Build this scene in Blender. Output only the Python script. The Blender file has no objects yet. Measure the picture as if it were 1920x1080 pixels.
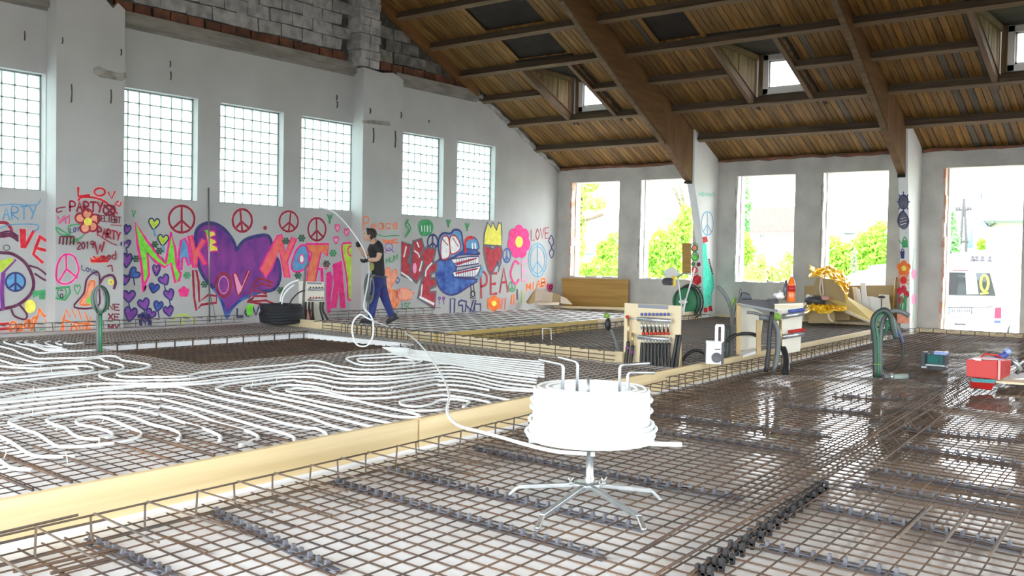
import bpy, bmesh, math, random
from math import sin, cos, pi, radians
from mathutils import Vector, Matrix
random.seed(7)
RND = random.Random(11)
S = bpy.context.scene
COL = S.collection

# ---------------------------------------------------------------- camera
YAW, PITCH, ROLL, FPX = radians(38.17), radians(-1.74), radians(1.08), 1828.0
CAM = Vector((14.80, -20.69, 1.30))
_f = Vector((-sin(YAW) * cos(PITCH), cos(YAW) * cos(PITCH), sin(PITCH)))
_r = _f.cross(Vector((0, 0, 1))).normalized()
_u = _r.cross(_f)
RT = _r * cos(ROLL) + _u * sin(ROLL)
UP = -_r * sin(ROLL) + _u * cos(ROLL)
FW = _f
cd = bpy.data.cameras.new('camera')
cam = bpy.data.objects.new('camera', cd)
COL.objects.link(cam)
cam.matrix_world = Matrix(((RT.x, UP.x, -FW.x, CAM.x), (RT.y, UP.y, -FW.y, CAM.y), (RT.z, UP.z, -FW.z, CAM.z), (0, 0, 0, 1)))
cd.sensor_width = 36.0
cd.lens = FPX / 1920 * 36
cd.clip_start = 0.05
cd.clip_end = 2000
S.camera = cam

# ---------------------------------------------------------------- sky, exposure
W = bpy.data.worlds.new('overcast_sky')
S.world = W
W.use_nodes = True
nt = W.node_tree
nt.nodes.clear()
wo = nt.nodes.new('ShaderNodeOutputWorld')
bg = nt.nodes.new('ShaderNodeBackground')
tc = nt.nodes.new('ShaderNodeTexCoord')
sp = nt.nodes.new('ShaderNodeSeparateXYZ')
cr = nt.nodes.new('ShaderNodeValToRGB')
cr.color_ramp.elements[0].position = 0.0
cr.color_ramp.elements[0].color = (0.80, 0.92, 0.98, 1)
cr.color_ramp.elements[1].position = 0.25
cr.color_ramp.elements[1].color = (0.95, 0.98, 1.0, 1)
nt.links.new(tc.outputs['Generated'], sp.inputs[0])
nt.links.new(sp.outputs['Z'], cr.inputs[0])
nt.links.new(cr.outputs[0], bg.inputs['Color'])
bg.inputs['Strength'].default_value = 10.0
nt.links.new(bg.outputs[0], wo.inputs['Surface'])
S.view_settings.view_transform = 'Standard'
S.view_settings.look = 'None'
S.view_settings.gamma = 1
S.view_settings.use_curve_mapping = False
S.view_settings.exposure = 0.25
S.cycles.max_bounces = 8
S.cycles.diffuse_bounces = 5
S.cycles.transparent_max_bounces = 12
S.cycles.sample_clamp_indirect = 6

# ---------------------------------------------------------------- pixel rays -> points on real planes
def ray(x, y): return FW + RT * ((x - 960) / FPX) - UP * ((y - 540) / FPX)
def gz(x, y, z=0.0):
    d = ray(x, y); return CAM + d * ((z - CAM.z) / d.z)
def gx(x, y, X=0.0):
    d = ray(x, y); return CAM + d * ((X - CAM.x) / d.x)
def gy(x, y, Y=0.0):
    d = ray(x, y); return CAM + d * ((Y - CAM.y) / d.y)
def depth(p): return (Vector(p) - CAM).dot(FW)
def mpp(p): return depth(p) / FPX                    # metres per pixel at p
def at_depth(x, y, D): return CAM + ray(x, y) * D

# ---------------------------------------------------------------- materials
def mat(name, c1, c2=None, scale=4.0, stretch=(1, 1, 1), rough=0.6, metal=0.0, bump=0.0, rand=0.0, detail=4, lo=0.35, hi=0.65, trans=0.0, hue=0.0, coords='pos', emit=0, rough2=None, bscale=None):
    m = bpy.data.materials.new(name)
    m.use_nodes = True
    n = m.node_tree
    b = n.nodes['Principled BSDF']
    b.inputs['Roughness'].default_value = rough
    b.inputs['Metallic'].default_value = metal
    c1 = (*c1, 1)
    b.inputs['Base Color'].default_value = c1
    out = None
    if c2 is not None or bump or rough2 is not None:
        g = n.nodes.new('ShaderNodeNewGeometry') if coords == 'pos' else n.nodes.new('ShaderNodeTexCoord')
        mp = n.nodes.new('ShaderNodeMapping')
        mp.inputs['Scale'].default_value = stretch
        n.links.new(g.outputs['Position' if coords == 'pos' else 'Object'], mp.inputs[0])
        no = n.nodes.new('ShaderNodeTexNoise')
        no.inputs['Scale'].default_value = scale
        no.inputs['Detail'].default_value = detail
        n.links.new(mp.outputs[0], no.inputs['Vector'])
        if c2 is not None:
            r = n.nodes.new('ShaderNodeValToRGB')
            r.color_ramp.elements[0].position = lo
            r.color_ramp.elements[1].position = hi
            r.color_ramp.elements[0].color = c1
            r.color_ramp.elements[1].color = (*c2, 1)
            n.links.new(no.outputs['Fac'], r.inputs[0])
            out = r.outputs[0]
        if rough2 is not None:
            mr = n.nodes.new('ShaderNodeMapRange')
            mr.inputs['From Min'].default_value = lo; mr.inputs['From Max'].default_value = hi
            mr.inputs['To Min'].default_value = rough; mr.inputs['To Max'].default_value = rough2
            n.links.new(no.outputs['Fac'], mr.inputs[0]); n.links.new(mr.outputs[0], b.inputs['Roughness'])
        if bump:
            bp = n.nodes.new('ShaderNodeBump')
            bp.inputs['Strength'].default_value = bump
            bp.inputs['Distance'].default_value = 0.02
            if bscale:
                n2 = n.nodes.new('ShaderNodeTexNoise'); n2.inputs['Scale'].default_value = bscale
                n.links.new(mp.outputs[0], n2.inputs['Vector']); n.links.new(n2.outputs['Fac'], bp.inputs['Height'])
            else:
                n.links.new(no.outputs['Fac'], bp.inputs['Height'])
            n.links.new(bp.outputs[0], b.inputs['Normal'])
    if rand or hue:
        oi = n.nodes.new('ShaderNodeObjectInfo')
        hs = n.nodes.new('ShaderNodeHueSaturation')
        mr = n.nodes.new('ShaderNodeMapRange')
        mr.inputs['To Min'].default_value = 1 - rand
        mr.inputs['To Max'].default_value = 1 + rand
        n.links.new(oi.outputs['Random'], mr.inputs[0])
        n.links.new(mr.outputs[0], hs.inputs['Value'])
        if hue:
            m2 = n.nodes.new('ShaderNodeMapRange')
            m2.inputs['To Min'].default_value = 1.1
            m2.inputs['To Max'].default_value = 1.1 - hue
            mu = n.nodes.new('ShaderNodeMath'); mu.operation = 'MULTIPLY'; mu.inputs[1].default_value = 7.31
            fr = n.nodes.new('ShaderNodeMath'); fr.operation = 'FRACT'
            n.links.new(oi.outputs['Random'], mu.inputs[0]); n.links.new(mu.outputs[0], fr.inputs[0])
            n.links.new(fr.outputs[0], m2.inputs[0]); n.links.new(m2.outputs[0], hs.inputs['Saturation'])
        if out is not None: n.links.new(out, hs.inputs['Color'])
        else: hs.inputs['Color'].default_value = c1
        out = hs.outputs[0]
    if out is not None: n.links.new(out, b.inputs['Base Color'])
    if trans:
        b.inputs['Transmission Weight'].default_value = trans
    if emit:
        b.inputs['Emission Color'].default_value = c1; b.inputs['Emission Strength'].default_value = emit
    return m

def srgb(r, g, b):
    f = lambda v: (v / 255) / 12.92 if v / 255 <= 0.04045 else ((v / 255 + 0.055) / 1.055) ** 2.4
    return (f(r), f(g), f(b))

M = {}
M['plaster'] = mat('white_plaster', (0.52, 0.522, 0.515), (0.46, 0.46, 0.452), scale=1.1, rough=0.9, bump=0.12, bscale=14)
M['plaster_grey'] = mat('grey_plaster', (0.54, 0.52, 0.48), (0.41, 0.39, 0.36), scale=1.6, rough=0.95, bump=0.3, bscale=9)
M['plaster_rough'] = mat('broken_plaster', (0.42, 0.40, 0.36), (0.22, 0.21, 0.19), scale=7, rough=0.95, bump=0.8)
M['concrete'] = mat('concrete', (0.30, 0.28, 0.25), (0.20, 0.19, 0.165), scale=5, stretch=(1, .4, 2), rough=0.95, bump=0.4)
M['block_white'] = mat('whitewashed_block', (0.46, 0.465, 0.455), (0.27, 0.27, 0.26), scale=5, rough=0.95, bump=0.5, rand=0.14)
M['block_grey'] = mat('grey_block', (0.24, 0.235, 0.21), (0.13, 0.125, 0.11), scale=6, rough=0.95, bump=0.6, rand=0.2)
M['brick'] = mat('red_brick', (0.22, 0.082, 0.045), (0.10, 0.06, 0.045), scale=7, rough=0.95, bump=0.6, rand=0.3)
M['mortar'] = mat('dark_mortar', (0.13, 0.125, 0.115), (0.07, 0.066, 0.06), scale=8, rough=1)
M['plank'] = mat('roof_plank_wood', (0.25, 0.135, 0.036), (0.14, 0.07, 0.018), scale=3.2, stretch=(7, .6, .6), rough=0.75, rand=0.30, hue=0.12, bump=0.15)
M['plank_grey'] = mat('weathered_plank', (0.125, 0.10, 0.07), (0.075, 0.06, 0.04), scale=3.2, stretch=(7, .6, .6), rough=0.85, rand=0.2)
M['purlin'] = mat('purlin_wood', (0.105, 0.074, 0.046), (0.062, 0.042, 0.025), scale=2.5, stretch=(.5, 6, 6), rough=0.8, rand=0.12, bump=0.15)
M['purlin_edge'] = mat('purlin_edge_wood', (0.19, 0.125, 0.065), (0.12, 0.078, 0.04), scale=2.5, stretch=(.5, 6, 6), rough=0.8)
M['glulam'] = mat('glulam_wood', (0.17, 0.086, 0.026), (0.115, 0.055, 0.016), scale=1.6, stretch=(1, .8, 7), rough=0.6, bump=0.05)
M['glulam_up'] = mat('glulam_upright_grain', (0.20, 0.10, 0.037), (0.13, 0.062, 0.022), scale=1.6, stretch=(1, 6, .7), rough=0.6)
M['dark'] = mat('underlay_cavity_shade', (0.035, 0.026, 0.018), (0.02, 0.016, 0.012), scale=3, rough=0.95)  # near black: the shade of the open roof cavity is put into the colour
M['formwork'] = mat('spruce_formwork', (0.74, 0.60, 0.36), (0.60, 0.46, 0.24), scale=1.4, stretch=(2, .35, 9), rough=0.65, bump=0.04, detail=6)
M['formwork_x'] = mat('spruce_formwork_cross', (0.70, 0.59, 0.40), (0.58, 0.47, 0.29), scale=1.4, stretch=(.35, 2, 9), rough=0.65)
M['ply_yellow'] = mat('yellow_formwork_panel', (0.58, 0.42, 0.10), (0.48, 0.33, 0.08), scale=2, stretch=(2, .5, 5), rough=0.55)
M['rebar'] = mat('rusty_rebar', (0.055, 0.040, 0.034), (0.115, 0.066, 0.038), scale=3, rough=0.75, rand=0.25)
M['rebar_dark'] = mat('dark_rebar', (0.075, 0.065, 0.06), (0.13, 0.09, 0.06), scale=3, rough=0.6)
M['spacer'] = mat('grey_spacer', (0.125, 0.13, 0.15), (0.07, 0.07, 0.085), scale=12, rough=0.7)
M['pipe'] = mat('white_pipe', (0.84, 0.88, 0.89), rough=0.35)
M['eps'] = mat('white_insulation', (0.82, 0.83, 0.84), (0.72, 0.73, 0.75), scale=2, rough=0.8)
M['steel'] = mat('galvanised_steel', (0.62, 0.65, 0.66), (0.48, 0.51, 0.52), scale=9, rough=0.32, metal=0.85)
M['steel_dark'] = mat('dull_steel', (0.30, 0.31, 0.31), rough=0.4, metal=0.8)
M['white'] = mat('white_paint', (0.80, 0.80, 0.78), rough=0.5)
M['black'] = mat('black_rubber', (0.018, 0.018, 0.02), rough=0.5)
M['black_soft'] = mat('black_foam', (0.012, 0.013, 0.017), rough=0.75)

# ---------------------------------------------------------------- mesh builder
class MB:
    def __init__(s): s.v = []; s.f = []; s.sm = []
    def add(s, vs, fs, smooth=False):
        o = len(s.v); s.v += [tuple(v) for v in vs]
        s.f += [tuple(i + o for i in f) for f in fs]; s.sm += [smooth] * len(fs); return s
    def box(s, c, size, rot=None):
        hx, hy, hz = size[0] / 2, size[1] / 2, size[2] / 2
        vs = [Vector((x * hx, y * hy, z * hz)) for x in (-1, 1) for y in (-1, 1) for z in (-1, 1)]
        if rot is not None: vs = [rot @ v for v in vs]
        c = Vector(c)
        return s.add([v + c for v in vs], [(0, 1, 3, 2), (4, 6, 7, 5), (0, 4, 5, 1), (2, 3, 7, 6), (0, 2, 6, 4), (1, 5, 7, 3)])
    def mm(s, a, b):
        return s.box([(a[i] + b[i]) / 2 for i in range(3)], [abs(b[i] - a[i]) for i in range(3)])
    def bar(s, a, b, w, h, up=(0, 0, 1)):                  # rectangular bar a->b
        a, b = Vector(a), Vector(b); d = (b - a); L = d.length; d.normalize()
        up = Vector(up)
        x = d.cross(up)
        if x.length < 1e-4: x = d.cross(Vector((1, 0, 0)))
        x.normalize(); z = x.cross(d)
        R = Matrix((x, d, z)).transposed()
        return s.box((a + b) / 2, (w, L, h), R)
    def prism(s, poly, axis, lo, hi):                     # polygon in the other two axes
        n = len(poly)
        def mk(p, t):
            if axis == 'x': return (t, p[0], p[1])
            if axis == 'y': return (p[0], t, p[1])
            return (p[0], p[1], t)
        vs = [mk(p, lo) for p in poly] + [mk(p, hi) for p in poly]
        fs = [tuple(range(n))[::-1], tuple(range(n, 2 * n))] + [(i, (i + 1) % n, n + (i + 1) % n, n + i) for i in range(n)]
        return s.add(vs, fs)
    def hull(s, A, B):                                     # two matching loops joined
        n = len(A)
        return s.add(list(A) + list(B), [tuple(range(n))[::-1], tuple(range(n, 2 * n))] + [(i, (i + 1) % n, n + (i + 1) % n, n + i) for i in range(n)])
    def tube(s, pts, r, k=6, closed=False, smooth=True, caps=True):
        pts = [Vector(p) for p in pts]; n = len(pts)
        rs = r if isinstance(r, (list, tuple)) else [r] * n
        rings = []; prev = None
        for i, p in enumerate(pts):
            if closed: t = pts[(i + 1) % n] - pts[i - 1]
            elif i == 0: t = pts[1] - pts[0]
            elif i == n - 1: t = pts[-1] - pts[-2]
            else: t = (pts[i + 1] - p).normalized() + (p - pts[i - 1]).normalized()
            if t.length < 1e-9: t = Vector((0, 0, 1))
            t.normalize()
            if prev is None:
                a = t.cross(Vector((0, 0, 1)))
                if a.length < 1e-3: a = t.cross(Vector((1, 0, 0)))
            else:
                a = prev - t * prev.dot(t)
                if a.length < 1e-4: a = t.cross(Vector((0, 0, 1)))
            a.normalize(); prev = a; b = t.cross(a)
            rings.append([p + (a * cos(2 * pi * j / k) + b * sin(2 * pi * j / k)) * rs[i] for j in range(k)])
        vs = [v for R in rings for v in R]
        fs = []
        m = n if closed else n - 1
        for i in range(m):
            for j in range(k):
                a0 = i * k + j; a1 = i * k + (j + 1) % k; b0 = ((i + 1) % n) * k + j; b1 = ((i + 1) % n) * k + (j + 1) % k
                fs.append((a0, a1, b1, b0))
        s.add(vs, fs, smooth)
        if not closed and caps:
            o = len(s.v) - len(vs)
            s.f.append(tuple(o + j for j in range(k))[::-1]); s.f.append(tuple(o + (n - 1) * k + j for j in range(k))); s.sm += [False, False]
        return s
    def lathe(s, prof, c=(0, 0, 0), k=20, axis='z', smooth=True, rot=None):   # prof: (r, h)
        vs = []; c = Vector(c)
        for r, h in prof:
            for j in range(k):
                a = 2 * pi * j / k
                p = (r * cos(a), r * sin(a), h) if axis == 'z' else ((h, r * cos(a), r * sin(a)) if axis == 'x' else (r * cos(a), h, r * sin(a)))
                p = Vector(p)
                if rot is not None: p = rot @ p
                vs.append(p + c)
        fs = []
        for i in range(len(prof) - 1):
            for j in range(k):
                fs.append((i * k + j, i * k + (j + 1) % k, (i + 1) * k + (j + 1) % k, (i + 1) * k + j))
        s.add(vs, fs, smooth)
        o = len(s.v) - len(vs)
        s.f.append(tuple(o + j for j in range(k))[::-1]); s.f.append(tuple(o + (len(prof) - 1) * k + j for j in range(k))); s.sm += [False, False]
        return s
    def ball(s, c, r, k=10, sc=(1, 1, 1), rot=None):
        prof = [(max(1e-4, sin(pi * i / k)), -cos(pi * i / k)) for i in range(k + 1)]
        vs0 = len(s.v)
        s.lathe(prof, (0, 0, 0), k + 2)
        for i in range(vs0, len(s.v)):
            v = Vector(s.v[i]); v = Vector((v.x * r * sc[0], v.y * r * sc[1], v.z * r * sc[2]))
            if rot is not None: v = rot @ v
            s.v[i] = tuple(v + Vector(c))
        return s
    def mesh(s, name):
        me = bpy.data.meshes.new(name)
        me.from_pydata(s.v, [], s.f)
        me.polygons.foreach_set('use_smooth', s.sm)
        me.update()
        bm = bmesh.new(); bm.from_mesh(me); bmesh.ops.recalc_face_normals(bm, faces=bm.faces); bm.to_mesh(me); bm.free()
        return me

def link(o, parent=None):
    COL.objects.link(o)
    if parent is not None:
        o.parent = parent
        o.matrix_parent_inverse = Matrix.Translation(-Vector(parent.get('_w', (0, 0, 0))))
    return o
def obj(name, mb, m, parent=None, label=None, kind=None, bevel=0):
    me = mb.mesh(name) if isinstance(mb, MB) else mb
    if m is not None and len(me.materials) == 0: me.materials.append(M[m] if isinstance(m, str) else m)
    o = bpy.data.objects.new(name, me)
    link(o, parent)
    if label: o['label'] = label
    if kind: o['kind'] = kind
    if bevel:
        bv = o.modifiers.new('bevel', 'BEVEL'); bv.width = bevel; bv.segments = 2; bv.limit_method = 'ANGLE'
    return o
def thing(name, label, cat, loc=(0, 0, 0), group=None):
    o = bpy.data.objects.new(name, None)
    o.empty_display_size = 0.05
    COL.objects.link(o)
    o.location = loc
    o['_w'] = tuple(loc)
    o['label'] = label; o['category'] = cat
    if group: o['group'] = group
    return o
def tag(o, label, cat, group=None):
    o['label'] = label; o['category'] = cat
    if group: o['group'] = group
    return o
def inst(name, me, loc, parent=None, rot=None, scale=None):     # copy sharing mesh data
    o = bpy.data.objects.new(name, me)
    o.location = loc
    if rot: o.rotation_euler = rot
    if scale: o.scale = scale
    return link(o, parent)
def smoothpts(pts, n=6, closed=False):
    P = [Vector(p) for p in pts]; out = []; N = len(P)
    if N < 3 and not closed: return P
    rng = range(N) if closed else range(N - 1)
    for i in rng:
        p1, p2 = P[i], P[(i + 1) % N]
        p0 = P[i - 1] if (closed or i > 0) else p1 * 2 - p2
        p3 = P[(i + 2) % N] if (closed or i + 2 < N) else p2 * 2 - p1
        for j in range(n):
            t = j / n
            out.append(0.5 * ((2 * p1) + (p2 - p0) * t + (2 * p0 - 5 * p1 + 4 * p2 - p3) * t * t + (3 * p1 - p0 - 3 * p2 + p3) * t ** 3))
    if not closed: out.append(P[-1])
    return out
def struct(name, label=None):
    o = bpy.data.objects.new(name, None); COL.objects.link(o); o['kind'] = 'structure'; o['_w'] = (0, 0, 0)
    if label: o['label'] = label
    return o
# ================================================================ STRUCTURE
def roofz(y): return 3.69 - 0.447 * y
RIDGE = -11.0
# ---- wall_left: the graffiti gable wall (plane x = 0)
WA = struct('wall_left', 'white plastered gable wall covered in graffiti with glass block windows')
WIN = [(-14.75, -13.40), (-12.18, -10.75), (-10.29, -8.90), (-8.47, -7.06), (-5.78, -4.43), (-3.97, -2.60)]
ZB, ZT, BEAMZ = 2.19, 3.96, 4.96
mb = MB()
mb.mm((-0.32, -22.0, -0.8), (0, 0.35, ZB))
ys = [-22.0] + [v for w in WIN for v in w] + [0.35]
for i in range(0, len(ys), 2): mb.mm((-0.32, ys[i], ZB), (0, ys[i + 1], ZT))
mb.prism([(-22, ZT), (0.35, ZT), (0.35, 3.54), (0, 3.69), (-0.9, 4.12), (-1.9, 4.55), (-2.5, 4.78), (-2.95, BEAMZ), (-22, BEAMZ)], 'x', -0.32, 0)
obj('plaster', mb, 'plaster', WA)
# pilasters
PIL = [(-13.39, -12.29), (-7.16, -6.04)]
for k, (a, b) in enumerate(PIL):
    mb = MB()
    if k == 0:
        mb.prism([(a, -0.2), (b, -0.2), (b, 5.12), (b - .12, 5.2), (b - .2, 5.1), (b - .34, 5.22), (b - .5, 5.16), (a + .25, 5.3), (a, 5.33)], 'x', 0, 0.3)
    else:
        mb.prism([(a, -0.2), (b, -0.2), (b, 4.98), (b - .3, 5.08), (b - .6, 5.03), (a, 5.06)], 'x', 0, 0.3)
    obj('pilaster', mb, 'plaster', WA)
# rough patches where brackets were torn out
def patch(pts, X, m='plaster_rough', t=0.02, name='broken_plaster'):
    P = [gx(x, y, X) for x, y in pts]
    mb = MB(); mb.prism([(p.y, p.z) for p in P], 'x', X - 0.005, X + t)
    return obj(name, mb, m, WA)
patch([(175, 128), (185, 124), (200, 132), (222, 137), (236, 136), (236, 146), (228, 152), (205, 148), (188, 145), (176, 137)], 0.3)
patch([(678, 226), (700, 226), (728, 228), (732, 236), (722, 235), (700, 233), (680, 231)], 0.3)
for (x, y, h, X) in [(46, 58, 18, 0), (117, 70, 12, .3), (227, 92, 12, .3), (134, 158, 34, .3), (208, 168, 26, .3), (319, 114, 12, 0), (320, 134, 16, 0), (631, 178, 10, 0), (632, 190, 12, 0), (700, 240, 28, .3), (741, 245, 32, .3), (752, 210, 12, .3), (694, 203, 10, .3), (804, 225, 5, 0)]:
    patch([(x - 1.2, y), (x + 1.2, y), (x + 2.0, y + h * .5), (x + 1, y + h), (x - 1.4, y + h), (x - .4, y + h * .5)], X, 'mortar', .006, 'plug_hole')
# concrete ring beam with a ragged lower lip
def ring_beam(y0, y1):
    mb = MB(); mb.mm((-0.3, y0, BEAMZ), (0.10, y1, 5.16))
    mb.mm((0.0, y0, BEAMZ - .05), (0.03, y1, BEAMZ))
    mb.mm((0.0, y0, BEAMZ - .015), (0.06, y1, BEAMZ + .01))
    obj('concrete_beam', mb, 'concrete', WA)
ring_beam(-22, -13.39); ring_beam(-12.29, -7.16); ring_beam(-6.04, -3.35)
# gable masonry set back above the beam : backing, brick course, blocks
mb = MB(); mb.prism([(-22, 5.16), (-3.4, 5.16), (-3.3, 5.05), (-11, 8.62), (-22, 3.7 + .447 * 0)], 'x', -0.3, -0.09)
obj('masonry_backing', mb, 'mortar', WA)
def piece_box(dx, dy, dz, seed, jit=0.012):
    r = random.Random(seed); m = MB().box((0, 0, 0), (dx, dy, dz))
    m.v = [(v[0] + r.uniform(-jit, jit), v[1] + r.uniform(-jit, jit), v[2] + r.uniform(-jit, jit)) for v in m.v]
    return m
def shared(dx, dy, dz, m, n, name, jit=0.012):
    out = []
    for i in range(n):
        me = piece_box(dx, dy, dz, i * 13 + int(dy * 1000), jit).mesh(name); me.materials.append(M[m]); out.append(me)
    return out
BR = shared(0.16, 0.30, 0.17, 'brick', 6, 'brick')
BW = shared(0.16, 0.475, 0.225, 'block_white', 7, 'block', .016)
BG = shared(0.16, 0.475, 0.225, 'block_grey', 7, 'block', .016)
y = -17.4; i = 0
while y < -3.5:
    if not (-7.3 < y < -6.35) and not (-13.5 < y < -12.2):
        inst('brick', BR[i % 6], (-0.07 + RND.uniform(-.025, .02), y, 5.255 + RND.uniform(-.008, .008)), WA)
    y += 0.325 + RND.uniform(-.01, .015); i += 1
for row in range(9):
    z = 5.475 + row * 0.245
    y = -17.2 + (row % 2) * 0.25
    while y < -3.4:
        if roofz(max(y, RIDGE)) - 0.16 > z + 0.1 and z < 7.4:
            if -7.45 < y < -6.45: pass
            elif y < -7: inst('block', BW[i % 7], (-0.06 + RND.uniform(-.015, .015), y, z), WA)
            else: inst('block', BG[i % 7], (-0.10 + RND.uniform(-.015, .015), y, z), WA)
        y += 0.497; i += 1
# whitewashed masonry pillar carrying on above the second pilaster
BP = shared(0.40, 0.27, 0.15, 'block_white', 5, 'block', .012)
for r_ in range(12):
    h = 0.165; z = 5.17 + r_ * h
    if z > 6.6: break
    for c in range(2):
        inst('block', BP[(r_ * 2 + c) % 5], (0.08, -7.14 + c * 0.285 + (0.03 if r_ % 2 else 0), z), WA)
mb = MB(); mb.prism([(-3.9, 5.0), (-3.9, roofz(-3.9) + .02), (-2.0, roofz(-2.0) + .02), (-2.0, 4.5)], 'x', -0.3, -0.02); obj('verge_infill', mb, 'plaster_rough', WA)
# ragged plaster edge along the verge
mb = MB()
pts = []
for k in range(26):
    t = k / 25; y = -3.35 + 3.35 * t; z = (5.12 if y < -2.95 else roofz(y) - 0.02)
    z = min(z, roofz(y) - 0.02)
    pts.append(Vector((0.03 + RND.uniform(-.02, .02), y, z - 0.05 + RND.uniform(-.03, .03))))
mb.tube(pts, [0.05 + RND.uniform(-.015, .02) for _ in pts], 6)
obj('mortar_edge', mb, 'plaster_rough', WA)

# ---- glass block windows in wall_left
M['glassblock'] = bpy.data.materials.new('glass_block')
m = M['glassblock']; m.use_nodes = True; n = m.node_tree; n.nodes.clear()
o_ = n.nodes.new('ShaderNodeOutputMaterial'); mx = n.nodes.new('ShaderNodeMixShader'); tr = n.nodes.new('ShaderNodeBsdfTranslucent'); tp = n.nodes.new('ShaderNodeBsdfTransparent'); gl = n.nodes.new('ShaderNodeBsdfGlossy'); mx2 = n.nodes.new('ShaderNodeMixShader')
tr.inputs['Color'].default_value = (0.93, 1.0, 0.985, 1); tp.inputs['Color'].default_value = (0.90, 1.0, 0.98, 1); gl.inputs['Roughness'].default_value = 0.2
mx.inputs[0].default_value = 0.55; n.links.new(tr.outputs[0], mx.inputs[1]); n.links.new(tp.outputs[0], mx.inputs[2])
mx2.inputs[0].default_value = 0.05; n.links.new(mx.outputs[0], mx2.inputs[1]); n.links.new(gl.outputs[0], mx2.inputs[2]); n.links.new(mx2.outputs[0], o_.inputs[0])
M['grout'] = mat('pale_grout', (0.55, 0.62, 0.60), rough=0.9)
n = M['grout'].node_tree; tr = n.nodes.new('ShaderNodeBsdfTranslucent'); tr.inputs[0].default_value = (.80, .92, .90, 1); mx = n.nodes.new('ShaderNodeMixShader'); mx.inputs[0].default_value = .10; n.links.new(n.nodes['Principled BSDF'].outputs[0], mx.inputs[1]); n.links.new(tr.outputs[0], mx.inputs[2]); n.links.new(mx.outputs[0], n.nodes['Material Output'].inputs['Surface'])
M['reveal_line'] = mat('window_frame_grey', (0.26, 0.27, 0.27), rough=0.6)
gbme = {}
for wi, (a, b) in enumerate(WIN):
    wn = struct('window_%d' % (wi + 1), 'glass block window in the graffiti wall')
    nx = max(1, round((b - a) / 0.2)); nz = 9
    w = (b - a - 0.03) / nx; h = (ZT - ZB - 0.03) / nz
    key = (round(w, 4), round(h, 4))
    me = MB().box((0, 0, 0), (0.05, w - 0.018, h - 0.018)).mesh('glass_block'); me.materials.append(M['glassblock'])
    for i in range(nx):
        for j in range(nz):
            inst('glass_block', me, (-0.19, a + .015 + (i + .5) * w, ZB + .015 + (j + .5) * h), wn)
    mb = MB()
    for i in range(nx + 1): mb.mm((-0.2, a + .015 + i * w - .009, ZB), (-0.15, a + .015 + i * w + .009, ZT))
    for j in range(nz + 1): mb.mm((-0.2, a, ZB + .015 + j * h - .009), (-0.15, b, ZB + .015 + j * h + .009))
    obj('grout_grid', mb, 'grout', wn)
    mb = MB()
    mb.mm((-0.17, b - .022, ZB), (-0.145, b, ZT)); mb.mm((-0.17, a, ZT - .022), (-0.145, b, ZT)); mb.mm((-0.17, a, ZB), (-0.145, a + .02, ZT)); mb.mm((-0.17, a, ZB), (-0.145, b, ZB + .015))
    obj('window_frame', mb, 'reveal_line', wn)

# ---- wall_back: the eaves wall with the open window holes (plane y = 0)
WB = struct('wall_back', 'grey plastered eaves wall with unglazed window openings')
OPN = [(0.43, 1.87), (2.49, 3.92), (5.02, 6.39), (7.02, 8.39), (9.50, 10.92), (11.60, 13.0), (14.2, 15.6), (16.2, 17.6)]
OZT = 3.27
sill = [0.86, 0.86, 0.86, 0.83, -0.02, 0.86, 0.86, 0.86]
mb = MB()
xs = [-0.32] + [v for w in OPN for v in w] + [20]
for i in range(0, len(xs), 2): mb.mm((xs[i], 0, -0.8), (xs[i + 1], 0.36, OZT))
mb.mm((-0.32, 0, OZT), (20, 0.36, 3.62))
for (a, b), s_ in zip(OPN, sill): mb.mm((a, 0, -0.8), (b, 0.36, s_))
obj('plaster', mb, 'plaster_grey', WB)
# brick lip / mortar under the eaves
mb = MB()
P = [Vector((0.02 + k * .25, -0.02 + RND.uniform(-.015, .015), 3.63 + RND.uniform(-.012, .02))) for k in range(60)]
mb.tube(P, [0.035 + RND.uniform(-.012, .015) for _ in P], 5); obj('mortar_edge', mb, 'brick', WB)
# left reveals show old render and frame strips
M['reveal_white'] = mat('white_reveal', (0.80, 0.79, 0.77), (0.62, 0.58, 0.55), scale=6, rough=0.9, bump=0.3)
M['reveal_brick'] = mat('broken_reveal', (0.50, 0.24, 0.16), (0.66, 0.56, 0.48), scale=5, rough=0.95, bump=0.6)
for i, (a, b) in enumerate(OPN[:6]):
    mb = MB()
    zs = [sill[i]] + [sill[i] + (OZT - sill[i]) * k / 12 for k in range(1, 12)] + [OZT]
    for k in range(12):
        d = RND.uniform(0.004, 0.03)
        mb.mm((a - .01, -0.012, zs[k]), (a + d, 0.15, zs[k + 1]))
    obj('reveal_render', mb, 'reveal_brick' if i in (0, 4) else 'reveal_white', WB)
    mb = MB().mm((a, 0.17, sill[i]), (a + .035, 0.36, OZT)); obj('frame_strip', mb, 'reveal_white', WB)
    mb = MB().mm((a, 0.15, sill[i]), (a + .012, 0.172, OZT)); obj('frame_groove', mb, 'reveal_line', WB)
    if i != 4:
        mb = MB()
        for k in range(9):
            x0 = a + (b - a) * k / 9; mb.mm((x0, 0.0 + RND.uniform(0, .03), sill[i] - .02), (x0 + (b - a) / 9, 0.36, sill[i] + RND.uniform(.0, .035)))
        obj('sill_mortar', mb, 'reveal_white', WB)
    # jagged broken edge on the face
    mb = MB()
    for k in range(10):
        z0 = sill[i] + (OZT - sill[i]) * k / 10
        mb.mm((a - RND.uniform(.005, .05), -0.008, z0), (a + .005, 0.02, z0 + (OZT - sill[i]) / 10))
    obj('broken_edge', mb, 'plaster_rough' if i not in (0, 4) else 'reveal_brick', WB)
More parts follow.
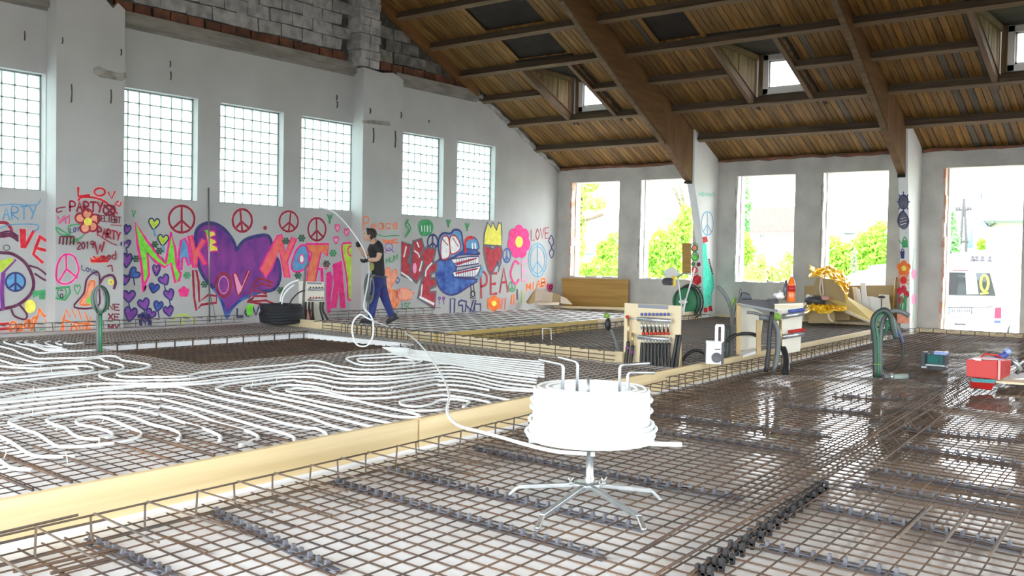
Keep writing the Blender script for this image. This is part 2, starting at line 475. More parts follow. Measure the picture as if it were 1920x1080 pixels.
# plastered piers carrying the beams
PIER = [(4.36, 4.54, [(-1.18, 3.06), (-0.95, 2.51), (-0.70, 1.80), (-0.47, 0.95), (-0.30, 0.10), (-0.28, -.2)], 4.25, -1.19),
        (8.86, 9.04, [(-0.93, 3.05), (-0.79, 2.33), (-0.62, 1.28), (-0.49, 0.10), (-0.48, -.2)], 4.22, -1.02),
        (13.36, 13.54, [(-0.95, 3.05), (-0.79, 2.33), (-0.62, 1.28), (-0.49, 0.10), (-0.48, -.2)], 4.22, -1.0)]
M['plaster_pier'] = mat('white_pier_plaster', (0.80, 0.81, 0.80), (0.74, 0.74, 0.73), scale=1.5, rough=0.9, bump=.1, bscale=12)
for x0, x1, fr, zt, yt in PIER:
    mb = MB(); mb.prism([(0.0, -0.2), (0.0, 3.66), (yt, zt - .02)] + fr, 'x', x0, x1)
    obj('pier', mb, 'plaster_pier', WB)
# concrete edge and timber ground board along the wall foot
mb = MB().mm((9.06, -0.16, -0.12), (16, -0.02, 0.05)); mb.mm((4.6, -0.12, -0.1), (8.85, -0.02, 0.10)); mb.mm((0.02, -0.12, -0.1), (4.34, -0.02, 0.10)); obj('ground_board', mb, 'formwork_x', WB)

# ---- ceiling : planks, purlins, glulam beams
CE = struct('ceiling', 'timber roof of brown planks on purlins and glulam beams')
DORM = [(1.86, 3.12), (6.36, 7.60), (10.86, 12.10)]
DY0, DY1 = -3.93, -2.02
HOLES = [(1.90, 3.15, -4.98, -4.15), (1.75, 3.25, -5.95, -5.12), (5.25, 6.1, -5.0, -4.1)]
import numpy as _np
w = 0.125
nv = Vector((0, 0.447, 1)).normalized()
slope = Vector((0, 1, -0.447)).normalized()
plank_me = {}
def plank(xc, ya, yb, grey, off):
    L = (yb - ya) * math.sqrt(1 + .447 ** 2)
    mb = MB()
    c = Vector((xc, (ya + yb) / 2, roofz((ya + yb) / 2))) + nv * (0.014 + off)
    R = Matrix((Vector((1, 0, 0)), slope, nv)).transposed()
    mb.box(c, (w - 0.012, L, 0.024), R)
    obj('plank', mb, 'plank_grey' if grey else 'plank', CE)
x = 0.07; cnt = 0
while x < 15.2:
    cuts = []
    for a, b in DORM:
        if a < x < b: cuts.append((DY0, DY1))
    for a, b, c, d in HOLES:
        if a < x < b: cuts.append((c, d))
    cuts.sort()
    ya = -8.6
    g = RND.random() < 0.07
    off = RND.uniform(0, .008)
    for c, d in cuts:
        plank(x, ya, c, g, off); ya = d; cnt += 1
    if not cuts and RND.random() < .45:
        j = RND.choice([-1.1, -2.1, -3.1, -4.05, -5.05]); plank(x, ya, j - .01, g, off); ya = j + .01; g = RND.random() < 0.1; off = RND.uniform(0, .008); cnt += 1
    plank(x, ya, 0.25, g, off); cnt += 1
    x += w
# far roof surfaces out of view: upper slope, opposite slope, underlay with cavity shade in its colour
def slab(x0, x1, ya, yb, off, t, name, m):
    A = [Vector((x0, ya, roofz(ya) + off)), Vector((x1, ya, roofz(ya) + off)), Vector((x1, yb, roofz(yb) + off)), Vector((x0, yb, roofz(yb) + off))]
    B = [p + Vector((0, 0, t)) for p in A]
    return obj(name, MB().hull(A, B), m, CE)
edges = [-0.4] + [v for d in DORM for v in (d[0] - .10, d[1] + .10)] + [20]
for i in range(0, len(edges), 2): slab(edges[i], edges[i + 1], DY0 - .05, 0.6, 0.06, 0.05, 'roof_sheathing', 'dark')
for a, b in DORM: slab(a - .10, b + .10, DY1 + .12, 0.6, 0.06, 0.05, 'roof_sheathing', 'dark')
slab(-0.4, 20, -11, DY0 - .05, 0.06, 0.05, 'roof_sheathing', 'dark')
slab(-0.4, 20, -11, -8.6, 0.0, 0.03, 'upper_planking', 'plank')
A = [Vector((-0.4, -11, roofz(-11))), Vector((20, -11, roofz(-11))), Vector((20, -22, 3.69)), Vector((-0.4, -22, 3.69))]
obj('opposite_planking', MB().hull(A, [p + Vector((0, 0, .05)) for p in A]), 'plank', CE)
# purlins
PY = [-0.98, -2.08, -3.08, -4.02, -5.02, -6.02, -7.0, -8.0, -9.0]
BAYS = [(0.02, 4.34), (4.50, 8.85), (9.0, 13.34), (13.5, 19)]
RX = Matrix.Rotation(-math.atan(.447), 3, 'X')
def purlin(x0, x1, y):
    mb = MB(); mb.box(Vector(((x0 + x1) / 2, y, roofz(y))) - nv * 0.075, (x1 - x0, 0.11, 0.15), RX)
    p = obj('purlin', mb, 'purlin', CE)
    mb = MB(); mb.box(Vector(((x0 + x1) / 2, y, roofz(y))) - nv * 0.152, (x1 - x0, 0.112, 0.006), RX)
    obj('lower_edge', mb, 'purlin_edge', p)
for bi, (x0, x1) in enumerate(BAYS):
    for y in PY:
        if abs(y + 3.08) < .01 and bi < 3:
            purlin(x0, DORM[bi][0] - .10, y); purlin(DORM[bi][1] + .02, x1, y)
        else: purlin(x0, x1, y)
# rafter along the gable wall
mb = MB(); mb.hull([Vector((a, -9.5, roofz(-9.5) - b)) for a, b in ((0.0, 0), (.16, 0), (.16, .2), (0.0, .2))], [Vector((a, -3.45, roofz(-3.45) - b)) for a, b in ((0.0, 0), (.16, 0), (.16, .2), (0.0, .2))])
M['verge'] = mat('orange_verge_timber', (0.22, 0.10, 0.024), (0.16, 0.07, 0.018), scale=2, stretch=(5, .5, .5), rough=.7)
obj('verge_rafter', mb, 'verge', CE)
# glulam beams
GL = [(4.34, 4.50, [(-1.27, 3.10), (-2.43, 3.86), (-4.35, 4.90), (-6.2, 6.0), (-10.9, 8.2)], -1.21),
      (8.85, 9.0, [(-0.96, 3.09), (-2.11, 3.88), (-4.1, 5.22), (-6.2, 6.45), (-10.9, 8.3)], -0.97),
      (13.35, 13.5, [(-0.96, 3.09), (-2.11, 3.88), (-4.1, 5.22), (-6.2, 6.45), (-10.9, 8.3)], -0.97)]
for x0, x1, lo, yt in GL:
    k = lo[1]
    top = lambda y: roofz(y) - 0.005
    tip = [(lo[0][0] + .12, lo[0][1] - .02), lo[0], k, (k[0] - .15, top(k[0] - .15)), (yt + .02, top(yt + .02))]
    b = obj('glulam_beam', MB().prism([k] + lo[2:] + [(-10.9, top(-10.9)), (k[0] - .15, top(k[0] - .15))], 'x', x0, x1), 'glulam', CE)
    obj('haunch', MB().prism(tip, 'x', x0 + .002, x1 - .002), 'glulam_up', b)
    mb = MB()
    a, c = Vector(((x0 + x1) / 2, lo[1][0] + .08, lo[1][1] - .075)), Vector(((x0 + x1) / 2, lo[2][0], lo[2][1] - .02))
    mb.bar(a, c, 0.10, 0.04); e = Vector(((x0 + x1) / 2, lo[3][0], lo[3][1] - .02)); mb.bar(c, e, 0.10, 0.04)
    obj('batten', mb, 'purlin_edge', b)
    obj('bearing_plate', MB().mm((x0 + .005, lo[0][0] - .02, 3.03), (x1 - .005, lo[0][0] + .14, 3.085)), 'dark', b)
# dormers with their little upright windows
M['trimmer'] = mat('trimmer_wood', (0.18, 0.11, 0.055), (0.11, 0.065, 0.032), scale=2, stretch=(5, .6, .6), rough=.8)
M['cheek'] = mat('dormer_board', (0.25, 0.165, 0.085), (0.14, 0.085, 0.038), scale=3, stretch=(3, 5, .5), rough=.85, rand=.25)
M['pane'] = bpy.data.materials.new('window_pane'); m = M['pane']; m.use_nodes = True; n = m.node_tree; n.nodes.clear()
o_ = n.nodes.new('ShaderNodeOutputMaterial'); mx = n.nodes.new('ShaderNodeMixShader'); tp = n.nodes.new('ShaderNodeBsdfTransparent'); gl = n.nodes.new('ShaderNodeBsdfGlossy')
gl.inputs['Roughness'].default_value = .02; mx.inputs[0].default_value = .06; n.links.new(tp.outputs[0], mx.inputs[1]); n.links.new(gl.outputs[0], mx.inputs[2]); n.links.new(mx.outputs[0], o_.inputs[0])
for di, (a, b) in enumerate(DORM):
    wn = struct('window_%d' % (7 + di), 'small dormer window set upright in the plank roof')
    ztop = roofz(DY0) + .02
    for xx in (a - .05, b - .04):
        p0 = Vector((xx, DY0 - .1, roofz(DY0 - .1))) - nv * .07; p1 = Vector((xx, DY1 + .1, roofz(DY1 + .1))) - nv * .07
        obj('trimmer', MB().bar(p0, p1, .09, .15), 'trimmer', wn)
    # cheeks of upright boards
    for side in (a - .03, b + .03):
        nb = 9
        for k in range(nb):
            y0 = DY0 + (DY1 - DY0) * k / nb; y1 = DY0 + (DY1 - DY0) * (k + 1) / nb - .012
            o1 = RND.uniform(-.008, .008)
            obj('cheek_board', MB().prism([(y0, roofz(y0) - .06), (y1, roofz(y1) - .06), (y1, ztop + .1), (y0, ztop + .1)], 'x', side - .015 + o1, side + .015 + o1), 'cheek', wn)
    for xa, xb in ((a - .10, a - .05), (b + .05, b + .10)):
        obj('cheek_light_seal', MB().prism([(DY0 - .2, roofz(DY0 - .2) - .01), (DY1 + .3, roofz(DY1 + .3) - .01), (DY1 + .3, ztop + .1), (DY0 - .2, ztop + .1)], 'x', xa, xb), 'dark', wn)  # added dark slabs outside the cheeks, stopping light leaking past the boards
    obj('collar_timber', MB().bar((a + .02, DY0 + .12, ztop - .03), (a + .02, DY1 - .1, ztop - .03), .07, .10), 'trimmer', wn)
    obj('dormer_deck', MB().mm((a - .1, DY0 - .2, ztop + .04), (b + .1, DY1 + .25, ztop + .1)), 'dark', wn)
    obj('header_light_seal', MB().mm((a - .1, DY0 - .16, roofz(DY0 - .16) + .03), (b + .1, DY0 - .12, ztop + .34)), 'dark', wn)  # added above the planks to close a light leak into the dormer
    zb_ = roofz(DY1)
    Yw = DY1 + .06
    obj('apron_board', MB().mm((a, Yw - .02, roofz(Yw) + .0), (b, Yw + .02, zb_ + .12)), 'purlin', wn)
    obj('side_post', MB().mm((a, Yw - .03, zb_ + .1), (a + .10, Yw + .03, ztop + .05)), 'cheek', wn)
    x0, x1, z0, z1 = a + .10, b + .03, zb_ + .11, ztop + .03
    mb = MB(); f = .12
    mb.mm((x0, Yw - .05, z0), (x0 + f, Yw + .03, z1)); mb.mm((x1 - f, Yw - .05, z0), (x1, Yw + .03, z1)); mb.mm((x0, Yw - .05, z0), (x1, Yw + .03, z0 + f)); mb.mm((x0, Yw - .05, z1 - f), (x1, Yw + .03, z1))
    obj('window_frame', mb, 'white', wn, bevel=.01)
    mb = MB(); g = f; f2 = .03
    mb.mm((x0 + g, Yw - .02, z0 + g), (x0 + g + f2, Yw + .01, z1 - g)); mb.mm((x1 - g - f2, Yw - .02, z0 + g), (x1 - g, Yw + .01, z1 - g)); mb.mm((x0 + g, Yw - .02, z0 + g), (x1 - g, Yw + .01, z0 + g + f2)); mb.mm((x0 + g, Yw - .02, z1 - g - f2), (x1 - g, Yw + .01, z1 - g))
    obj('sash', mb, 'white', wn)
    obj('pane', MB().mm((x0 + g, Yw - .004, z0 + g), (x1 - g, Yw, z1 - g)), 'pane', wn)

# ---- floor
m = bpy.data.materials.new('insulation_floor'); m.use_nodes = True; n = m.node_tree; M['floor'] = m
b_ = n.nodes['Principled BSDF']
g = n.nodes.new('ShaderNodeNewGeometry')
def noise(scale, detail=4, stretch=(1, 1, 1)):
    mp = n.nodes.new('ShaderNodeMapping'); mp.inputs['Scale'].default_value = stretch
    n.links.new(g.outputs['Position'], mp.inputs[0])
    q = n.nodes.new('ShaderNodeTexNoise'); q.inputs['Scale'].default_value = scale; q.inputs['Detail'].default_value = detail
    n.links.new(mp.outputs[0], q.inputs['Vector']); return q.outputs['Fac']
def ramp(src, lo, hi, c0=(0, 0, 0, 1), c1=(1, 1, 1, 1)):
    r = n.nodes.new('ShaderNodeValToRGB'); r.color_ramp.elements[0].position = lo; r.color_ramp.elements[1].position = hi
    r.color_ramp.elements[0].color = c0; r.color_ramp.elements[1].color = c1
    n.links.new(src, r.inputs[0]); return r.outputs[0]
def math_(op, a, b):
    q = n.nodes.new('ShaderNodeMath'); q.operation = op; q.use_clamp = True
    for i, v in enumerate((a, b)):
        if isinstance(v, (int, float)): q.inputs[i].default_value = v
        else: n.links.new(v, q.inputs[i])
    return q.outputs[0]
sx = n.nodes.new('ShaderNodeSeparateXYZ'); n.links.new(g.outputs['Position'], sx.inputs[0])
def mrange(src, a, b):
    q = n.nodes.new('ShaderNodeMapRange'); q.inputs['From Min'].default_value = a; q.inputs['From Max'].default_value = b; n.links.new(src, q.inputs[0]); return q.outputs[0]
# rusty water gathers towards the door side of the front bay
far = mrange(sx.outputs['Y'], -17.2, -13.6)
rightx = mrange(sx.outputs['X'], 11.6, 13.2)
big = noise(0.8, 3)
dirt0 = math_('ADD', math_('MULTIPLY', far, 0.66), math_('MULTIPLY', big, 0.34))
front = mrange(sx.outputs['X'], 9.6, 10.2)
dirt1 = math_('ADD', math_('MULTIPLY', rightx, 0.22), dirt0)
dirt = ramp(dirt1, 0.34, 0.88)
rust = ramp(noise(2.3, 5), 0.45, 0.75)
mixa = n.nodes.new('ShaderNodeMixRGB'); mixa.inputs[1].default_value = (0.86, 0.885, 0.91, 1); mixa.inputs[2].default_value = (0.66, 0.52, 0.36, 1)
n.links.new(math_('MULTIPLY', rust, 0.30), mixa.inputs[0])
mixb = n.nodes.new('ShaderNodeMixRGB'); mixb.inputs[2].default_value = (0.19, 0.112, 0.046, 1)
n.links.new(mixa.outputs[0], mixb.inputs[1]); n.links.new(math_('MULTIPLY', dirt, 0.92), mixb.inputs[0])
n.links.new(mixb.outputs[0], b_.inputs['Base Color'])
wet = ramp(noise(1.1, 3), 0.34, 0.50)
rg = n.nodes.new('ShaderNodeMapRange'); rg.inputs['To Min'].default_value = 0.55; rg.inputs['To Max'].default_value = 0.06
n.links.new(math_('MULTIPLY', wet, dirt), rg.inputs[0]); n.links.new(rg.outputs[0], b_.inputs['Roughness'])
FL = struct('floor', 'white insulation floor under rusty reinforcing mesh, wet and brown towards the door')
def fx(y): return 9.13 - 0.07 * y             # line of the long formwork board
def fy(x): return -9.93 - 0.11 * (x - 2.1)    # line of the cross board
mb = MB(); mb.prism([(fx(-22) - .1, -22), (20, -22), (20, 0), (fx(0) - .1, 0)], 'z', -0.3, -0.02); obj('floor_bay', mb, 'floor', FL)
M['floor_left'] = mat('white_insulation_foil', (0.86, 0.88, 0.91), (0.72, 0.70, 0.69), scale=1.3, rough=0.6, lo=.45, hi=.78, detail=6)
M['floor_brown'] = mat('brown_blinding', (0.20, 0.12, 0.055), (0.30, 0.20, 0.10), scale=2.5, rough=.8)
M['floor_dark'] = mat('dark_wet_floor', (0.10, 0.085, 0.075), (0.19, 0.17, 0.155), scale=1.8, rough=0.35, rough2=.7)
PIT = [gz(232, 652, .05), gz(566, 621, .05), gz(650, 652, .05), gz(400, 690, .05), gz(290, 684, .05)]
PITV = [(p.x, p.y) for p in PIT]
# ================================================================ FLOOR BAYS, FORMWORK, REINFORCEMENT
mb = MB()
XW, XE, YS, YN = 2.95, 5.45, -14.35, -10.75
ZL = 0.068
mb.prism([(0, -22), (fx(-22) - .1, -22), (fx(YS) - .1, YS), (0, YS)], 'z', -0.4, ZL)
mb.prism([(0, YS), (XW, YS), (XW, YN), (0, YN)], 'z', -0.4, ZL)
mb.prism([(XE, YS), (fx(YS) - .1, YS), (fx(YN) - .1, YN), (XE, YN)], 'z', -0.4, ZL)
mb.prism([(0, YN), (fx(YN) - .1, YN), (fx(-11.0) - .1, fy(9) + .02), (0, fy(0))], 'z', -0.4, ZL)
obj('floor_bay', mb, 'floor_left', FL)
obj('trench_floor', MB().mm((XW - .2, YS - .2, -0.4), (XE + .2, YN + .2, -0.035)), 'floor_brown', FL)
def ybx(y): return 5.3 - 0.075 * (y + 10.48)     # line of the yellow panel
mb = MB(); mb.prism([(0, fy(0)), (ybx(fy(5.3)), fy(5.3)), (ybx(0), 0), (0, 0)], 'z', -0.4, 0.03); obj('floor_bay', mb, 'floor_left', FL)
mb = MB(); mb.prism([(ybx(fy(5.3)), fy(5.3)), (fx(fy(9.3)) - .1, fy(9.3)), (fx(0) - .1, 0), (ybx(0), 0)], 'z', -0.4, -0.02); obj('floor_bay', mb, 'floor_dark', FL)
mb = MB(); mb.mm((-40, -60, -1.2), (60, -22.0, -0.64)); mb.mm((20, -22, -1.2), (60, 0, -.64)); mb.mm((-40, -22, -1.2), (-.32, .36, -.64))
M['gravel'] = mat('pale_gravel_yard', (0.55, 0.53, 0.50), (0.42, 0.40, 0.37), scale=4, rough=1, detail=8)
M['yard_low_bounce'] = mat('unseen_yard_low_bounce', (.09, .09, .09), (.06, .06, .06), scale=6, rough=.95)  # unseen ground kept dark to cut light bounced onto ceiling and upper wall
obj('yard', mb, 'yard_low_bounce', FL)

# ---- formwork boards
def board(pa, pb, z0, z1, t, m, label, name='formwork_board', group=None):
    a, b = Vector((pa[0], pa[1], (z0 + z1) / 2)), Vector((pb[0], pb[1], (z0 + z1) / 2))
    o = obj(name, MB().bar(a, b, t, z1 - z0), m, bevel=.003)
    return tag(o, label, 'board')
YSEG = [(-20.2, -15.9), (-15.88, -10.9), (-10.88, -6.9), (-6.88, -2.9)]
lab = ['long pale spruce formwork board in the front left, running out of the picture', 'pale spruce formwork board passing behind the white pipe coil',
       'spruce formwork board under the jobsite radio and the manifold stand', 'farthest pale formwork board, running to the green conduit bundle']
for (a, b), l in zip(YSEG, lab):
    board((fx(a) - .02, a), (fx(b) - .02, b), 0.0, 0.20, 0.045, 'formwork', l)
    # blocking strip of insulation under the board
    obj('insulation_strip', MB().bar((fx(a) - .02, a, -.02), (fx(b) - .02, b, -.02), .05, .05), 'eps', FL)
board((1.0, fy(1.0)), (5.35, fy(5.35)), 0.0, 0.20, 0.045, 'formwork_x', 'light cross formwork board beside the walking man')
board((5.37, fy(5.37)), (8.62, fy(8.62)), 0.0, 0.20, 0.045, 'formwork_x', 'light cross formwork board leading to the manifold stand')
board((ybx(-10.35), -10.35), (ybx(-5.6), -5.6), -0.03, 0.20, 0.03, 'ply_yellow', 'yellow formwork panel edge in the back bay, nearer half')
board((ybx(-5.58), -5.58), (ybx(-0.9), -0.9), -0.03, 0.20, 0.03, 'formwork_x', 'farther formwork panel behind the small manifold hose')

# ---- reinforcing mesh: parts are single bars
def fpt(u, v, z): return Vector((9.13 + u - 0.07 * v, v - 0.07 * u, z))     # frame of the floor grid
PITCH_M = 0.1075
def bar_mesh(L, d, along):
    m = MB()
    if along == 'u': m.bar((0, 0, 0), (L, -0.07 * L, 0), d, d)
    else: m.bar((0, 0, 0), (-0.07 * L, L, 0), d, d)
    me = m.mesh('bar'); me.materials.append(M['rebar']); return me
G1 = thing('reinforcing_mesh', 'rusty square reinforcing mesh of the front bay around the decoiler', 'rebar mesh', (11.5, -15, 0))
me_u = bar_mesh(6.0, 0.0062, 'u'); me_v = bar_mesh(18.9, 0.0062, 'v')
nv_ = 0
for i in range(177):
    v = -19.45 + i * PITCH_M
    inst('bar', me_u, fpt(0.10, v, 0.0), G1)
for i in range(55):
    inst('bar', me_v, fpt(0.16 + i * PITCH_M, -19.5, 0.0065), G1)
G2 = thing('reinforcing_mesh', 'reinforcing mesh under the white heating pipes in the left bay', 'rebar mesh', (6, -14, .09))
me_u2 = bar_mesh(8.9, 0.0062, 'u'); 
ucache = {}
def ubar(u0, u1, v):
    L = round(u1 - u0, 2)
    if L < .1: return
    if L not in ucache: ucache[L] = bar_mesh(L, 0.0052, 'u')
    inst('bar', ucache[L], fpt(u0, v, 0.078), G2)
for i in range(78):
    v = -19.4 + i * PITCH_M
    if YS < v + .4 < YN: ubar(-9.05, XW - 9.13 + .07 * v + .02, v); ubar(XE - 9.13 + .07 * v, -.12, v)
    else: ubar(-9.05, -.12, v)
vcache = {}
def vbar(u, v0, v1):
    L = round(v1 - v0, 2)
    if L < .1: return
    if L not in vcache: vcache[L] = bar_mesh(L, 0.0052, 'v')
    inst('bar', vcache[L], fpt(u, v0, 0.0845), G2)
for i in range(84):
    u = -0.14 - i * PITCH_M
    v1 = fy(9.13 + u + .07 * 10.9) + .07 * u - .12
    if XW - 9.13 - .9 < u < XE - 9.13 - .9: vbar(u, -19.2, YS + .07 * u); vbar(u, YN + .07 * u, v1)
    else: vbar(u, -19.2, v1)
# thicker lap bars ending at the board
for k, (x, y) in enumerate([(62, 919), (135, 904), (214, 889), (333, 866), (402, 853), (451, 847), (511, 836), (555, 830)]):
    e = gz(x, y, .10); inst('lap_bar', bar_mesh(1.05, .012, 'u'), e - Vector((1.05, -.07 * 1.05, 0)), G2)
# the two far bays: bars too fine to pick apart
def far_mesh(name, label, x0f, x1f, y0f, y1, z, loc, ps=.15):
    m = MB()
    y = y1 - .15
    while y > -11.2:
        xa, xb = x0f(y), x1f(y)
        ok = [x for x in (xa, xb) if y > y0f(x) + .05]
        if len(ok) == 2: m.bar((xa, y, z), (xb, y - .02, z), .010, .010)
        y -= ps
    x = 0.2
    while x < 9.8:
        ya = y0f(x) + .08; 
        pts = [yy for yy in [ya + k * .25 for k in range(60)] if yy < y1 - .1 and x0f(yy) < x < x1f(yy)]
        if len(pts) > 1: m.bar((x, pts[0], z + .01), (x, pts[-1], z + .01), .010, .010)
        x += ps
    o = obj(name, m, 'rebar_dark', kind='stuff'); return tag(o, label, 'rebar mesh')
far_mesh('reinforcing_mesh', 'dark reinforcing mesh over white sheeting in the far left bay', lambda y: .25, lambda y: ybx(y) - .06, fy, 0, .05, None, .45)
far_mesh('reinforcing_mesh', 'dark wet reinforcing mesh in the bay behind the manifold board', lambda y: ybx(y) + .1, lambda y: fx(y) - .12, fy, 0, .04, None)
# mesh rods in the trench
m = MB()
y = YS
while y < YN: m.bar((XW, y, -.01), (XE, y, -.01), .012, .012); y += .1
x = XW
while x < XE: m.bar((x, YS, 0.0), (x, YN, 0.0), .012, .012); x += .15
for k in range(13):
    y = YS + .15 + k * .28; m.bar((XW + .03, y, -.03), (XW + .03, y, .11), .014, .014); m.bar((XE - .1, y, -.03), (XE - .1, y, .10), .010, .010)
m.bar((XW + .03, YS, .11), (XW + .03, YN, .11), .012, .012)
tag(obj('trench_mesh', m, 'rebar', kind='stuff'), 'brown reinforcing mesh lying in the shallow trench near the graffiti wall', 'rebar mesh')

# ---- edge cages: hairpins and long bars
def hair_mesh(h, back, low, d, bend=0.0, up=1):
    m = MB(); r = d / 2
    m.tube([(low, 0, 0), (0.02, 0, 0), (bend * .5, 0, .02), (bend, 0, h - .02), (0.02, 0, h), (back, 0, h)], r, 5, smooth=False)
    me = m.mesh('hairpin'); me.materials.append(M['rebar_dark']); return me
C1 = thing('edge_reinforcement', 'row of bent hairpin bars along the front of the long formwork board', 'rebar', (10.3, -15, 0))
hm = [hair_mesh(.135, .62, .5, .011, b) for b in (0, .02, -.02)]
def cage_u(v): return 0.27 if v < -16 else (0.27 + (v + 16) * (.09 - .27) / 4.0 if v < -12 else .09)
v = -18.95; k = 0
while v < -12.2:
    o = inst('hairpin', hm[k % 3], fpt(cage_u(v), v, 0.0), C1, rot=(0, 0, -0.07 + RND.uniform(-.06, .06)))
    v += (0.27 + RND.uniform(-.03, .03)) if v < -17 else (.235 + RND.uniform(-.03, .03)); k += 1
def lbar(parent, pts, d=.011, m='rebar_dark', name='long_bar'):
    obj(name, MB().tube(pts, d / 2, 5, smooth=False), m, parent)
vs_ = [-19.6, -18, -16.5, -15, -13.5, -12.2]
lbar(C1, [fpt(cage_u(v) + .012, v, .128) for v in vs_]); lbar(C1, [fpt(cage_u(v) + .014, v, .004) for v in vs_], .012)
lbar(C1, [fpt(.27, -20, .13), fpt(.27, -18.5, .14)], .013); lbar(C1, [fpt(.25, -19.8, .095), fpt(.25, -18.35, .085)], .013)
C2 = thing('edge_reinforcement', 'ladder of hairpin bars along the far board beneath the radio and green conduits', 'rebar', (9.9, -8, 0))
hm2 = [hair_mesh(.16, .3, .25, .012, b) for b in (0, .015, -.015)]
v = -12.1; k = 0
while v < -2.6:
    inst('hairpin', hm2[k % 3], fpt(.09, v, 0.0), C2, rot=(0, 0, -0.07 + RND.uniform(-.08, .08))); v += .21 + RND.uniform(-.02, .02); k += 1
for z in (.006, .055, .10, .155): lbar(C2, [fpt(.10, -12.2, z), fpt(.10, -8, z + .005), fpt(.10, -2.6, z)])
C3 = thing('edge_reinforcement', 'hairpin bars in front of the cross formwork board near the man', 'rebar', (5, -10.6, 0))
def hair_y(h, L, d, arch=False):
    m = MB()
    if arch: m.tube(smoothpts([(0, 0, 0), (0, 0, h * .7), (.05, 0, h), (.10, 0, h * .7), (.10, 0, 0)], 4), d / 2, 5)
    else: m.tube([(0, -L, 0), (0, -.02, 0), (0, 0, .02), (0, 0, h - .02), (0, -.02, h), (0, -L, h)], d / 2, 5, smooth=False)
    me = m.mesh('hairpin'); me.materials.append(M['rebar_dark']); return me
ha = hair_y(.19, .2, .014, True); hb = hair_y(.18, .2, .013)
x = 2.6; k = 0
while x < 8.6:
    arch = 3.1 < x < 4.7
    inst('hairpin', ha if arch else hb, (x, fy(x) - .13 - RND.uniform(0, .04), 0.045), C3, rot=(0, 0, RND.uniform(-.25, .25)))
    x += .125 if arch else .26 + RND.uniform(-.03, .03)
for z in (.06, .11, .16, .215): lbar(C3, [(2.6, fy(2.6) - .15, z), (6, fy(6) - .15, z + .006), (8.6, fy(8.6) - .15, z)], .012)
C4 = thing('edge_reinforcement', 'hairpin bars along the yellow panel in the back bay', 'rebar', (5.2, -7, 0))
v = -10.1
while v < -1.2:
    inst('hairpin', hm2[0], (ybx(v) + .12, v, -0.01), C4, rot=(0, 0, RND.uniform(-.1, .1))); v += .24
for z in (.0, .08, .145): lbar(C4, [(ybx(-10.1) + .13, -10.1, z), (ybx(-1) + .13, -1, z)], .012)
C5 = thing('edge_reinforcement', 'low ladder of bars at the foot of the graffiti wall', 'rebar', (.2, -11, .05))
v = -14.5
while v < -5.0:
    if not (-10.0 < v < -8.0): obj('upright', MB().tube([(.30, v, .05), (.30, v + RND.uniform(-.02, .02), .20), (.55, v, .20)], .006, 4, smooth=False), 'rebar_dark', C5)
    v += .27
for a, b in ((-14.5, -10.0), (-8, -5)):
    for z in (.07, .135, .20): lbar(C5, [(.31, a, z), (.31, b, z)], .011)
C6 = thing('edge_reinforcement', 'bent bars with projecting ends at the doorway threshold', 'rebar', (10.5, -1.2, 0))
x = 9.35
while x < 13:
    obj('hairpin', MB().tube([(x - .02, -1.75, .0), (x, -.95, .0), (x, -.93, .10), (x - .03, -1.55, .11)], .008, 5, smooth=False), 'rebar', C6); x += .28 + RND.uniform(-.04, .04)
for z in (.01, .10): lbar(C6, [(9.3, -.94, z), (13, -.94, z)], .012)

# ---- loose bars on the front mesh
def loose(label, a, b, z, d=.012, m='rebar', cat='rebar'):
    o = obj('rebar_rod', MB().tube([gz(*a, z), gz(*b, z)], d / 2, 6, smooth=False), m); return tag(o, label, cat)
loose('long rusty rod lying towards the red toolbox, leftmost of the bundle', (1357, 942), (1800, 712), .03)
loose('second long rusty rod of the bundle pointing at the red toolbox', (1385, 953), (1815, 716), .03)
loose('third long rod of the bundle, ending in the wet patch', (1422, 958), (1822, 722), .045, .014)
loose('long straight rod running from the bottom edge to the wet patch', (1195, 1036), (1372, 932), .02, .014)
loose('rod crossing the bottom edge right of the decoiler', (1228, 1078), (1500, 915), .022, .014)
loose('thick rod just left of the black chair clips', (1290, 1079), (1575, 880), .022, .013)
loose('short doubled rod at the lower right, left of two', (1683, 1008), (1745, 950), .02, .02, 'rebar_dark')
loose('short doubled rod at the lower right, middle', (1767, 1020), (1812, 962), .02, .022, 'rebar_dark')
loose('short doubled rod at the lower right edge', (1857, 1040), (1890, 985), .02, .022, 'rebar_dark')
loose('short thick rod lying left at the board, nearer of two', (95, 1075), (205, 1048), .012, .016)
loose('short thick rod lying left at the board, upper one', (25, 1072), (215, 1030), .012, .014)
# triangular girder standing in the front bay
GI = thing('lattice_girder', 'long raised rebar cage running from the wet patch to the toolbox', 'rebar', (12.6, -13, 0))
ga, gb = gz(1575, 850, .13), gz(1808, 705, .13)
for off, dz in ((0, 0), (.03, .0), (.16, -.10), (-.05, -.10)):
    obj('long_bar', MB().tube([ga + Vector((off, 0, dz)), gb + Vector((off, 0, dz))], .006, 5, smooth=False), 'rebar', GI)
for k in range(15):
    p = ga.lerp(gb, (k + .3) / 15)
    obj('stirrup', MB().tube([p + Vector((-.05, .02, -.12)), p + Vector((-.01, 0, .005)), p + Vector((.03, 0, .005)), p + Vector((.16, -.02, -.12))], .004, 4, smooth=False), 'rebar', GI)

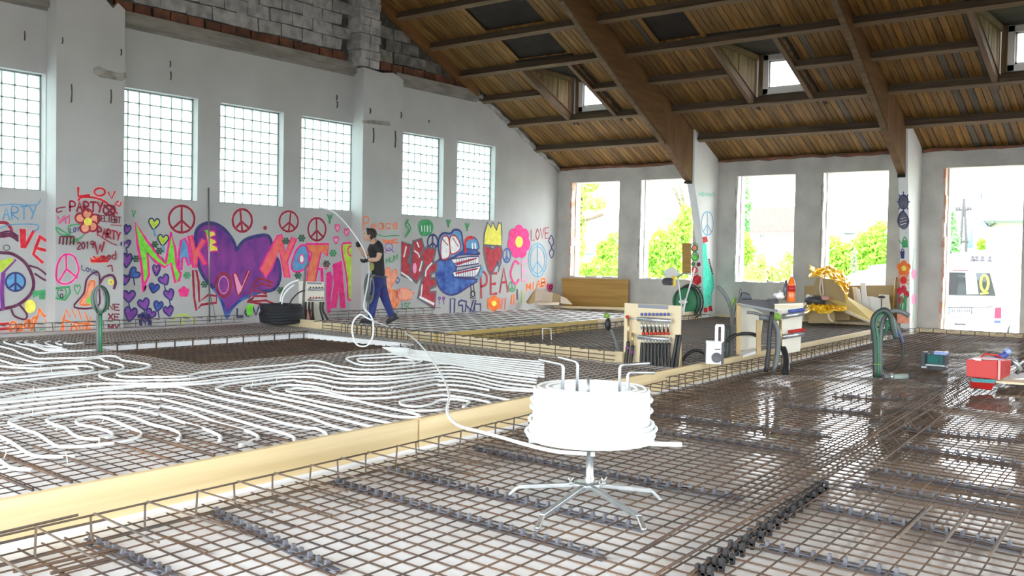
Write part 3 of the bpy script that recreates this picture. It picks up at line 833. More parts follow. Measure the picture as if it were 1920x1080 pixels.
# ---- grey serpentine spacers under the top mesh
SP = 'grey spacer strips under the mesh'
def strip(a, b, label, h=.028, off=0.0):
    p, q = gz(*a, .0), gz(*b, .0); p.z = q.z = -.02
    t = thing('spacer_strip', label, 'spacer', p)
    d = (q - p); L = d.length; d.normalize(); s = Vector((-d.y, d.x, 0))
    mb = MB()
    mb.bar(p + s * .018 + Vector((0, 0, .004)), q + s * .018 + Vector((0, 0, .004)), .006, .008); mb.bar(p - s * .018 + Vector((0, 0, .004)), q - s * .018 + Vector((0, 0, .004)), .006, .008)
    mb.bar(p + Vector((0, 0, h * .72)), q + Vector((0, 0, h * .72)), .03, .006)
    obj('rail', mb, 'spacer', t)
    mb = MB(); n = int(L / .072)
    for i in range(n):
        c = p + d * (i + .5) * .072
        mb.prism([(0, 0), (1, 0), (1, 1), (0, 1)], 'z', 0, 0.0001) if False else None
        mb.hull([c + d * .012 + s * .014, c - d * .012 + s * .014, c - d * .012 - s * .014, c + d * .012 - s * .014],
                [c + d * .006 + s * .008 + Vector((0, 0, h + .018)), c - d * .006 + s * .008 + Vector((0, 0, h + .018)), c - d * .006 - s * .008 + Vector((0, 0, h + .018)), c + d * .006 - s * .008 + Vector((0, 0, h + .018))])
    obj('clips', mb, 'spacer', t, kind='stuff')
for (a, b, l) in [((163, 1010), (330, 1079), 'nearest grey spacer strip in the lower left corner'), ((400, 957), (633, 1070), 'grey spacer strip second from the lower left corner'),
                  ((624, 902), (1133, 1043), 'grey spacer strip passing in front of the decoiler legs'), ((723, 880), (1207, 990), 'grey spacer strip under the decoiler foot'),
                  ((887, 840), (1300, 918), 'grey spacer strip just behind the decoiler post'), ((1237, 779), (1560, 816), 'grey spacer strip right of the white coil, upper'),
                  ((1237, 809), (1500, 846), 'grey spacer strip right of the white coil, lower'), ((1200, 902), (1387, 932), 'short grey spacer strip right of the decoiler foot'),
                  ((1631, 880), (1920, 929), 'grey spacer strip behind the wet patch at the right edge'), ((1597, 906), (1920, 959), 'second grey spacer strip at the right edge'),
                  ((1537, 947), (1920, 1030), 'third grey spacer strip towards the lower right'), ((1425, 1022), (1700, 1079), 'lowest grey spacer strip at the lower right'),
                  ((1560, 740), (1700, 748), 'distant spacer strip in front of the green conduits'), ((1480, 760), (1640, 775), 'distant spacer strip in the middle of the wet floor'),
                  ((1680, 800), (1915, 826), 'spacer strip inside the bright puddle at right'), ((1690, 835), (1915, 868), 'spacer strip below the bright puddle at right')]:
    strip(a, b, l)
CH = thing('chair_spacer', 'row of black chair clips between two rods at bottom centre', 'spacer', gz(1420, 1010, 0))
a, b = gz(1320, 1078, 0), gz(1540, 915, 0)
for k in range(15):
    p = a.lerp(b, k / 14); p.z = -.02
    mb = MB()
    for dx in (-.03, 0.0, .03): mb.mm((p.x + dx - .008, p.y - .012, p.z), (p.x + dx + .008, p.y + .012, p.z + .055 + RND.uniform(-.01, .01)))
    mb.mm((p.x - .04, p.y - .012, p.z + .02), (p.x + .04, p.y + .012, p.z + .03))
    obj('clip', mb, 'black', CH)

# ---- heating pipes
ZP = 0.099
def cpx(o, pts):
    X0, Y0, s_ = {1: (0, 630, 6.4), 2: (0, 740, 6.4), 3: (280, 650, 6.4), 4: (280, 740, 6.4), 5: (560, 640, 7.385), 6: (560, 720, 6.4), 7: (780, 640, 7.7125)}[o]
    return [(X0 + x / s_, Y0 + y / s_) for x, y in pts]
def run(t, *segs, z=ZP):
    px = []
    for o, pts in segs: px += cpx(o, pts)
    out = [px[0]]
    for p in px[1:]:
        if abs(p[0] - out[-1][0]) + abs(p[1] - out[-1][1]) > 2.5: out.append(p)
    P = smoothpts([gz(x, y, z) for x, y in out], 5)
    P2 = [P[0]]
    for p in P[1:]:
        if (p - P2[-1]).length > .03: P2.append(p)
    obj('pipe_run', MB().tube(P2, .0115, 6), 'pipe', t)
    return P2
HG = 'white underfloor heating pipes'
def circ(label, px): return thing('heating_pipe', label, 'pipe', gz(*px, ZP))
A_ = circ('white heating pipe laid in the S loop beside the long board', (170, 800))
RUNS = []
RUNS.append(run(A_, (4, [(340, 540), (375, 500), (340, 450), (250, 410), (128, 380)]), (2, [(1800, 350), (1600, 270), (1400, 225), (1200, 215), (900, 235), (650, 270), (560, 310), (650, 360), (780, 400), (820, 430), (900, 490), (1050, 530), (1280, 520), (1350, 480), (1300, 440), (1100, 385), (960, 360), (910, 320), (1000, 280), (1150, 265), (1300, 290), (1500, 370), (1680, 450), (1680, 500), (1500, 560), (1200, 600), (900, 625), (700, 620), (600, 570), (450, 470), (300, 420), (150, 360), (110, 330), (200, 280), (500, 215), (1000, 165), (1400, 145), (1700, 190), (1900, 240)]), (4, [(128, 235), (400, 330), (600, 390), (780, 460), (860, 510), (830, 560)])))
RUNS.append(run(A_, (2, [(-200, 245), (0, 220), (500, 160), (1000, 105), (1400, 80), (1700, 110), (1900, 155)]), (4, [(140, 135), (500, 215), (800, 330), (1150, 430), (1290, 490), (1300, 530), (1200, 570), (1050, 620)])))
RUNS.append(run(A_, (2, [(-200, 180), (0, 160), (500, 100), (1000, 50), (1400, 20), (1700, 25), (1900, 56)]), (4, [(140, 48), (600, 170), (1000, 290), (1300, 380), (1600, 460), (1740, 520), (1730, 565)])))
RUNS.append(run(A_, (2, [(-200, 120), (0, 100), (500, 50), (1000, 0), (1400, -25), (1900, -10)]), (3, [(140, 565), (400, 590), (900, 722), (1300, 830)]), (4, [(1600, 340), (1920, 405)]), (6, [(200, 530), (320, 585), (350, 635)])))
RUNS.append(run(A_, (2, [(-150, 430), (0, 500), (150, 580), (300, 680), (450, 740), (700, 745), (900, 740)])))
RUNS.append(run(A_, (2, [(-150, 700), (0, 790), (100, 860), (200, 890), (380, 900)])))
B_ = circ('white heating pipe with hairpin turns across the middle of the left bay', (450, 730))
RUNS.append(run(B_, (1, [(-100, 805), (0, 790), (400, 720), (800, 690), (1300, 640), (1600, 610), (1780, 600)]), (3, [(0, 490), (300, 480), (420, 500), (700, 580), (1000, 655), (1400, 745), (1880, 840)]), (6, [(128, 397), (400, 500), (720, 582)])))
RUNS.append(run(B_, (7, [(1730, 700), (1300, 660), (800, 550), (450, 515), (330, 520)]), (5, [(1920, 490), (1400, 555), (1100, 585), (650, 580), (400, 545), (200, 500), (0, 495)]), (3, [(1700, 362), (1500, 375), (1300, 405), (1000, 440), (850, 475), (800, 500), (850, 530), (1100, 590), (1500, 660), (1880, 760)]), (6, [(128, 320), (400, 395), (700, 470), (960, 535)])))
RUNS.append(run(B_, (7, [(1700, 725), (1200, 690), (800, 600), (450, 570), (330, 575)]), (5, [(1920, 530), (1500, 600), (1150, 655), (650, 655), (450, 625), (300, 590), (0, 555)]), (3, [(1750, 405), (1600, 415), (1300, 450), (1160, 470), (1115, 500), (1150, 530), (1400, 585), (1880, 680)]), (6, [(128, 243), (500, 330), (760, 400), (1000, 450), (1150, 478), (1300, 465)])))
RUNS.append(run(B_, (7, [(1050, 705), (800, 660), (500, 630), (330, 640)]), (5, [(1920, 590), (1500, 670), (1200, 718), (600, 715), (300, 650), (150, 620), (0, 610)]), (3, [(1750, 460), (1550, 470), (1440, 510), (1500, 550), (1700, 590), (1880, 630)]), (6, [(128, 192), (400, 250), (800, 320), (1080, 375), (1280, 400), (1550, 400)])))
RUNS.append(run(B_, (7, [(1450, 870), (1200, 820), (800, 740), (500, 700), (330, 705)]), (5, [(1920, 680), (1500, 750), (1200, 785), (800, 790), (600, 760), (300, 680), (0, 650)]), (3, [(1750, 500), (1640, 520), (1700, 545), (1880, 565)]), (6, [(150, 112), (300, 125), (500, 165), (700, 200), (900, 250), (1280, 330), (1450, 375)])))
C_ = circ('white heating pipe along the trench edge, coming from the left wall', (300, 700))
RUNS.append(run(C_, (1, [(-60, 110), (0, 125), (150, 160), (250, 210), (400, 260), (470, 272), (700, 268), (1000, 262), (1200, 245), (1380, 245), (1470, 290), (1560, 305), (1700, 325), (1790, 345), (1800, 365), (1700, 395), (1560, 412), (1440, 430), (1400, 455), (1440, 480), (1550, 492), (1780, 494)]), (3, [(0, 366), (420, 355), (600, 310), (900, 285), (1300, 245), (1700, 210)]), (5, [(0, 300), (120, 275), (230, 268), (400, 300), (500, 335), (700, 365), (850, 390), (1100, 388), (1400, 362), (1700, 330)]), (7, [(308, 324), (420, 322), (640, 350), (900, 400), (1300, 460), (1760, 515)])))
RUNS.append(run(C_, (1, [(-60, 190), (0, 210), (150, 250), (300, 285), (400, 310), (600, 320), (900, 300), (1180, 265), (1250, 295), (1370, 325), (1480, 360), (1460, 395), (1350, 420), (1230, 440), (1190, 470), (1230, 500), (1350, 525), (1600, 540)]), (3, [(0, 402), (450, 390), (900, 320), (1300, 300), (1700, 250)]), (5, [(0, 345), (200, 335), (400, 370), (600, 415), (700, 430), (1100, 435), (1500, 405)]), (7, [(250, 380), (500, 375), (800, 410), (1200, 490), (1740, 560)])))
RUNS.append(run(C_, (1, [(-60, 720), (0, 710), (300, 660), (700, 620), (1000, 580), (1400, 570), (1780, 572)]), (3, [(0, 445), (500, 430), (900, 380), (1300, 340), (1700, 300)]), (5, [(0, 405), (200, 395), (380, 410), (600, 465), (800, 490), (1200, 490), (1600, 455)]), (7, [(250, 430), (500, 420), (800, 450), (1200, 530), (1740, 600)])))
RUNS.append(run(C_, (1, [(-60, 780), (0, 770), (500, 690), (900, 650), (1300, 615), (1780, 592)]), (3, [(0, 470), (500, 455), (800, 430), (1100, 395), (1500, 345)]), (5, [(0, 450), (200, 455), (400, 490), (600, 520), (1100, 525), (1500, 500)]), (7, [(250, 480), (500, 470), (800, 500), (1200, 590), (1720, 655)])))
D_ = circ('white heating pipe loops at the left edge below the painted pillar', (60, 690))
RUNS.append(run(D_, (1, [(-60, 270), (0, 290), (100, 320), (200, 350), (400, 350), (700, 320), (1000, 310), (1100, 320), (1200, 355), (1310, 385), (1250, 420), (1050, 450), (700, 485), (300, 530), (-60, 565)])))
RUNS.append(run(D_, (1, [(-60, 350), (0, 360), (200, 380), (500, 390), (750, 370), (950, 360), (1080, 370), (1120, 390), (1080, 420), (900, 440), (400, 480), (-60, 525)])))
RUNS.append(run(D_, (1, [(-60, 440), (200, 440), (450, 415), (700, 385), (860, 380), (935, 390), (900, 415), (600, 445), (200, 495), (-60, 505)])))
for seg in ([(90, 45), (45, 70), (100, 95), (260, 135), (370, 165), (430, 195), (520, 205), (700, 190), (1000, 175), (1160, 165)], [(260, 60), (200, 75), (240, 95), (420, 125), (520, 160), (620, 180), (900, 175)], [(330, 60), (300, 75), (350, 95), (480, 120), (560, 155), (800, 160)], [(430, 55), (408, 70), (440, 95), (560, 125), (740, 140)], [(600, 62), (545, 80), (590, 105), (700, 135)], [(720, 60), (670, 85), (740, 108)], [(800, 75), (770, 90), (870, 95), (1000, 80)]):
    RUNS.append(run(D_, (1, seg)))
E_ = circ('white heating pipe spiral and supply bundle before the cross board', (720, 675))
RUNS.append(run(E_, (5, [(1920, 200), (1300, 175), (1000, 190), (780, 205), (660, 235), (720, 280), (850, 325), (1000, 335), (1300, 320), (1600, 300), (1710, 270), (1620, 258), (1500, 250)])))
RUNS.append(run(E_, (5, [(1500, 205), (1000, 230), (830, 240), (820, 262), (880, 290), (1100, 292), (1250, 275), (1320, 250), (1570, 262), (1560, 285), (1400, 302)])))
for k in range(7):
    RUNS.append(run(E_, (5, [(1160 + 30 * k, 85 + 16 * k), (1500, 100 + 19 * k)]), (7, [(0, 135 + 20 * k), (900, 215 + 27 * k), (1850, 300 + 36 * k)])))
F_ = circ('short white heating pipe spiral beside the board left of the coil', (830, 755))
RUNS.append(run(F_, (7, [(1030, 955), (1080, 905), (1050, 880), (800, 830), (500, 790), (350, 780), (150, 800), (0, 830)]), (6, [(1400, 180), (1240, 200), (1215, 225), (1260, 255), (1420, 272), (1600, 238), (1680, 195), (1780, 185)]), (7, [(600, 840), (750, 868), (762, 890), (680, 950)])))
RUNS.append(run(F_, (6, [(1300, 310), (1420, 322), (1620, 318), (1780, 300)])))
# little white cable ties standing on the pipes
TG = 'white cable ties on the heating pipes'
k = 0
for (x, y, dx) in [(76, 690, 0), (62, 738, 1), (186, 655, 0), (163, 728, 2), (212, 728, 1), (247, 722, 0), (300, 741, 3), (96, 700, 0), (355, 715, 0), (470, 695, 0), (489, 720, 0), (470, 728, 4), (518, 718, 0), (620, 735, 3), (732, 735, 4), (775, 690, 1), (60, 780, 1), (190, 795, 5), (257, 775, 6), (105, 808, 2), (188, 840, -4), (126, 868, -3), (7, 860, 5), (646, 752, 2), (988, 702, 1)]:
    p = gz(x, y, ZP); q = p + RT * (dx * mpp(p)) + Vector((0, 0, .055))
    o = obj('cable_tie', MB().tube([p, p.lerp(q, .5) + RT * .004, q], .003, 4), 'pipe'); tag(o, 'thin white cable tie end sticking up from a heating pipe', 'cable tie', TG); k += 1
# opposite walls behind the camera, unseen; added with wide openings to set the light
WR = struct('wall_front', 'unseen opposite eaves wall, large openings added for light')
mb = MB(); xs = [-0.32, 1.0, 4.3, 4.6, 8.85, 9.1, 13.3, 13.6, 19.6, 20.3][:9] + [20.3]
for i in range(0, len(xs) - 1, 2): mb.mm((xs[i], -22.4, -.8), (xs[i + 1], -22.05, 3.4))
mb.mm((-.32, -22.4, 3.4), (20.3, -22.05, 3.69)); obj('plaster', mb, 'plaster', WR)
WG = struct('wall_right', 'unseen opposite gable wall, tall gate opening added for light')
mb = MB(); mb.mm((20, -22.4, -.8), (20.3, -17, 4.9)); mb.mm((20, -10, -.8), (20.3, .36, 4.9)); mb.mm((20, -17, 4.2), (20.3, -10, 4.9)); mb.prism([(-22.3, 4.7), (-22.3, 3.7), (.3, 3.7), (.3, 4.7), (.3, 3.69), (-11, 8.6)][1:], 'x', 20, 20.3) if False else mb.prism([(-20.5, 4.9), (-1.5, 4.9), (-2.6, 4.85), (-11, 8.55), (-19.5, 4.9)], 'x', 20, 20.3)
obj('plaster', mb, 'plaster', WG)
# ================================================================ GRAFFITI (flat paint on the plaster: parts of the wall)
PC = {'red': srgb(150, 30, 55), 'dred': srgb(120, 25, 50), 'brightred': srgb(205, 25, 45), 'pink': srgb(235, 50, 130), 'hotpink': srgb(235, 40, 140), 'lpink': srgb(240, 150, 190), 'purple': srgb(110, 60, 140),
      'violet': srgb(130, 70, 160), 'navy': srgb(52, 50, 110), 'blue': srgb(45, 75, 150), 'lblue': srgb(90, 150, 195), 'cyan': srgb(90, 165, 200), 'green': srgb(60, 150, 95), 'lime': srgb(120, 215, 60), 'ygreen': srgb(185, 210, 70),
      'dgreen': srgb(35, 85, 60), 'orange': srgb(235, 115, 45), 'orange2': srgb(240, 125, 85), 'yellow': srgb(245, 225, 90), 'black': srgb(40, 38, 45), 'grey': srgb(95, 95, 105), 'white': srgb(232, 234, 234), 'maroon': srgb(95, 25, 40), 'crimson': srgb(175, 45, 60),
      'brown': srgb(95, 55, 40), 'turq': srgb(70, 210, 180), 'peach': srgb(230, 150, 120), 'plum': srgb(95, 35, 70), 'salmon': srgb(240, 100, 95)}
GLOW = ('red', 'brightred', 'hotpink', 'dred', 'orange')
for _c in GLOW: PC['pale_' + _c] = tuple(PC[_c][i] * .38 + .70 * .62 for i in range(3))
PM = {}
def paint(c):
    if c not in PM: PM[c] = mat('spray_paint_' + c, PC[c], tuple(min(1, v * 1.25 + .03) for v in PC[c]), scale=9, rough=0.8)
    return PM[c]
PM['purple'] = mat('purple_brushed_paint', srgb(96, 52, 135), srgb(170, 75, 165), scale=3.2, stretch=(1, 1.2, .7), rough=.8, detail=6, lo=.3, hi=.75)
PM['blue'] = mat('blue_brushed_paint', srgb(40, 66, 150), srgb(85, 130, 200), scale=4, rough=.8, detail=6)
LAYER = [0]
def plane_of(px):
    if 1 <= 0: return 0
    if 104 <= px < 229: return 0.3
    if 680 <= px < 751: return 0.3
    return 0.0
class G:                                                     # one painted motif = one part of the wall
    def __init__(s, name, label=None, X=None, on=WA, pl='x'):
        s.n, s.l, s.X, s.on, s.pl, s.parts = name, label, X, on, pl, []
        s.root = None; s.k = 0
    def P(s, x, y, eps):
        if s.pl == 'x':
            X = s.X if s.X is not None else plane_of(x)
            return gx(x, y, X + eps)
        if s.pl == 'y': return gy(x, y, s.X - eps)
        return s.pl(x, y, eps)
    def emit(s, mb, c):
        o = obj(s.n if s.root is None else 'paint_layer', mb, paint(c), s.on if s.root is None else s.root, s.l if s.root is None else None)
        if s.root is None: s.root = o if s.on.parent is None else s.on
        return o
    def eps(s):
        s.k += 1
        return (0.004 if s.n == 'painted_heart' and s.l and 'huge' in s.l else 0.0065) + s.k * 0.0003
    def line(s, c, wpx, pts, smooth=True, closed=False):
        if wpx >= 2.4 and c in GLOW:
            s.line_('pale_' + c, wpx * 1.6 + 1.6, pts, smooth, closed)
        return s.line_(c, wpx * 1.22, pts, smooth, closed)
    def line_(s, c, wpx, pts, smooth=True, closed=False):
        e = s.eps() if not c.startswith('pale_') else .0015 + (s.k % 5) * .0004 + (.006 if s.l and 'letter' in s.n else 0) * 0
        P = [s.P(x, y, e) for x, y in pts]
        wm = wpx * mpp(P[0]) * .5
        if smooth and len(P) > 2: P = smoothpts(P, 4, closed)
        if closed: P.append(P[0])
        nrm = Vector((1, 0, 0)) if s.pl == 'x' else (Vector((0, -1, 0)) if s.pl == 'y' else s.nrm)
        L, R = [], []
        for i, p in enumerate(P):
            t = (P[min(i + 1, len(P) - 1)] - P[max(i - 1, 0)])
            if closed and i in (0, len(P) - 1): t = P[1] - P[-2]
            if t.length < 1e-6: t = Vector((0, 0, 1))
            t.normalize(); sd = t.cross(nrm).normalized() * wm
            L.append(p + sd); R.append(p - sd)
        if not closed:
            t = (P[1] - P[0]).normalized() * wm * .6; L[0] -= t; R[0] -= t
            t = (P[-1] - P[-2]).normalized() * wm * .6; L[-1] += t; R[-1] += t
        n = len(P); mb = MB(); mb.add(L + R, [(i, i + 1, n + i + 1, n + i) for i in range(n - 1)])
        s.cur = mb; s.emit(mb, c); return s
    def fill(s, c, pts, smooth=False):
        e = s.eps()
        P = [s.P(x, y, e) for x, y in pts]
        if smooth: P = smoothpts(P, 4, True)
        mb = MB(); mb.add(P, [tuple(range(len(P)))]); s.emit(mb, c); return s
    def outl(s, c, fillc, wpx, pts, smooth=False):
        if fillc: s.fill(fillc, pts, smooth)
        return s.line(c, wpx, pts, smooth=smooth, closed=True)
    def ring(s, c, wpx, cx, cy, rx, ry, fillc=None):
        pts = [(cx + rx * cos(a * pi / 8), cy + ry * sin(a * pi / 8)) for a in range(16)]
        return s.outl(c, fillc, wpx, pts, True)
def K(o, *pts):
    X0, Y0, s_ = {'a': (0, 330, 3.273), 'b': (230, 370, 3.725), 'c': (640, 380, 4.155), 'd': (960, 300, 3.1775), 'e': (1320, 300, 3.1767), 'f': (1500, 480, 4.5)}[o]
    return [(X0 + x / s_, Y0 + y / s_) for x, y in pts]
GLY = {'A': [[(0, 1), (.5, 0), (1, 1)], [(.2, .6), (.8, .6)]], 'B': [[(0, 1), (0, 0), (.8, .1), (.7, .45), (0, .5), (.9, .6), (.8, .95), (0, 1)]], 'C': [[(1, .15), (.5, 0), (0, .5), (.5, 1), (1, .85)]], 'D': [[(0, 0), (0, 1), (.8, .8), (.9, .3), (0, 0)]],
       'E': [[(1, 0), (0, 0), (0, 1), (1, 1)], [(0, .5), (.8, .5)]], 'F': [[(1, 0), (0, 0), (0, 1)], [(0, .5), (.8, .5)]], 'H': [[(0, 0), (0, 1)], [(1, 0), (1, 1)], [(0, .5), (1, .5)]], 'I': [[(.5, 0), (.5, 1)]], 'K': [[(0, 0), (0, 1)], [(1, 0), (0, .55), (1, 1)]],
       'L': [[(0, 0), (0, 1), (1, 1)]], 'M': [[(0, 1), (0, 0), (.5, .6), (1, 0), (1, 1)]], 'N': [[(0, 1), (0, 0), (1, 1), (1, 0)]], 'O': [[(.5, 0), (0, .5), (.5, 1), (1, .5), (.5, 0)]], 'P': [[(0, 1), (0, 0), (.9, .1), (.9, .45), (0, .55)]], 'R': [[(0, 1), (0, 0), (.9, .1), (.8, .45), (0, .5), (1, 1)]],
       'S': [[(1, .1), (.3, 0), (.1, .35), (.9, .65), (.7, 1), (0, .9)]], 'T': [[(0, 0), (1, 0)], [(.5, 0), (.5, 1)]], 'U': [[(0, 0), (0, .8), (.5, 1), (1, .8), (1, 0)]], 'V': [[(0, 0), (.5, 1), (1, 0)]], 'W': [[(0, 0), (.25, 1), (.5, .3), (.75, 1), (1, 0)]], 'X': [[(0, 0), (1, 1)], [(1, 0), (0, 1)]], 'Y': [[(0, 0), (.5, .5)], [(1, 0), (.3, 1)]], 'Z': [[(0, 0), (1, 0), (0, 1), (1, 1)]],
       '1': [[(.2, .2), (.5, 0), (.5, 1)]], '2': [[(0, .2), (.5, 0), (1, .3), (0, 1), (1, 1)]], '0': [[(.5, 0), (0, .5), (.5, 1), (1, .5), (.5, 0)]], '9': [[(1, .4), (.4, .5), (.2, .2), (.7, 0), (1, .3), (.8, 1)]], 'a': [[(.9, .45), (.3, .4), (.1, .8), (.6, 1), (.9, .7), (.9, .4), (1, 1)]], 'b': [[(0, 0), (0, 1), (.8, .9), (.8, .5), (0, .5)]],
       'c': [[(.9, .5), (.3, .45), (.1, .8), (.5, 1), (.9, .9)]], 'd': [[(.9, 0), (.9, 1), (.1, .9), (.2, .5), (.9, .5)]], 'e': [[(.1, .7), (.9, .65), (.6, .4), (.1, .6), (.3, 1), (.9, .9)]], 'i': [[(.5, .4), (.5, 1)]], 'l': [[(.5, 0), (.5, 1)]], 'n': [[(.1, .4), (.1, 1)], [(.1, .55), (.6, .4), (.9, .6), (.9, 1)]], 'o': [[(.5, .4), (.1, .7), (.5, 1), (.9, .7), (.5, .4)]], 'r': [[(.1, .4), (.1, 1)], [(.1, .6), (.8, .4)]], 's': [[(.9, .45), (.3, .45), (.8, .75), (.1, 1)]], 't': [[(.5, .1), (.5, 1)], [(.1, .4), (.9, .4)]], 'v': [[(.1, .4), (.5, 1), (.9, .4)]], 'y': [[(.1, .4), (.5, .8)], [(.9, .4), (.3, 1.3)]], 'g': [[(.9, .45), (.2, .5), (.2, .9), (.9, .9), (.9, .4), (.8, 1.3), (.2, 1.3)]]}
def text(g, s, c, w, x0, y0, x1, y1, h, gap=.25):
    n = len(s)
    for i, ch in enumerate(s):
        if ch == ' ' or ch not in GLY: continue
        t0 = i / n; cw = (x1 - x0) / n * (1 - gap)
        bx = x0 + (x1 - x0) * t0; by = y0 + (y1 - y0) * t0
        sl = (y1 - y0) / (x1 - x0 + 1e-6)
        for st in GLY[ch]: g.line(c, w, [(bx + u * cw, by + sl * u * cw + (v - 1) * h) for u, v in st], smooth=len(st) > 4)
    return g
def peace(g, c, w, cx, cy, rx, ry, fillc=None, lean=0):
    g.ring(c, w, cx, cy, rx, ry, fillc)
    g.line(c, w, [(cx + lean, cy - ry), (cx, cy + ry)], False); g.line(c, w, [(cx + lean * .2, cy + ry * .1), (cx - rx * .7, cy + ry * .7)], False); g.line(c, w, [(cx + lean * .2, cy + ry * .1), (cx + rx * .7, cy + ry * .7)], False); return g
def heartpts(cx, cy, w, h, tilt=0):
    P = [(0, -.28), (.16, -.48), (.36, -.5), (.5, -.3), (.46, -.05), (.28, .22), (0, .5), (-.28, .22), (-.46, -.05), (-.5, -.3), (-.36, -.5), (-.16, -.48)]
    return [(cx + (x * w * cos(tilt) - y * h * sin(tilt)), cy + (x * w * sin(tilt) + y * h * cos(tilt))) for x, y in P]
def flower(g, c, ctr, cx, cy, r, n=6, ry=None, out=None, ow=2):
    ry = ry or r
    for k in range(n):
        a = 2 * pi * k / n - pi / 2
        g.ring(out or c, ow, cx + r * .58 * cos(a), cy + ry * .58 * sin(a), r * .36, ry * .36, c)
    g.ring(ctr, 1, cx, cy, r * .3, ry * .3, ctr); return g

# --- far left wall strip
g = G('graffiti_lettering', 'blue lettering ARTY under a wavy line')
for st in ([(0, 180), (80, 172), (140, 178), (200, 178), (235, 172), (250, 140)], [(0, 320), (60, 300), (150, 295), (230, 300), (232, 325), (205, 340)]): g.line('lblue', 1.6, K('a', *st))
text(g, 'ARTY', 'lblue', 2, *K('a', (18, 270))[0], *K('a', (235, 262))[0], 24)
g = G('graffiti_lettering', 'dark red lettering LOVE sloping over a sitting figure')
g.line('red', 5, K('a', (0, 285), (40, 290), (70, 330), (60, 360), (20, 370)))
for st in ([(130, 330), (135, 440), (150, 440), (205, 340)], [(150, 330), (150, 430)], [(245, 370), (205, 480), (260, 530)], [(245, 372), (305, 412)], [(215, 440), (295, 460)]): g.line('brightred', 4.5, K('a', *st), False)
for k in range(3): g.line('plum', 3, K('a', (0, 350 + k * 12), (60, 340 + k * 14), (110, 370 + k * 14)))
g.ring('grey', 1.5, *K('a', (40, 440))[0], 6, 5)
g = G('peace_sign', 'blue peace sign on the round belly of the sitting figure')
g.line('plum', 5, K('a', (0, 470), (80, 480), (160, 540), (205, 640), (190, 720), (110, 790), (0, 820)))
g.line('purple', 6, K('a', (20, 600), (12, 700), (18, 815)))
g.line('purple', 3, K('a', (95, 515), (15, 600)))
g.fill('ygreen', K('a', (0, 520), (70, 500), (85, 520), (10, 590), (0, 590)))
peace(g, 'navy', 3, *K('a', (95, 650))[0], 18, 17, 'lblue')
for st in ([(180, 550), (240, 570), (295, 620), (280, 640), (215, 600)], [(70, 820), (90, 860), (150, 880), (165, 850), (120, 790)]): g.line('plum', 3, K('a', *st))
g.ring('yellow', 1, *K('a', (185, 800))[0], 10, 12, 'yellow')
g.outl('green', 'green', 2, K('a', (200, 710), (275, 700), (270, 755), (245, 755), (240, 725), (205, 745)))
g = G('graffiti_lettering', 'orange lettering Peace above the floor at far left')
text(g, 'Peac', 'orange', 3.2, *K('a', (65, 985))[0], *K('a', (235, 900))[0], 24)
g.line('orange', 3, K('a', (180, 975), (235, 850), (240, 815), (270, 860), (290, 850), (280, 895)))
for yy in (910, 940, 970): g.line('brightred', 4, K('a', (0, yy), (50, yy - 4)), False)
text(g, 'OF', 'green', 1.5, *K('a', (190, 985))[0], *K('a', (300, 975))[0], 12)
# --- first pilaster
g = G('graffiti_lettering', 'red lettering LOVE arching over PARTY on the painted pillar')
text(g, 'L', 'brightred', 3.6, *K('a', (480, 125))[0], *K('a', (570, 115))[0], 16); g.ring('brightred', 3, *K('a', (612, 98))[0], 10, 7)
g.line('brightred', 2.6, K('a', (665, 100), (685, 140), (705, 95)), False); g.line('brightred', 2.6, K('a', (725, 155), (705, 175), (735, 185), (745, 160)), False)
g.line('brightred', 3, K('a', (480, 150), (500, 132), (560, 130), (640, 155), (720, 230)))
text(g, 'PARTY', 'red', 3, *K('a', (430, 215))[0], *K('a', (640, 222))[0], 18)
g.ring('dred', 3, *K('a', (670, 210))[0], 11, 9); g.line('dred', 4, K('a', (640, 180), (700, 240)), False); g.line('dred', 4, K('a', (700, 185), (650, 240)), False)
text(g, 'BELIEBT', 'dred', 1.8, *K('a', (600, 275))[0], *K('a', (745, 290))[0], 11); g.line('red', 1.4, K('a', (680, 300), (745, 305)), False)
g.line('red', 2, K('a', (400, 190), (350, 200), (352, 222), (380, 215)))
for st in ([(355, 250), (370, 285), (395, 240), (405, 290)], [(360, 290), (430, 240), (425, 290)]): g.line('pink', 2, K('a', *st), False)
text(g, 'PARTY', 'red', 2.6, *K('a', (600, 365))[0], *K('a', (745, 400))[0], 16); g.line('red', 1.6, K('a', (600, 360), (680, 410), (715, 425)), False)
text(g, '2019', 'dred', 2, *K('a', (475, 450))[0], *K('a', (580, 440))[0], 13)
g.line('red', 3.4, K('a', (580, 405), (600, 480), (615, 420), (625, 465), (640, 405)), False)
text(g, 'ood', 'red', 2.2, *K('a', (625, 520))[0], *K('a', (720, 505))[0], 14); g.line('red', 2, K('a', (660, 555), (685, 550), (690, 585)))
for k in range(4): g.line('maroon', 2.4, K('a', (365 + 22 * k, 415), (370 + 22 * k, 375), (388 + 22 * k, 375), (386 + 22 * k, 420)))
g = G('painted_flower', 'red petalled flower with a yellow centre on the pillar'); cx, cy = K('a', (540, 280))[0]
for dx, dy in ((-48, -22), (-5, -48), (42, -15), (28, 30), (-18, 40)): g.ring('red', 3, cx + dx / 3.3, cy + dy / 3.3, 9, 9, 'peach')
g.ring('yellow', 1, cx, cy, 7, 7, 'yellow')
g = G('painted_leaf', 'green leaf shape holding the word LOVE')
g.outl('green', None, 2.2, K('a', (420, 330), (430, 305), (490, 298), (525, 330), (500, 375), (460, 390), (435, 370)), True); g.line('green', 2.2, K('a', (420, 360), (345, 315), (365, 355), (420, 365))); g.line('green', 2.2, K('a', (455, 385), (440, 410), (480, 395)))
text(g, 'LOVE', 'navy', 1.4, *K('a', (430, 350))[0], *K('a', (512, 335))[0], 9)
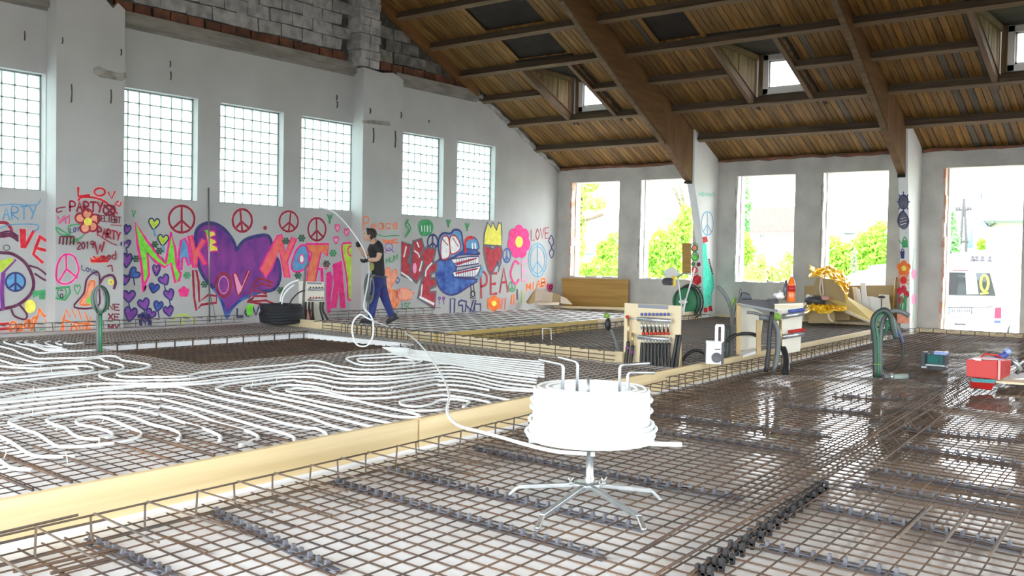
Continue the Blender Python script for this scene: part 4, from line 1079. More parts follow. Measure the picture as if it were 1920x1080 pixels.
g = G('peace_sign', 'tall pink peace sign on the pillar'); cx, cy = K('a', (413, 572))[0]
g.outl('hotpink', None, 2.6, K('a', (413, 480), (460, 500), (483, 580), (450, 640), (400, 662), (350, 640), (350, 560), (375, 500)), True)
g.line('hotpink', 2.6, K('a', (405, 485), (408, 570), (365, 640)), False); g.line('hotpink', 2.6, K('a', (408, 570), (475, 625)), False)
g = G('painted_crown', 'small red and orange crown on the pillar'); g.fill('orange', K('a', (560, 535), (550, 500), (580, 512), (600, 490), (620, 510), (645, 488), (660, 505), (662, 530))); g.line('brightred', 4, K('a', (560, 520), (660, 522)), False); g.line('brightred', 3, K('a', (575, 495), (600, 515), (625, 490), (645, 510), (665, 490)), False)
g = G('painted_face', 'little green framed face on the pillar'); g.line('green', 3.4, K('a', (345, 690), (425, 680), (430, 715), (400, 760), (345, 750)), False); g.ring('green', 2, *K('a', (380, 715))[0], 8, 10); g.line('black', 1.6, K('a', (370, 700), (385, 702)), False); g.ring('black', 1.4, *K('a', (378, 735))[0], 2.6, 3.6)
g = G('painted_heart', 'small faint green heart on the pillar'); g.outl('green', None, 1.6, heartpts(*K('a', (475, 697))[0], 11, 17), True)
text(G('graffiti_lettering', 'small dark blue word LOVE above the rainbow arch'), 'LOVE', 'navy', 1.3, *K('a', (502, 575))[0], *K('a', (605, 612))[0], 8)
g = G('painted_hand', 'big orange and yellow hand shape outlined in purple')
g.outl('plum', None, 3, K('a', (455, 805), (515, 720), (530, 640), (565, 600), (600, 590), (612, 630), (610, 700), (600, 800)), True)
g.outl('orange', 'peach', 2.4, K('a', (490, 785), (530, 720), (550, 650), (580, 650), (575, 720), (560, 785)), True); g.fill('lime', K('a', (525, 770), (562, 725), (560, 790)))
g.line('plum', 4, K('a', (612, 660), (640, 620), (690, 610), (710, 650), (700, 690))); g.ring('yellow', 3, *K('a', (680, 650))[0], 4, 4)
g = G('painted_crown', 'large orange zigzag crown over the word LOVE')
g.line('orange', 2.4, K('a', (395, 860), (405, 820), (430, 865), (440, 815), (465, 870), (480, 820), (500, 880), (520, 835), (545, 895), (560, 870)), False); g.line('orange', 2.4, K('a', (385, 880), (470, 905), (550, 900)))
g.line('orange', 2.8, K('a', (395, 860), (370, 970)), False); text(g, 'LOVE', 'orange', 3, *K('a', (390, 960))[0], *K('a', (575, 955))[0], 13)
for k, (s_, y_) in enumerate((('ne', 820), ('xe', 880), ('MX', 945))): text(G('graffiti_lettering', 'dark red scribbled words low on the right of the pillar'), s_.upper(), 'dred', 2.2, *K('a', (665, y_))[0], *K('a', (740, y_ + 5))[0], 11)
# --- big wall: hearts on the left
for i, (x, y, w, h, t) in enumerate([(780, 330, 40, 55, .2), (775, 420, 60, 40, -.3), (778, 520, 60, 85, .1), (820, 600, 70, 60, .9), (770, 640, 45, 60, .2), (790, 740, 80, 70, 0), (800, 850, 75, 85, .2), (885, 790, 70, 70, -.3), (945, 690, 62, 55, .2), (1010, 640, 65, 60, -.5), (960, 580, 45, 65, 0), (1040, 730, 60, 65, -.3), (920, 850, 60, 60, .6), (970, 800, 55, 60, .2), (1035, 830, 60, 60, -.2), (890, 870, 60, 50, .2)]):
    cx, cy = K('a', (x, y))[0]; g = G('painted_heart', 'small purple heart with a dark blue outline'); g.outl('navy', 'violet' if i % 5 != 3 else 'blue', 2.6, heartpts(cx, cy, w / 3.3, h / 3.3, t), True)
    if i % 2: g.line('navy', 2, [(cx, cy + h / 6.6), (cx + 2, cy + h / 6.6 + 12)], False)
g = G('painted_figure', 'dark blue kneeling figure among the hearts'); g.line('navy', 6, K('a', (850, 860), (890, 860), (920, 900), (905, 945))); g.line('navy', 5, K('a', (860, 880), (870, 945)), False)
for x, y in ((945, 295), (1000, 395)):
    cx, cy = K('a', (x, y))[0]; g = G('painted_heart', 'yellowish heart outlined in blue beside the green M'); g.outl('navy', 'ygreen', 2.2, heartpts(cx, cy, 20, 20, .1), True); g.line('lblue', 3, [(cx, cy + 10), (cx + 2, cy + 22)], False)
def blossom(cx, cy, c='dgreen', r=6):
    g = G('painted_blossom', None)
    for k in range(6):
        a = k * pi / 3; g.line(c, 1.4, [(cx, cy), (cx + r * cos(a), cy + r * sin(a))], False)
        g.ring(c, 1.1, cx + r * .8 * cos(a), cy + r * .8 * sin(a), 1.6, 1.6)
for x, y in ((835, 508), (950, 420), (978, 460), (1255, 665), (1148, 610)): blossom(*K('a', (x, y))[0], 'dgreen' if x != 1148 else 'green')
for x, y in ((1140, 305), (1250, 285), (1425, 465), (1225, 545), (1470, 390), (1105, 650)): blossom(*K('b', (x, y))[0], 'dgreen' if x != 1470 else 'green')
for x, y in ((820, 230),): G('painted_hand', None).line('green', 2, K('a', (x - 8, y - 20), (x, y + 20)), False).line('green', 2, K('a', (x + 12, y - 15), (x, y + 15)), False)
# peace signs in dark red above
for (x, y, r, l) in ((1115, 265, 24, 'large dark red peace sign above the word MAKE'), (1487, 273, 18, 'dark red peace sign above the purple heart')):
    cx, cy = K('a', (x, y))[0]; peace(G('peace_sign', l), 'red', 3.6, cx, cy, r, r + (1 if r > 20 else 3), None, 0 if r > 20 else -4)
for (x, y, rx, ry, l, ln) in ((1160, 168, 17.5, 19, 'dark red peace sign right of the purple heart', 4), (1357, 223, 16.5, 21, 'dark red peace sign nearest the second pillar', -1)):
    cx, cy = K('b', (x, y))[0]; peace(G('peace_sign', l), 'red', 3.2, cx, cy, rx, ry, None, ln)
g = G('painted_dot', None); g.ring('red', 2, *K('b', (995, 213))[0], 2.4, 2.6, 'red')
# M A K E
g = G('graffiti_lettering', 'tall lime green letter M outlined in pink')
Mp = K('a', (830, 285), (900, 395), (935, 440), (980, 500), (1015, 540), (1050, 345), (1075, 440), (1085, 560), (1110, 600), (1100, 640), (1075, 655), (1050, 535), (1010, 560), (960, 530), (905, 470), (915, 610), (890, 660), (880, 710), (870, 560), (845, 420))
g.outl('hotpink', 'lime', 4.2, Mp)
g = G('graffiti_lettering', 'blue letter A outlined in pink'); g.outl('hotpink', 'lblue', 3.4, K('a', (1100, 575), (1100, 470), (1110, 400), (1135, 380), (1155, 430), (1170, 540), (1155, 550), (1140, 500), (1118, 505), (1115, 575)))
g = G('graffiti_lettering', 'red letter K outlined in pink'); g.outl('hotpink', 'salmon', 3.4, K('a', (1155, 370), (1180, 365), (1200, 450), (1240, 385), (1265, 400), (1225, 460), (1275, 545), (1250, 545), (1215, 490), (1205, 560), (1185, 560), (1175, 470)))
# heart
g = G('painted_heart', 'huge purple brushed heart with a dark blue outline behind LOVE')
HP = K('b', (795, 370), (770, 300), (700, 215), (620, 180), (550, 195), (512, 245), (510, 340), (530, 470), (570, 560), (640, 640), (690, 720), (715, 800), (730, 840), (760, 780), (830, 715), (960, 660), (1060, 640), (1100, 560), (1090, 450), (1050, 390), (1035, 300), (1000, 265), (900, 280), (840, 310))
g.fill('purple', HP, True); g.line('navy', 5.5, HP[:10] + [], True); g.line('navy', 5.5, HP[15:] + [HP[0]], True); g.line('blue', 5, HP[9:16], True)
g = G('graffiti_lettering', 'pink and yellow letter E inside the heart'); g.outl('hotpink', 'yellow', 2.6, K('b', (580, 235), (640, 235), (650, 265), (610, 280), (650, 300), (655, 320), (625, 330), (660, 345), (665, 375), (600, 380), (590, 310)))
g.fill('lime', K('b', (572, 230), (598, 225), (600, 275)))
def block(lab_, c, f, w, o, *polys):
    g = G('graffiti_lettering', lab_)
    for p in polys: g.outl(c, f, w, K(o, *p))
    return g
block('dark red hollow letter L under MAKE', 'red', None, 4, 'b', [(490, 510), (515, 515), (530, 590), (535, 730), (600, 680), (655, 690), (655, 735), (550, 750), (515, 790), (500, 700)])
g = G('graffiti_lettering', 'dark red hollow letter O over the heart'); g.ring('red', 4, *K('b', (705, 612))[0], 13.5, 22); g.ring('lpink', 1.2, *K('b', (705, 612))[0], 9, 16)
block('dark red letter V over the heart', 'red', 'lpink', 2.8, 'b', [(770, 535), (795, 530), (830, 620), (875, 510), (890, 515), (830, 660), (805, 690), (790, 640)])
block('dark red letter E at the heart tip', 'red', None, 3.6, 'b', [(940, 570), (980, 570), (1050, 600), (1040, 620), (960, 600), (920, 650), (1000, 670), (1010, 690), (920, 690), (870, 730), (1000, 720), (1070, 750), (1050, 770), (960, 745), (880, 730), (900, 650)])
block('salmon letter N outlined in pink', 'hotpink', 'salmon', 3.4, 'b', [(1080, 270), (1110, 260), (1135, 390), (1180, 280), (1215, 290), (1150, 450), (1170, 560), (1130, 555), (1095, 370), (1040, 500), (1000, 560), (960, 500), (1010, 400)])
g = G('graffiti_lettering', 'blue letter O outlined in pink'); g.outl('hotpink', 'lblue', 3.2, K('b', (1240, 340), (1285, 345), (1300, 430), (1270, 500), (1210, 520), (1180, 490), (1200, 400)), True); g.ring('hotpink', 2, *K('b', (1250, 430))[0], 4.5, 8, 'white')
block('orange letter T outlined in pink', 'hotpink', 'orange2', 3.2, 'b', [(1280, 325), (1440, 325), (1430, 410), (1385, 380), (1345, 590), (1285, 590), (1300, 470), (1320, 390), (1290, 370)])
g = G('graffiti_lettering', 'pink splayed letters beside the small manifold')
g.outl('hotpink', 'hotpink', 2, K('b', (1425, 530), (1450, 520), (1465, 560), (1450, 700), (1450, 800), (1435, 810), (1425, 700)))
g.outl('hotpink', 'pink', 2.4, K('b', (1470, 470), (1530, 445), (1535, 560), (1555, 770), (1525, 775), (1510, 640), (1490, 770), (1455, 775), (1480, 600)))
g.line('hotpink', 6, K('b', (1360, 500), (1390, 500), (1395, 580)), False)
g = G('graffiti_lettering', 'yellow green letter P outlined in pink by the second pillar'); g.outl('hotpink', 'ygreen', 3.2, K('b', (1530, 350), (1560, 320), (1600, 325), (1630, 380), (1620, 450), (1600, 480), (1625, 545), (1610, 600), (1600, 700), (1575, 710), (1565, 560)), True); g.ring('hotpink', 2.4, *K('b', (1595, 375))[0], 6, 9, 'ygreen')
g = G('graffiti_lettering', 'small dark green word LOVE above the wire cage'); text(g, 'LOV', 'navy', 3, *K('b', (800, 838))[0], *K('b', (965, 820))[0], 16); g.fill('lime', K('b', (860, 760), (915, 740), (905, 820), (870, 830)))
g = G('painted_flower', 'small pink flower blot by the letter L'); flower(g, 'pink', 'hotpink', *K('b', (427, 660))[0], 10, 5)
g = G('peace_sign', 'faint yellow peace sign low on the wall'); peace(g, 'ygreen', 2, *K('b', (420, 870))[0], 19, 14)
for (x, y, c) in ((1500, 215, 'pink'), (1565, 245, 'pink'), (1490, 300, 'hotpink'), (1420, 480, 'pink'), (235, 500, 'violet')): G('painted_heart', None).outl(c, 'lpink', 1.6, heartpts(*K('b', (x, y))[0], 9, 13), True)
g = G('painted_hand', 'green hand print under the window'); g.line('green', 3, K('b', (1445, 180), (1448, 140)), False)
for dx in (-18, -8, 6, 18): g.line('green', 1.8, K('b', (1447, 160), (1447 + dx, 122)), False)
g = G('grey_drip', None); g.line('grey', 1.2, K('b', (600, 640), (640, 800), (650, 900)), True)
# second pilaster
g = G('graffiti_lettering', 'orange word Peace on the second pillar'); text(g, 'P', 'orange2', 2.2, *K('c', (175, 215))[0], *K('c', (225, 205))[0], 24); text(g, 'eace', 'orange2', 2.2, *K('c', (230, 212))[0], *K('c', (455, 200))[0], 18)
g.line('green', 1.4, K('c', (280, 245), (330, 262), (380, 258), (450, 255)))
g = G('painted_figure', 'faint orange and violet scribbled figure on the second pillar'); g.line('orange2', 3, K('c', (320, 290), (370, 300), (430, 285))); g.line('orange2', 3, K('c', (330, 310), (440, 312)), False); g.ring('violet', 1.4, *K('c', (370, 345))[0], 7, 7); g.line('violet', 1.4, K('c', (340, 390), (370, 350), (410, 385)), False)
text(g, 'MUM', 'green', 1.4, *K('c', (350, 480))[0], *K('c', (445, 440))[0], 10)
g = G('painted_heart', 'orange outlined heart on the second pillar'); g.outl('orange2', 'peach', 2, heartpts(*K('c', (370, 610))[0], 24, 46, .25), True)
g = G('peace_sign', 'orange peace sign low on the second pillar'); peace(g, 'orange', 2.6, *K('c', (402, 752))[0], 11.5, 17, 'peach')
g = G('painted_bubble', 'orange speech bubble with writing'); g.outl('salmon', 'peach', 2, K('c', (450, 675), (510, 672), (565, 705), (540, 750), (450, 750)), True); text(g, 'HACK', 'crimson', 1.2, *K('c', (455, 708))[0], *K('c', (545, 705))[0], 7); text(g, 'JOKER', 'crimson', 1.2, *K('c', (455, 742))[0], *K('c', (550, 735))[0], 7)
g = G('graffiti_lettering', 'green scribble low beside the second pillar', X=0.0); text(g, '1SC', 'green', 1.4, *K('c', (465, 830))[0], *K('c', (545, 825))[0], 11)
g = G('painted_ring', 'small blue ring on the second pillar'); g.ring('blue', 1.8, *K('c', (438, 605))[0], 3, 5)
# right part of the wall
g = G('graffiti_lettering', 'big red block letters LOVE outlined in grey', X=0.0)
for p in ([(463, 300), (545, 330), (520, 470), (565, 490), (560, 600), (462, 562)], [(560, 300), (625, 280), (655, 400), (630, 560), (585, 625), (535, 575), (545, 440)], [(622, 390), (668, 345), (738, 362), (712, 470), (660, 600), (612, 560), (640, 470)], [(640, 560), (665, 500), (748, 458), (742, 535), (700, 552), (698, 590), (738, 590), (738, 650), (692, 668), (690, 700), (736, 690), (728, 825), (598, 742)]):
    g.outl('grey', 'crimson', 4.2, K('c', *p))
g.ring('lpink', 1.4, *K('c', (572, 510))[0], 3, 9, 'lpink')
g.line('white', 3, K('c', (505, 345), (488, 420)), False); g.line('white', 3, K('c', (590, 310), (605, 345)), False); g.line('white', 2.6, K('c', (570, 375), (600, 400), (608, 425))); g.line('white', 3, K('c', (628, 460), (610, 530)), False); g.line('white', 3, K('c', (705, 470), (665, 520), (655, 570)))
g.line('white', 3, K('c', (468, 545), (520, 580), (550, 608)), False); g.line('white', 4, K('c', (612, 735), (720, 790)), False); g.line('white', 3, K('c', (630, 640), (622, 720)), False)
g = G('painted_sprig', 'green curly sprig beside the red letters', X=0.0); g.line('green', 3, K('c', (520, 135), (500, 175), (525, 210), (500, 265))); g.line('green', 2.4, K('c', (515, 150), (540, 205), (505, 260)))
g = G('painted_blob', 'round green blob with pale bars', X=0.0); g.outl('green', 'green', 2.4, K('c', (605, 160), (640, 138), (690, 142), (712, 185), (695, 240), (630, 255), (608, 210)), True)
for k in range(4): g.line('white', 1.6, K('c', (625 + 22 * k, 180), (628 + 22 * k, 225)), False)
for x, y in ((835, 160), (980, 188)):
    g = G('painted_hand', 'small green hand print under the last windows', X=0.0); cx, cy = K('c', (x, y))[0]
    for dx in (-4, -1.5, 1.5, 4): g.line('green', 1.8, [(cx, cy + 5), (cx + dx, cy - 6)], False)
    g.line('green', 3.4, [(cx, cy + 7), (cx, cy)], False)
g = G('peace_sign', 'dark blue peace sign above the red letters', X=0.0); peace(g, 'navy', 3, *K('c', (712, 305))[0], 9.5, 13.5)
g = G('painted_creature', 'blue grinning creature with big teeth and cap', X=0.0)
g.outl('navy', 'blue', 3, K('c', (755, 450), (860, 420), (900, 470), (900, 580), (1060, 600), (980, 660), (900, 710), (830, 715), (770, 670), (740, 590), (740, 510)), True)
g.outl('navy', 'lblue', 3.4, K('c', (755, 300), (790, 240), (850, 240), (880, 212), (930, 225), (945, 300), (950, 370), (890, 420), (790, 450), (765, 400)), True)
g.outl('crimson', 'white', 2.4, K('c', (790, 270), (830, 265), (845, 340), (840, 420), (785, 440), (775, 350)), True); g.outl('crimson', 'white', 2.4, K('c', (850, 265), (890, 260), (925, 320), (920, 370), (860, 400), (845, 330)), True)
g.line('crimson', 1.6, K('c', (790, 285), (830, 330)), False); g.line('crimson', 1.6, K('c', (870, 275), (910, 340)), False)
g.fill('navy', K('c', (870, 420), (950, 365), (1040, 350), (1085, 395), (1070, 412), (960, 410))); g.fill('blue', K('c', (880, 418), (955, 372), (1030, 362), (1070, 392), (960, 404)))
g.outl('navy', 'lblue', 2, K('c', (965, 350), (970, 290), (1010, 262), (1055, 290), (1070, 360), (1000, 360)), True); g.line('brightred', 5, K('c', (968, 385), (965, 310), (990, 275), (1025, 275)))
for x in (1020, 1042): g.line('white', 3.4, K('c', (x, 320), (x + 4, 355)), False)
g.outl('navy', 'white', 2, K('c', (855, 440), (1000, 420), (1070, 420), (1070, 475), (900, 500))); g.outl('navy', 'white', 2, K('c', (870, 540), (1090, 490), (1060, 560), (1040, 580), (880, 580)))
g.fill('crimson', K('c', (880, 470), (1050, 428), (1060, 436), (900, 490))); g.fill('crimson', K('c', (890, 545), (1070, 505), (1060, 520), (890, 560)))
for k in range(9): g.line('navy', 1, K('c', (900 + 18 * k, 440 - k * 1), (903 + 18 * k, 490 - 2 * k)), False)
for k in range(9): g.line('navy', 1, K('c', (895 + 18 * k, 535 - 3 * k), (897 + 18 * k, 578)), False)
g.outl('cyan', None, 3, K('c', (1070, 600), (1100, 530), (1095, 505)), True)
g = G('painted_crowned_heart', 'red heart wearing a tall yellow crown', X=0.0)
g.outl('grey', 'yellow', 3, K('c', (1110, 330), (1115, 240), (1140, 155), (1165, 195), (1180, 155), (1210, 215), (1225, 155), (1245, 160), (1250, 250), (1250, 340)))
g.outl('grey', 'crimson', 3, K('c', (1110, 350), (1140, 335), (1180, 360), (1215, 335), (1250, 360), (1245, 440), (1200, 500), (1165, 560), (1130, 480)), True)
g = G('painted_flower', 'large hot pink flower with a yellow centre', X=0.0); flower(g, 'pink', 'yellow', *K('c', (1385, 305))[0], 22, 7, 33, 'hotpink')
g = G('peace_sign', 'small blue peace sign next to the crowned heart', X=0.0); peace(g, 'blue', 2, *K('c', (1290, 412))[0], 7, 13)
g = G('peace_sign', 'large oval light blue peace sign near the corner', X=0.0); peace(g, 'cyan', 1.6, *K('c', (1530, 447))[0], 17, 31); g.ring('cyan', 1.2, *K('c', (1530, 447))[0], 13.5, 25)
g = G('graffiti_lettering', 'thin red word LOVE near the corner', X=0.0); text(g, 'LOVE', 'crimson', 1.4, *K('c', (1480, 295))[0], *K('c', (1625, 275))[0], 20)
g = G('graffiti_lettering', 'red hollow letters PEACE along the wall', X=0.0)
text(g, 'P', 'crimson', 4, *K('c', (1090, 740))[0], *K('c', (1150, 735))[0], 46); text(g, 'E', 'crimson', 4, *K('c', (1165, 715))[0], *K('c', (1225, 705))[0], 38); text(g, 'A', 'crimson', 3.6, *K('c', (1235, 700))[0], *K('c', (1320, 690))[0], 46); text(g, 'C', 'pink', 3.6, *K('c', (1320, 640))[0], *K('c', (1405, 620))[0], 42); text(g, 'E', 'lpink', 3.6, *K('c', (1410, 610))[0], *K('c', (1460, 600))[0], 36)
text(g, 'Y', 'navy', 1.8, *K('c', (1210, 540))[0], *K('c', (1260, 540))[0], 20)
g = G('graffiti_lettering', 'dark blue hollow word LOVE close to the floor', X=0.0)
for p in ([(850, 750), (885, 748), (880, 860), (850, 862)], [(915, 775), (935, 760), (975, 770), (965, 855), (945, 850), (945, 800), (915, 800)], [(975, 800), (1000, 860), (1030, 760), (1050, 760), (1025, 850)], [(1040, 790), (1085, 790), (1085, 850), (1040, 850)]): g.outl('navy', None, 3, K('c', *p))
g = G('painted_hand', 'small dark victory hand over the blue word', X=0.0); g.line('black', 2, K('c', (1005, 630), (1015, 700), (1005, 740), (1045, 745), (1035, 695), (1030, 630)), False); g.ring('black', 2, *K('c', (1025, 710))[0], 4, 5)
g = G('painted_flower', 'orange flower close to the floor', X=0.0); flower(g, 'orange', 'yellow', *K('c', (1190, 785))[0], 14, 6, 15, 'orange')
for yy in (0, 1): g.line('salmon', 2, K('c', (1250 + yy * 25, 830), (1258 + yy * 25, 745)), False)
g = G('peace_sign', 'green peace sign low near the corner', X=0.0); peace(g, 'green', 2, *K('c', (1330, 655))[0], 6, 9)
g = G('graffiti_lettering', 'orange scribbled word MIAB near the corner', X=0.0); text(g, 'MIAB', 'orange', 2.6, *K('c', (1445, 690))[0], *K('c', (1600, 640))[0], 13)
g = G('painted_heart', 'red and black heart blot near the corner', X=0.0); g.outl('crimson', 'hotpink', 2, heartpts(*K('c', (1625, 665))[0], 11, 14), True); g.ring('black', 2, *K('c', (1632, 660))[0], 2.4, 3)
g = G('painted_scroll', 'blue question mark scroll at the corner', X=0.0); g.line('navy', 2, K('c', (1615, 300), (1635, 255), (1655, 310), (1635, 350), (1655, 380), (1640, 430), (1620, 390), (1640, 350), (1615, 300)))
g = G('painted_figure', 'small grey and yellow figure low on the wall', X=0.0); g.line('grey', 4, K('c', (1370, 680), (1372, 750)), False); g.line('orange', 3, K('c', (1325, 790), (1330, 720), (1345, 715), (1345, 790)), False); g.line('ygreen', 3, K('c', (1410, 690), (1408, 780)), False)
g = G('painted_figure', 'two tiny violet stick figures in a pale yellow patch', X=0.0)
for x in (765, 798): g.ring('violet', 2, *K('c', (x, 745))[0], 2, 2); g.line('violet', 1.6, K('c', (x, 755), (x, 790)), False)
# --- paint on the piers
FX1, FX2 = (lambda y: 0), None
def pier_front(pr_, x0):
    """point on the sloping front face of a pier: intersect the ray with the face strip"""
    def f(px, py, eps):
        best = None
        for (ya, za), (yb, zb) in zip(pr_[:-1], pr_[1:]):
            n = Vector((0, zb - za, ya - yb)).normalized()
            if n.y > 0: n = -n
            d = ray(px, py); o = Vector((x0, ya, za)) + n * eps
            t = (o - CAM).dot(n) / d.dot(n); p = CAM + d * t
            if min(za, zb) - .02 <= p.z <= max(za, zb) + .02: best = p
        return best if best is not None else p
    return f
class GP(G):
    nrm = Vector((0, -1, 0))
def gp(name, label, k):
    x0, x1, fr, zt, yt = PIER[k]; g = GP(name, label, 0, WB, pier_front(fr, x0)); return g
for (x, y, c, f, lb) in ((1087, 520, 'red', 'peach', 'red heart in a green ring on the first pier'), (1090, 575, 'green', 'lime', 'green apple on the first pier')):
    cx, cy = K('d', (x, y))[0]; g = gp('painted_fruit', lb, 0); g.ring('green', 1.6, cx, cy, 6.5, 8); g.ring(c, 1.6, cx, cy + 1, 4.5, 5, f)
for (x, y, c, f) in ((1080, 620, 'dgreen', 'green'), (1112, 622, 'plum', 'plum')): cx, cy = K('d', (x, y))[0]; gp('painted_fruit', None, 0).ring(c, 1.4, cx, cy, 3, 3, f)
cx, cy = K('d', (1088, 655))[0]; gp('painted_fruit', 'red berry on the first pier', 0).ring('crimson', 2, cx, cy, 4.5, 5, 'salmon')
cx, cy = K('d', (1102, 714))[0]; g = gp('painted_flower', 'red star flower on the first pier', 0); flower(g, 'brightred', 'crimson', cx, cy, 8, 6, 9); g.line('dgreen', 1.6, [(cx - 6, cy + 14), (cx + 7, cy + 14)], False)
for y in (795, 840): cx, cy = K('d', (1108, y))[0]; g = gp('painted_leaf', None, 0); g.line('green', 2.4, [(cx - 6, cy - 5), (cx, cy), (cx + 6, cy - 6)]); g.line('green', 2.4, [(cx - 5, cy + 5), (cx, cy), (cx + 5, cy + 5)])
cx, cy = K('d', (1106, 888))[0]; gp('painted_spiral', 'grey spiral at the foot of the first pier', 0).ring('grey', 1.2, cx, cy, 5, 5)
g = G('painted_giraffe', 'turquoise long-necked animal with red hooves on the first pier', X=4.54, on=WB)
g.fill('turq', K('d', (1133, 500), (1158, 495), (1165, 600), (1200, 690), (1205, 760), (1190, 800), (1188, 885), (1170, 885), (1165, 800), (1160, 885), (1145, 885), (1138, 760), (1140, 640)))
g.fill('crimson', K('d', (1133, 460), (1160, 455), (1168, 485), (1140, 497))); g.fill('brightred', K('d', (1142, 880), (1165, 880), (1165, 908), (1142, 908))); g.fill('brightred', K('d', (1170, 872), (1190, 868), (1195, 900), (1172, 900)))
for k in range(8): g.line('brown', 2, K('d', (1170 + 3 * k, 590 + 12 * k), (1178 + 3 * k, 596 + 12 * k)), False)
g = G('peace_sign', 'oval blue grey peace sign on the side of the first pier', X=4.54, on=WB); peace(g, 'cyan', 1.4, *K('d', (1165, 378))[0], 11, 22)
g = G('graffiti_lettering', 'faint turquoise word high on the first pier', X=4.54, on=WB); text(g, 'HEIMAT', 'turq', 1, *K('d', (1115, 212))[0], *K('d', (1210, 218))[0], 6)
g = gp('painted_sun', 'dark grey spiky ball high on the second pier', 1); cx, cy = K('e', (1188, 250))[0]; g.ring('navy', 2, cx, cy, 8.5, 13, 'grey')
for k in range(8): a = k * pi / 4; g.line('navy', 1.6, [(cx + 9 * cos(a), cy + 14 * sin(a)), (cx + 12 * cos(a), cy + 19 * sin(a))], False)
g = gp('painted_leaf', 'dark grey leaf with pale veins on the second pier', 1); g.outl('navy', 'grey', 2, K('e', (1183, 305), (1215, 345), (1215, 385), (1190, 410), (1160, 385), (1158, 345)), True)
for k in range(3): g.line('white', 1, K('e', (1170, 350 + 18 * k), (1205, 340 + 18 * k)), False)
g = gp('painted_can', 'green watering can on the second pier', 1); g.fill('green', K('e', (1178, 480), (1212, 475), (1214, 520), (1180, 522))); g.line('green', 1.6, K('e', (1178, 500), (1160, 478)), False); g.line('green', 1.4, K('e', (1185, 478), (1195, 458), (1208, 475)))
g = gp('painted_pot', 'dark blue pot on the second pier', 1); g.fill('navy', K('e', (1168, 545), (1195, 542), (1192, 587), (1172, 587))); g.line('navy', 1.2, K('e', (1172, 545), (1182, 528), (1192, 545)))
g = gp('painted_flower', 'orange five petalled flower on the second pier', 1); flower(g, 'orange', 'yellow', *K('e', (1190, 645))[0], 13, 5, 15, 'orange')
g = gp('painted_sun', 'red sun with rays on the second pier', 1); cx, cy = K('e', (1188, 715))[0]; g.ring('orange', 2, cx, cy, 6, 7, 'brightred')
for k in range(10): a = k * pi / 5; g.line('salmon', 1.4, [(cx + 7 * cos(a), cy + 9 * sin(a)), (cx + 11 * cos(a), cy + 14 * sin(a))], False)
g = gp('painted_flower', 'bunch of red tulips on green stems on the second pier', 1)
for x, y in ((1165, 780), (1190, 770), (1175, 835), (1205, 800)): cx, cy = K('e', (x, y))[0]; g.ring('crimson', 2, cx, cy, 4, 6, 'brightred')
for x in (1180, 1195, 1205): g.line('green', 2.4, K('e', (x, 810), (x - 5, 900)), False)
g.fill('peach', K('e', (1150, 910), (1220, 912), (1222, 975), (1152, 972)))
g = G('painted_vine', 'faint pink and green vine on the side of the second pier', X=9.04, on=WB); g.line('turq', 1.6, K('e', (1255, 530), (1245, 640), (1255, 750), (1245, 960)))
for y in (680, 830): g.ring('lpink', 2, *K('e', (1250, y))[0], 4, 8, 'lpink')
# ================================================================ OBJECTS
def DP(x, y, z=0.0): return depth(gz(x, y, z))
def T(pts, D=None):                                           # pixel points (+ depth) to world
    return [at_depth(p[0], p[1], p[2] if len(p) > 2 else D) for p in pts]
def slab4(mb, corners, t, D=None):
    A = T(corners, D); n = (A[1] - A[0]).cross(A[3] - A[0]).normalized()
    if n.dot(FW) < 0: n = -n
    return mb.hull(A, [p + n * t for p in A])
def tube(pts, r, k=7, sm=4): return MB().tube(smoothpts(pts, sm) if len(pts) > 2 else pts, r, k)
def colr(name, c, rough=.5, metal=0, **kw): M[name] = mat(name, c, rough=rough, metal=metal, **kw); return name
colr('conduit_grey', (.14, .15, .15), .6); colr('conduit_green', (.03, .20, .09), .5); colr('conduit_dark', (.035, .06, .05), .5); colr('brass', (.55, .40, .18), .35, .8); colr('red_plastic', (.46, .016, .012), .5); colr('blue_plastic', (.07, .10, .36), .4)
colr('panel_wood', (.72, .60, .40), .7); colr('panel_pale', (.74, .70, .60), .75); colr('panel_edge', (.50, .36, .18), .8); colr('cardboard', (.40, .29, .15), .9); colr('cardboard_pale', (.70, .60, .47), .9); colr('foil_yellow', (1.0, .70, .03), .3, c2=(.95, .55, .02), scale=6)
colr('plastic_white', (.80, .80, .80), .35); colr('plastic_dark', (.06, .06, .07), .45); colr('purple_tape', (.25, .04, .30), .5); colr('board_yellow', (.62, .47, .15), .65); colr('teal', (.02, .11, .11), .4); colr('skin', (.55, .33, .24), .6)
colr('grille', (.10, .10, .11), .6); colr('juice', (.80, .16, .02), .2); colr('paper', (.80, .80, .80), .8); colr('blue_light', (.35, .45, .80), .4); colr('label_grey', (.25, .26, .29), .6); colr('silver', (.55, .57, .58), .3, .7); colr('leaf_green', (.20, .38, .06), .8)

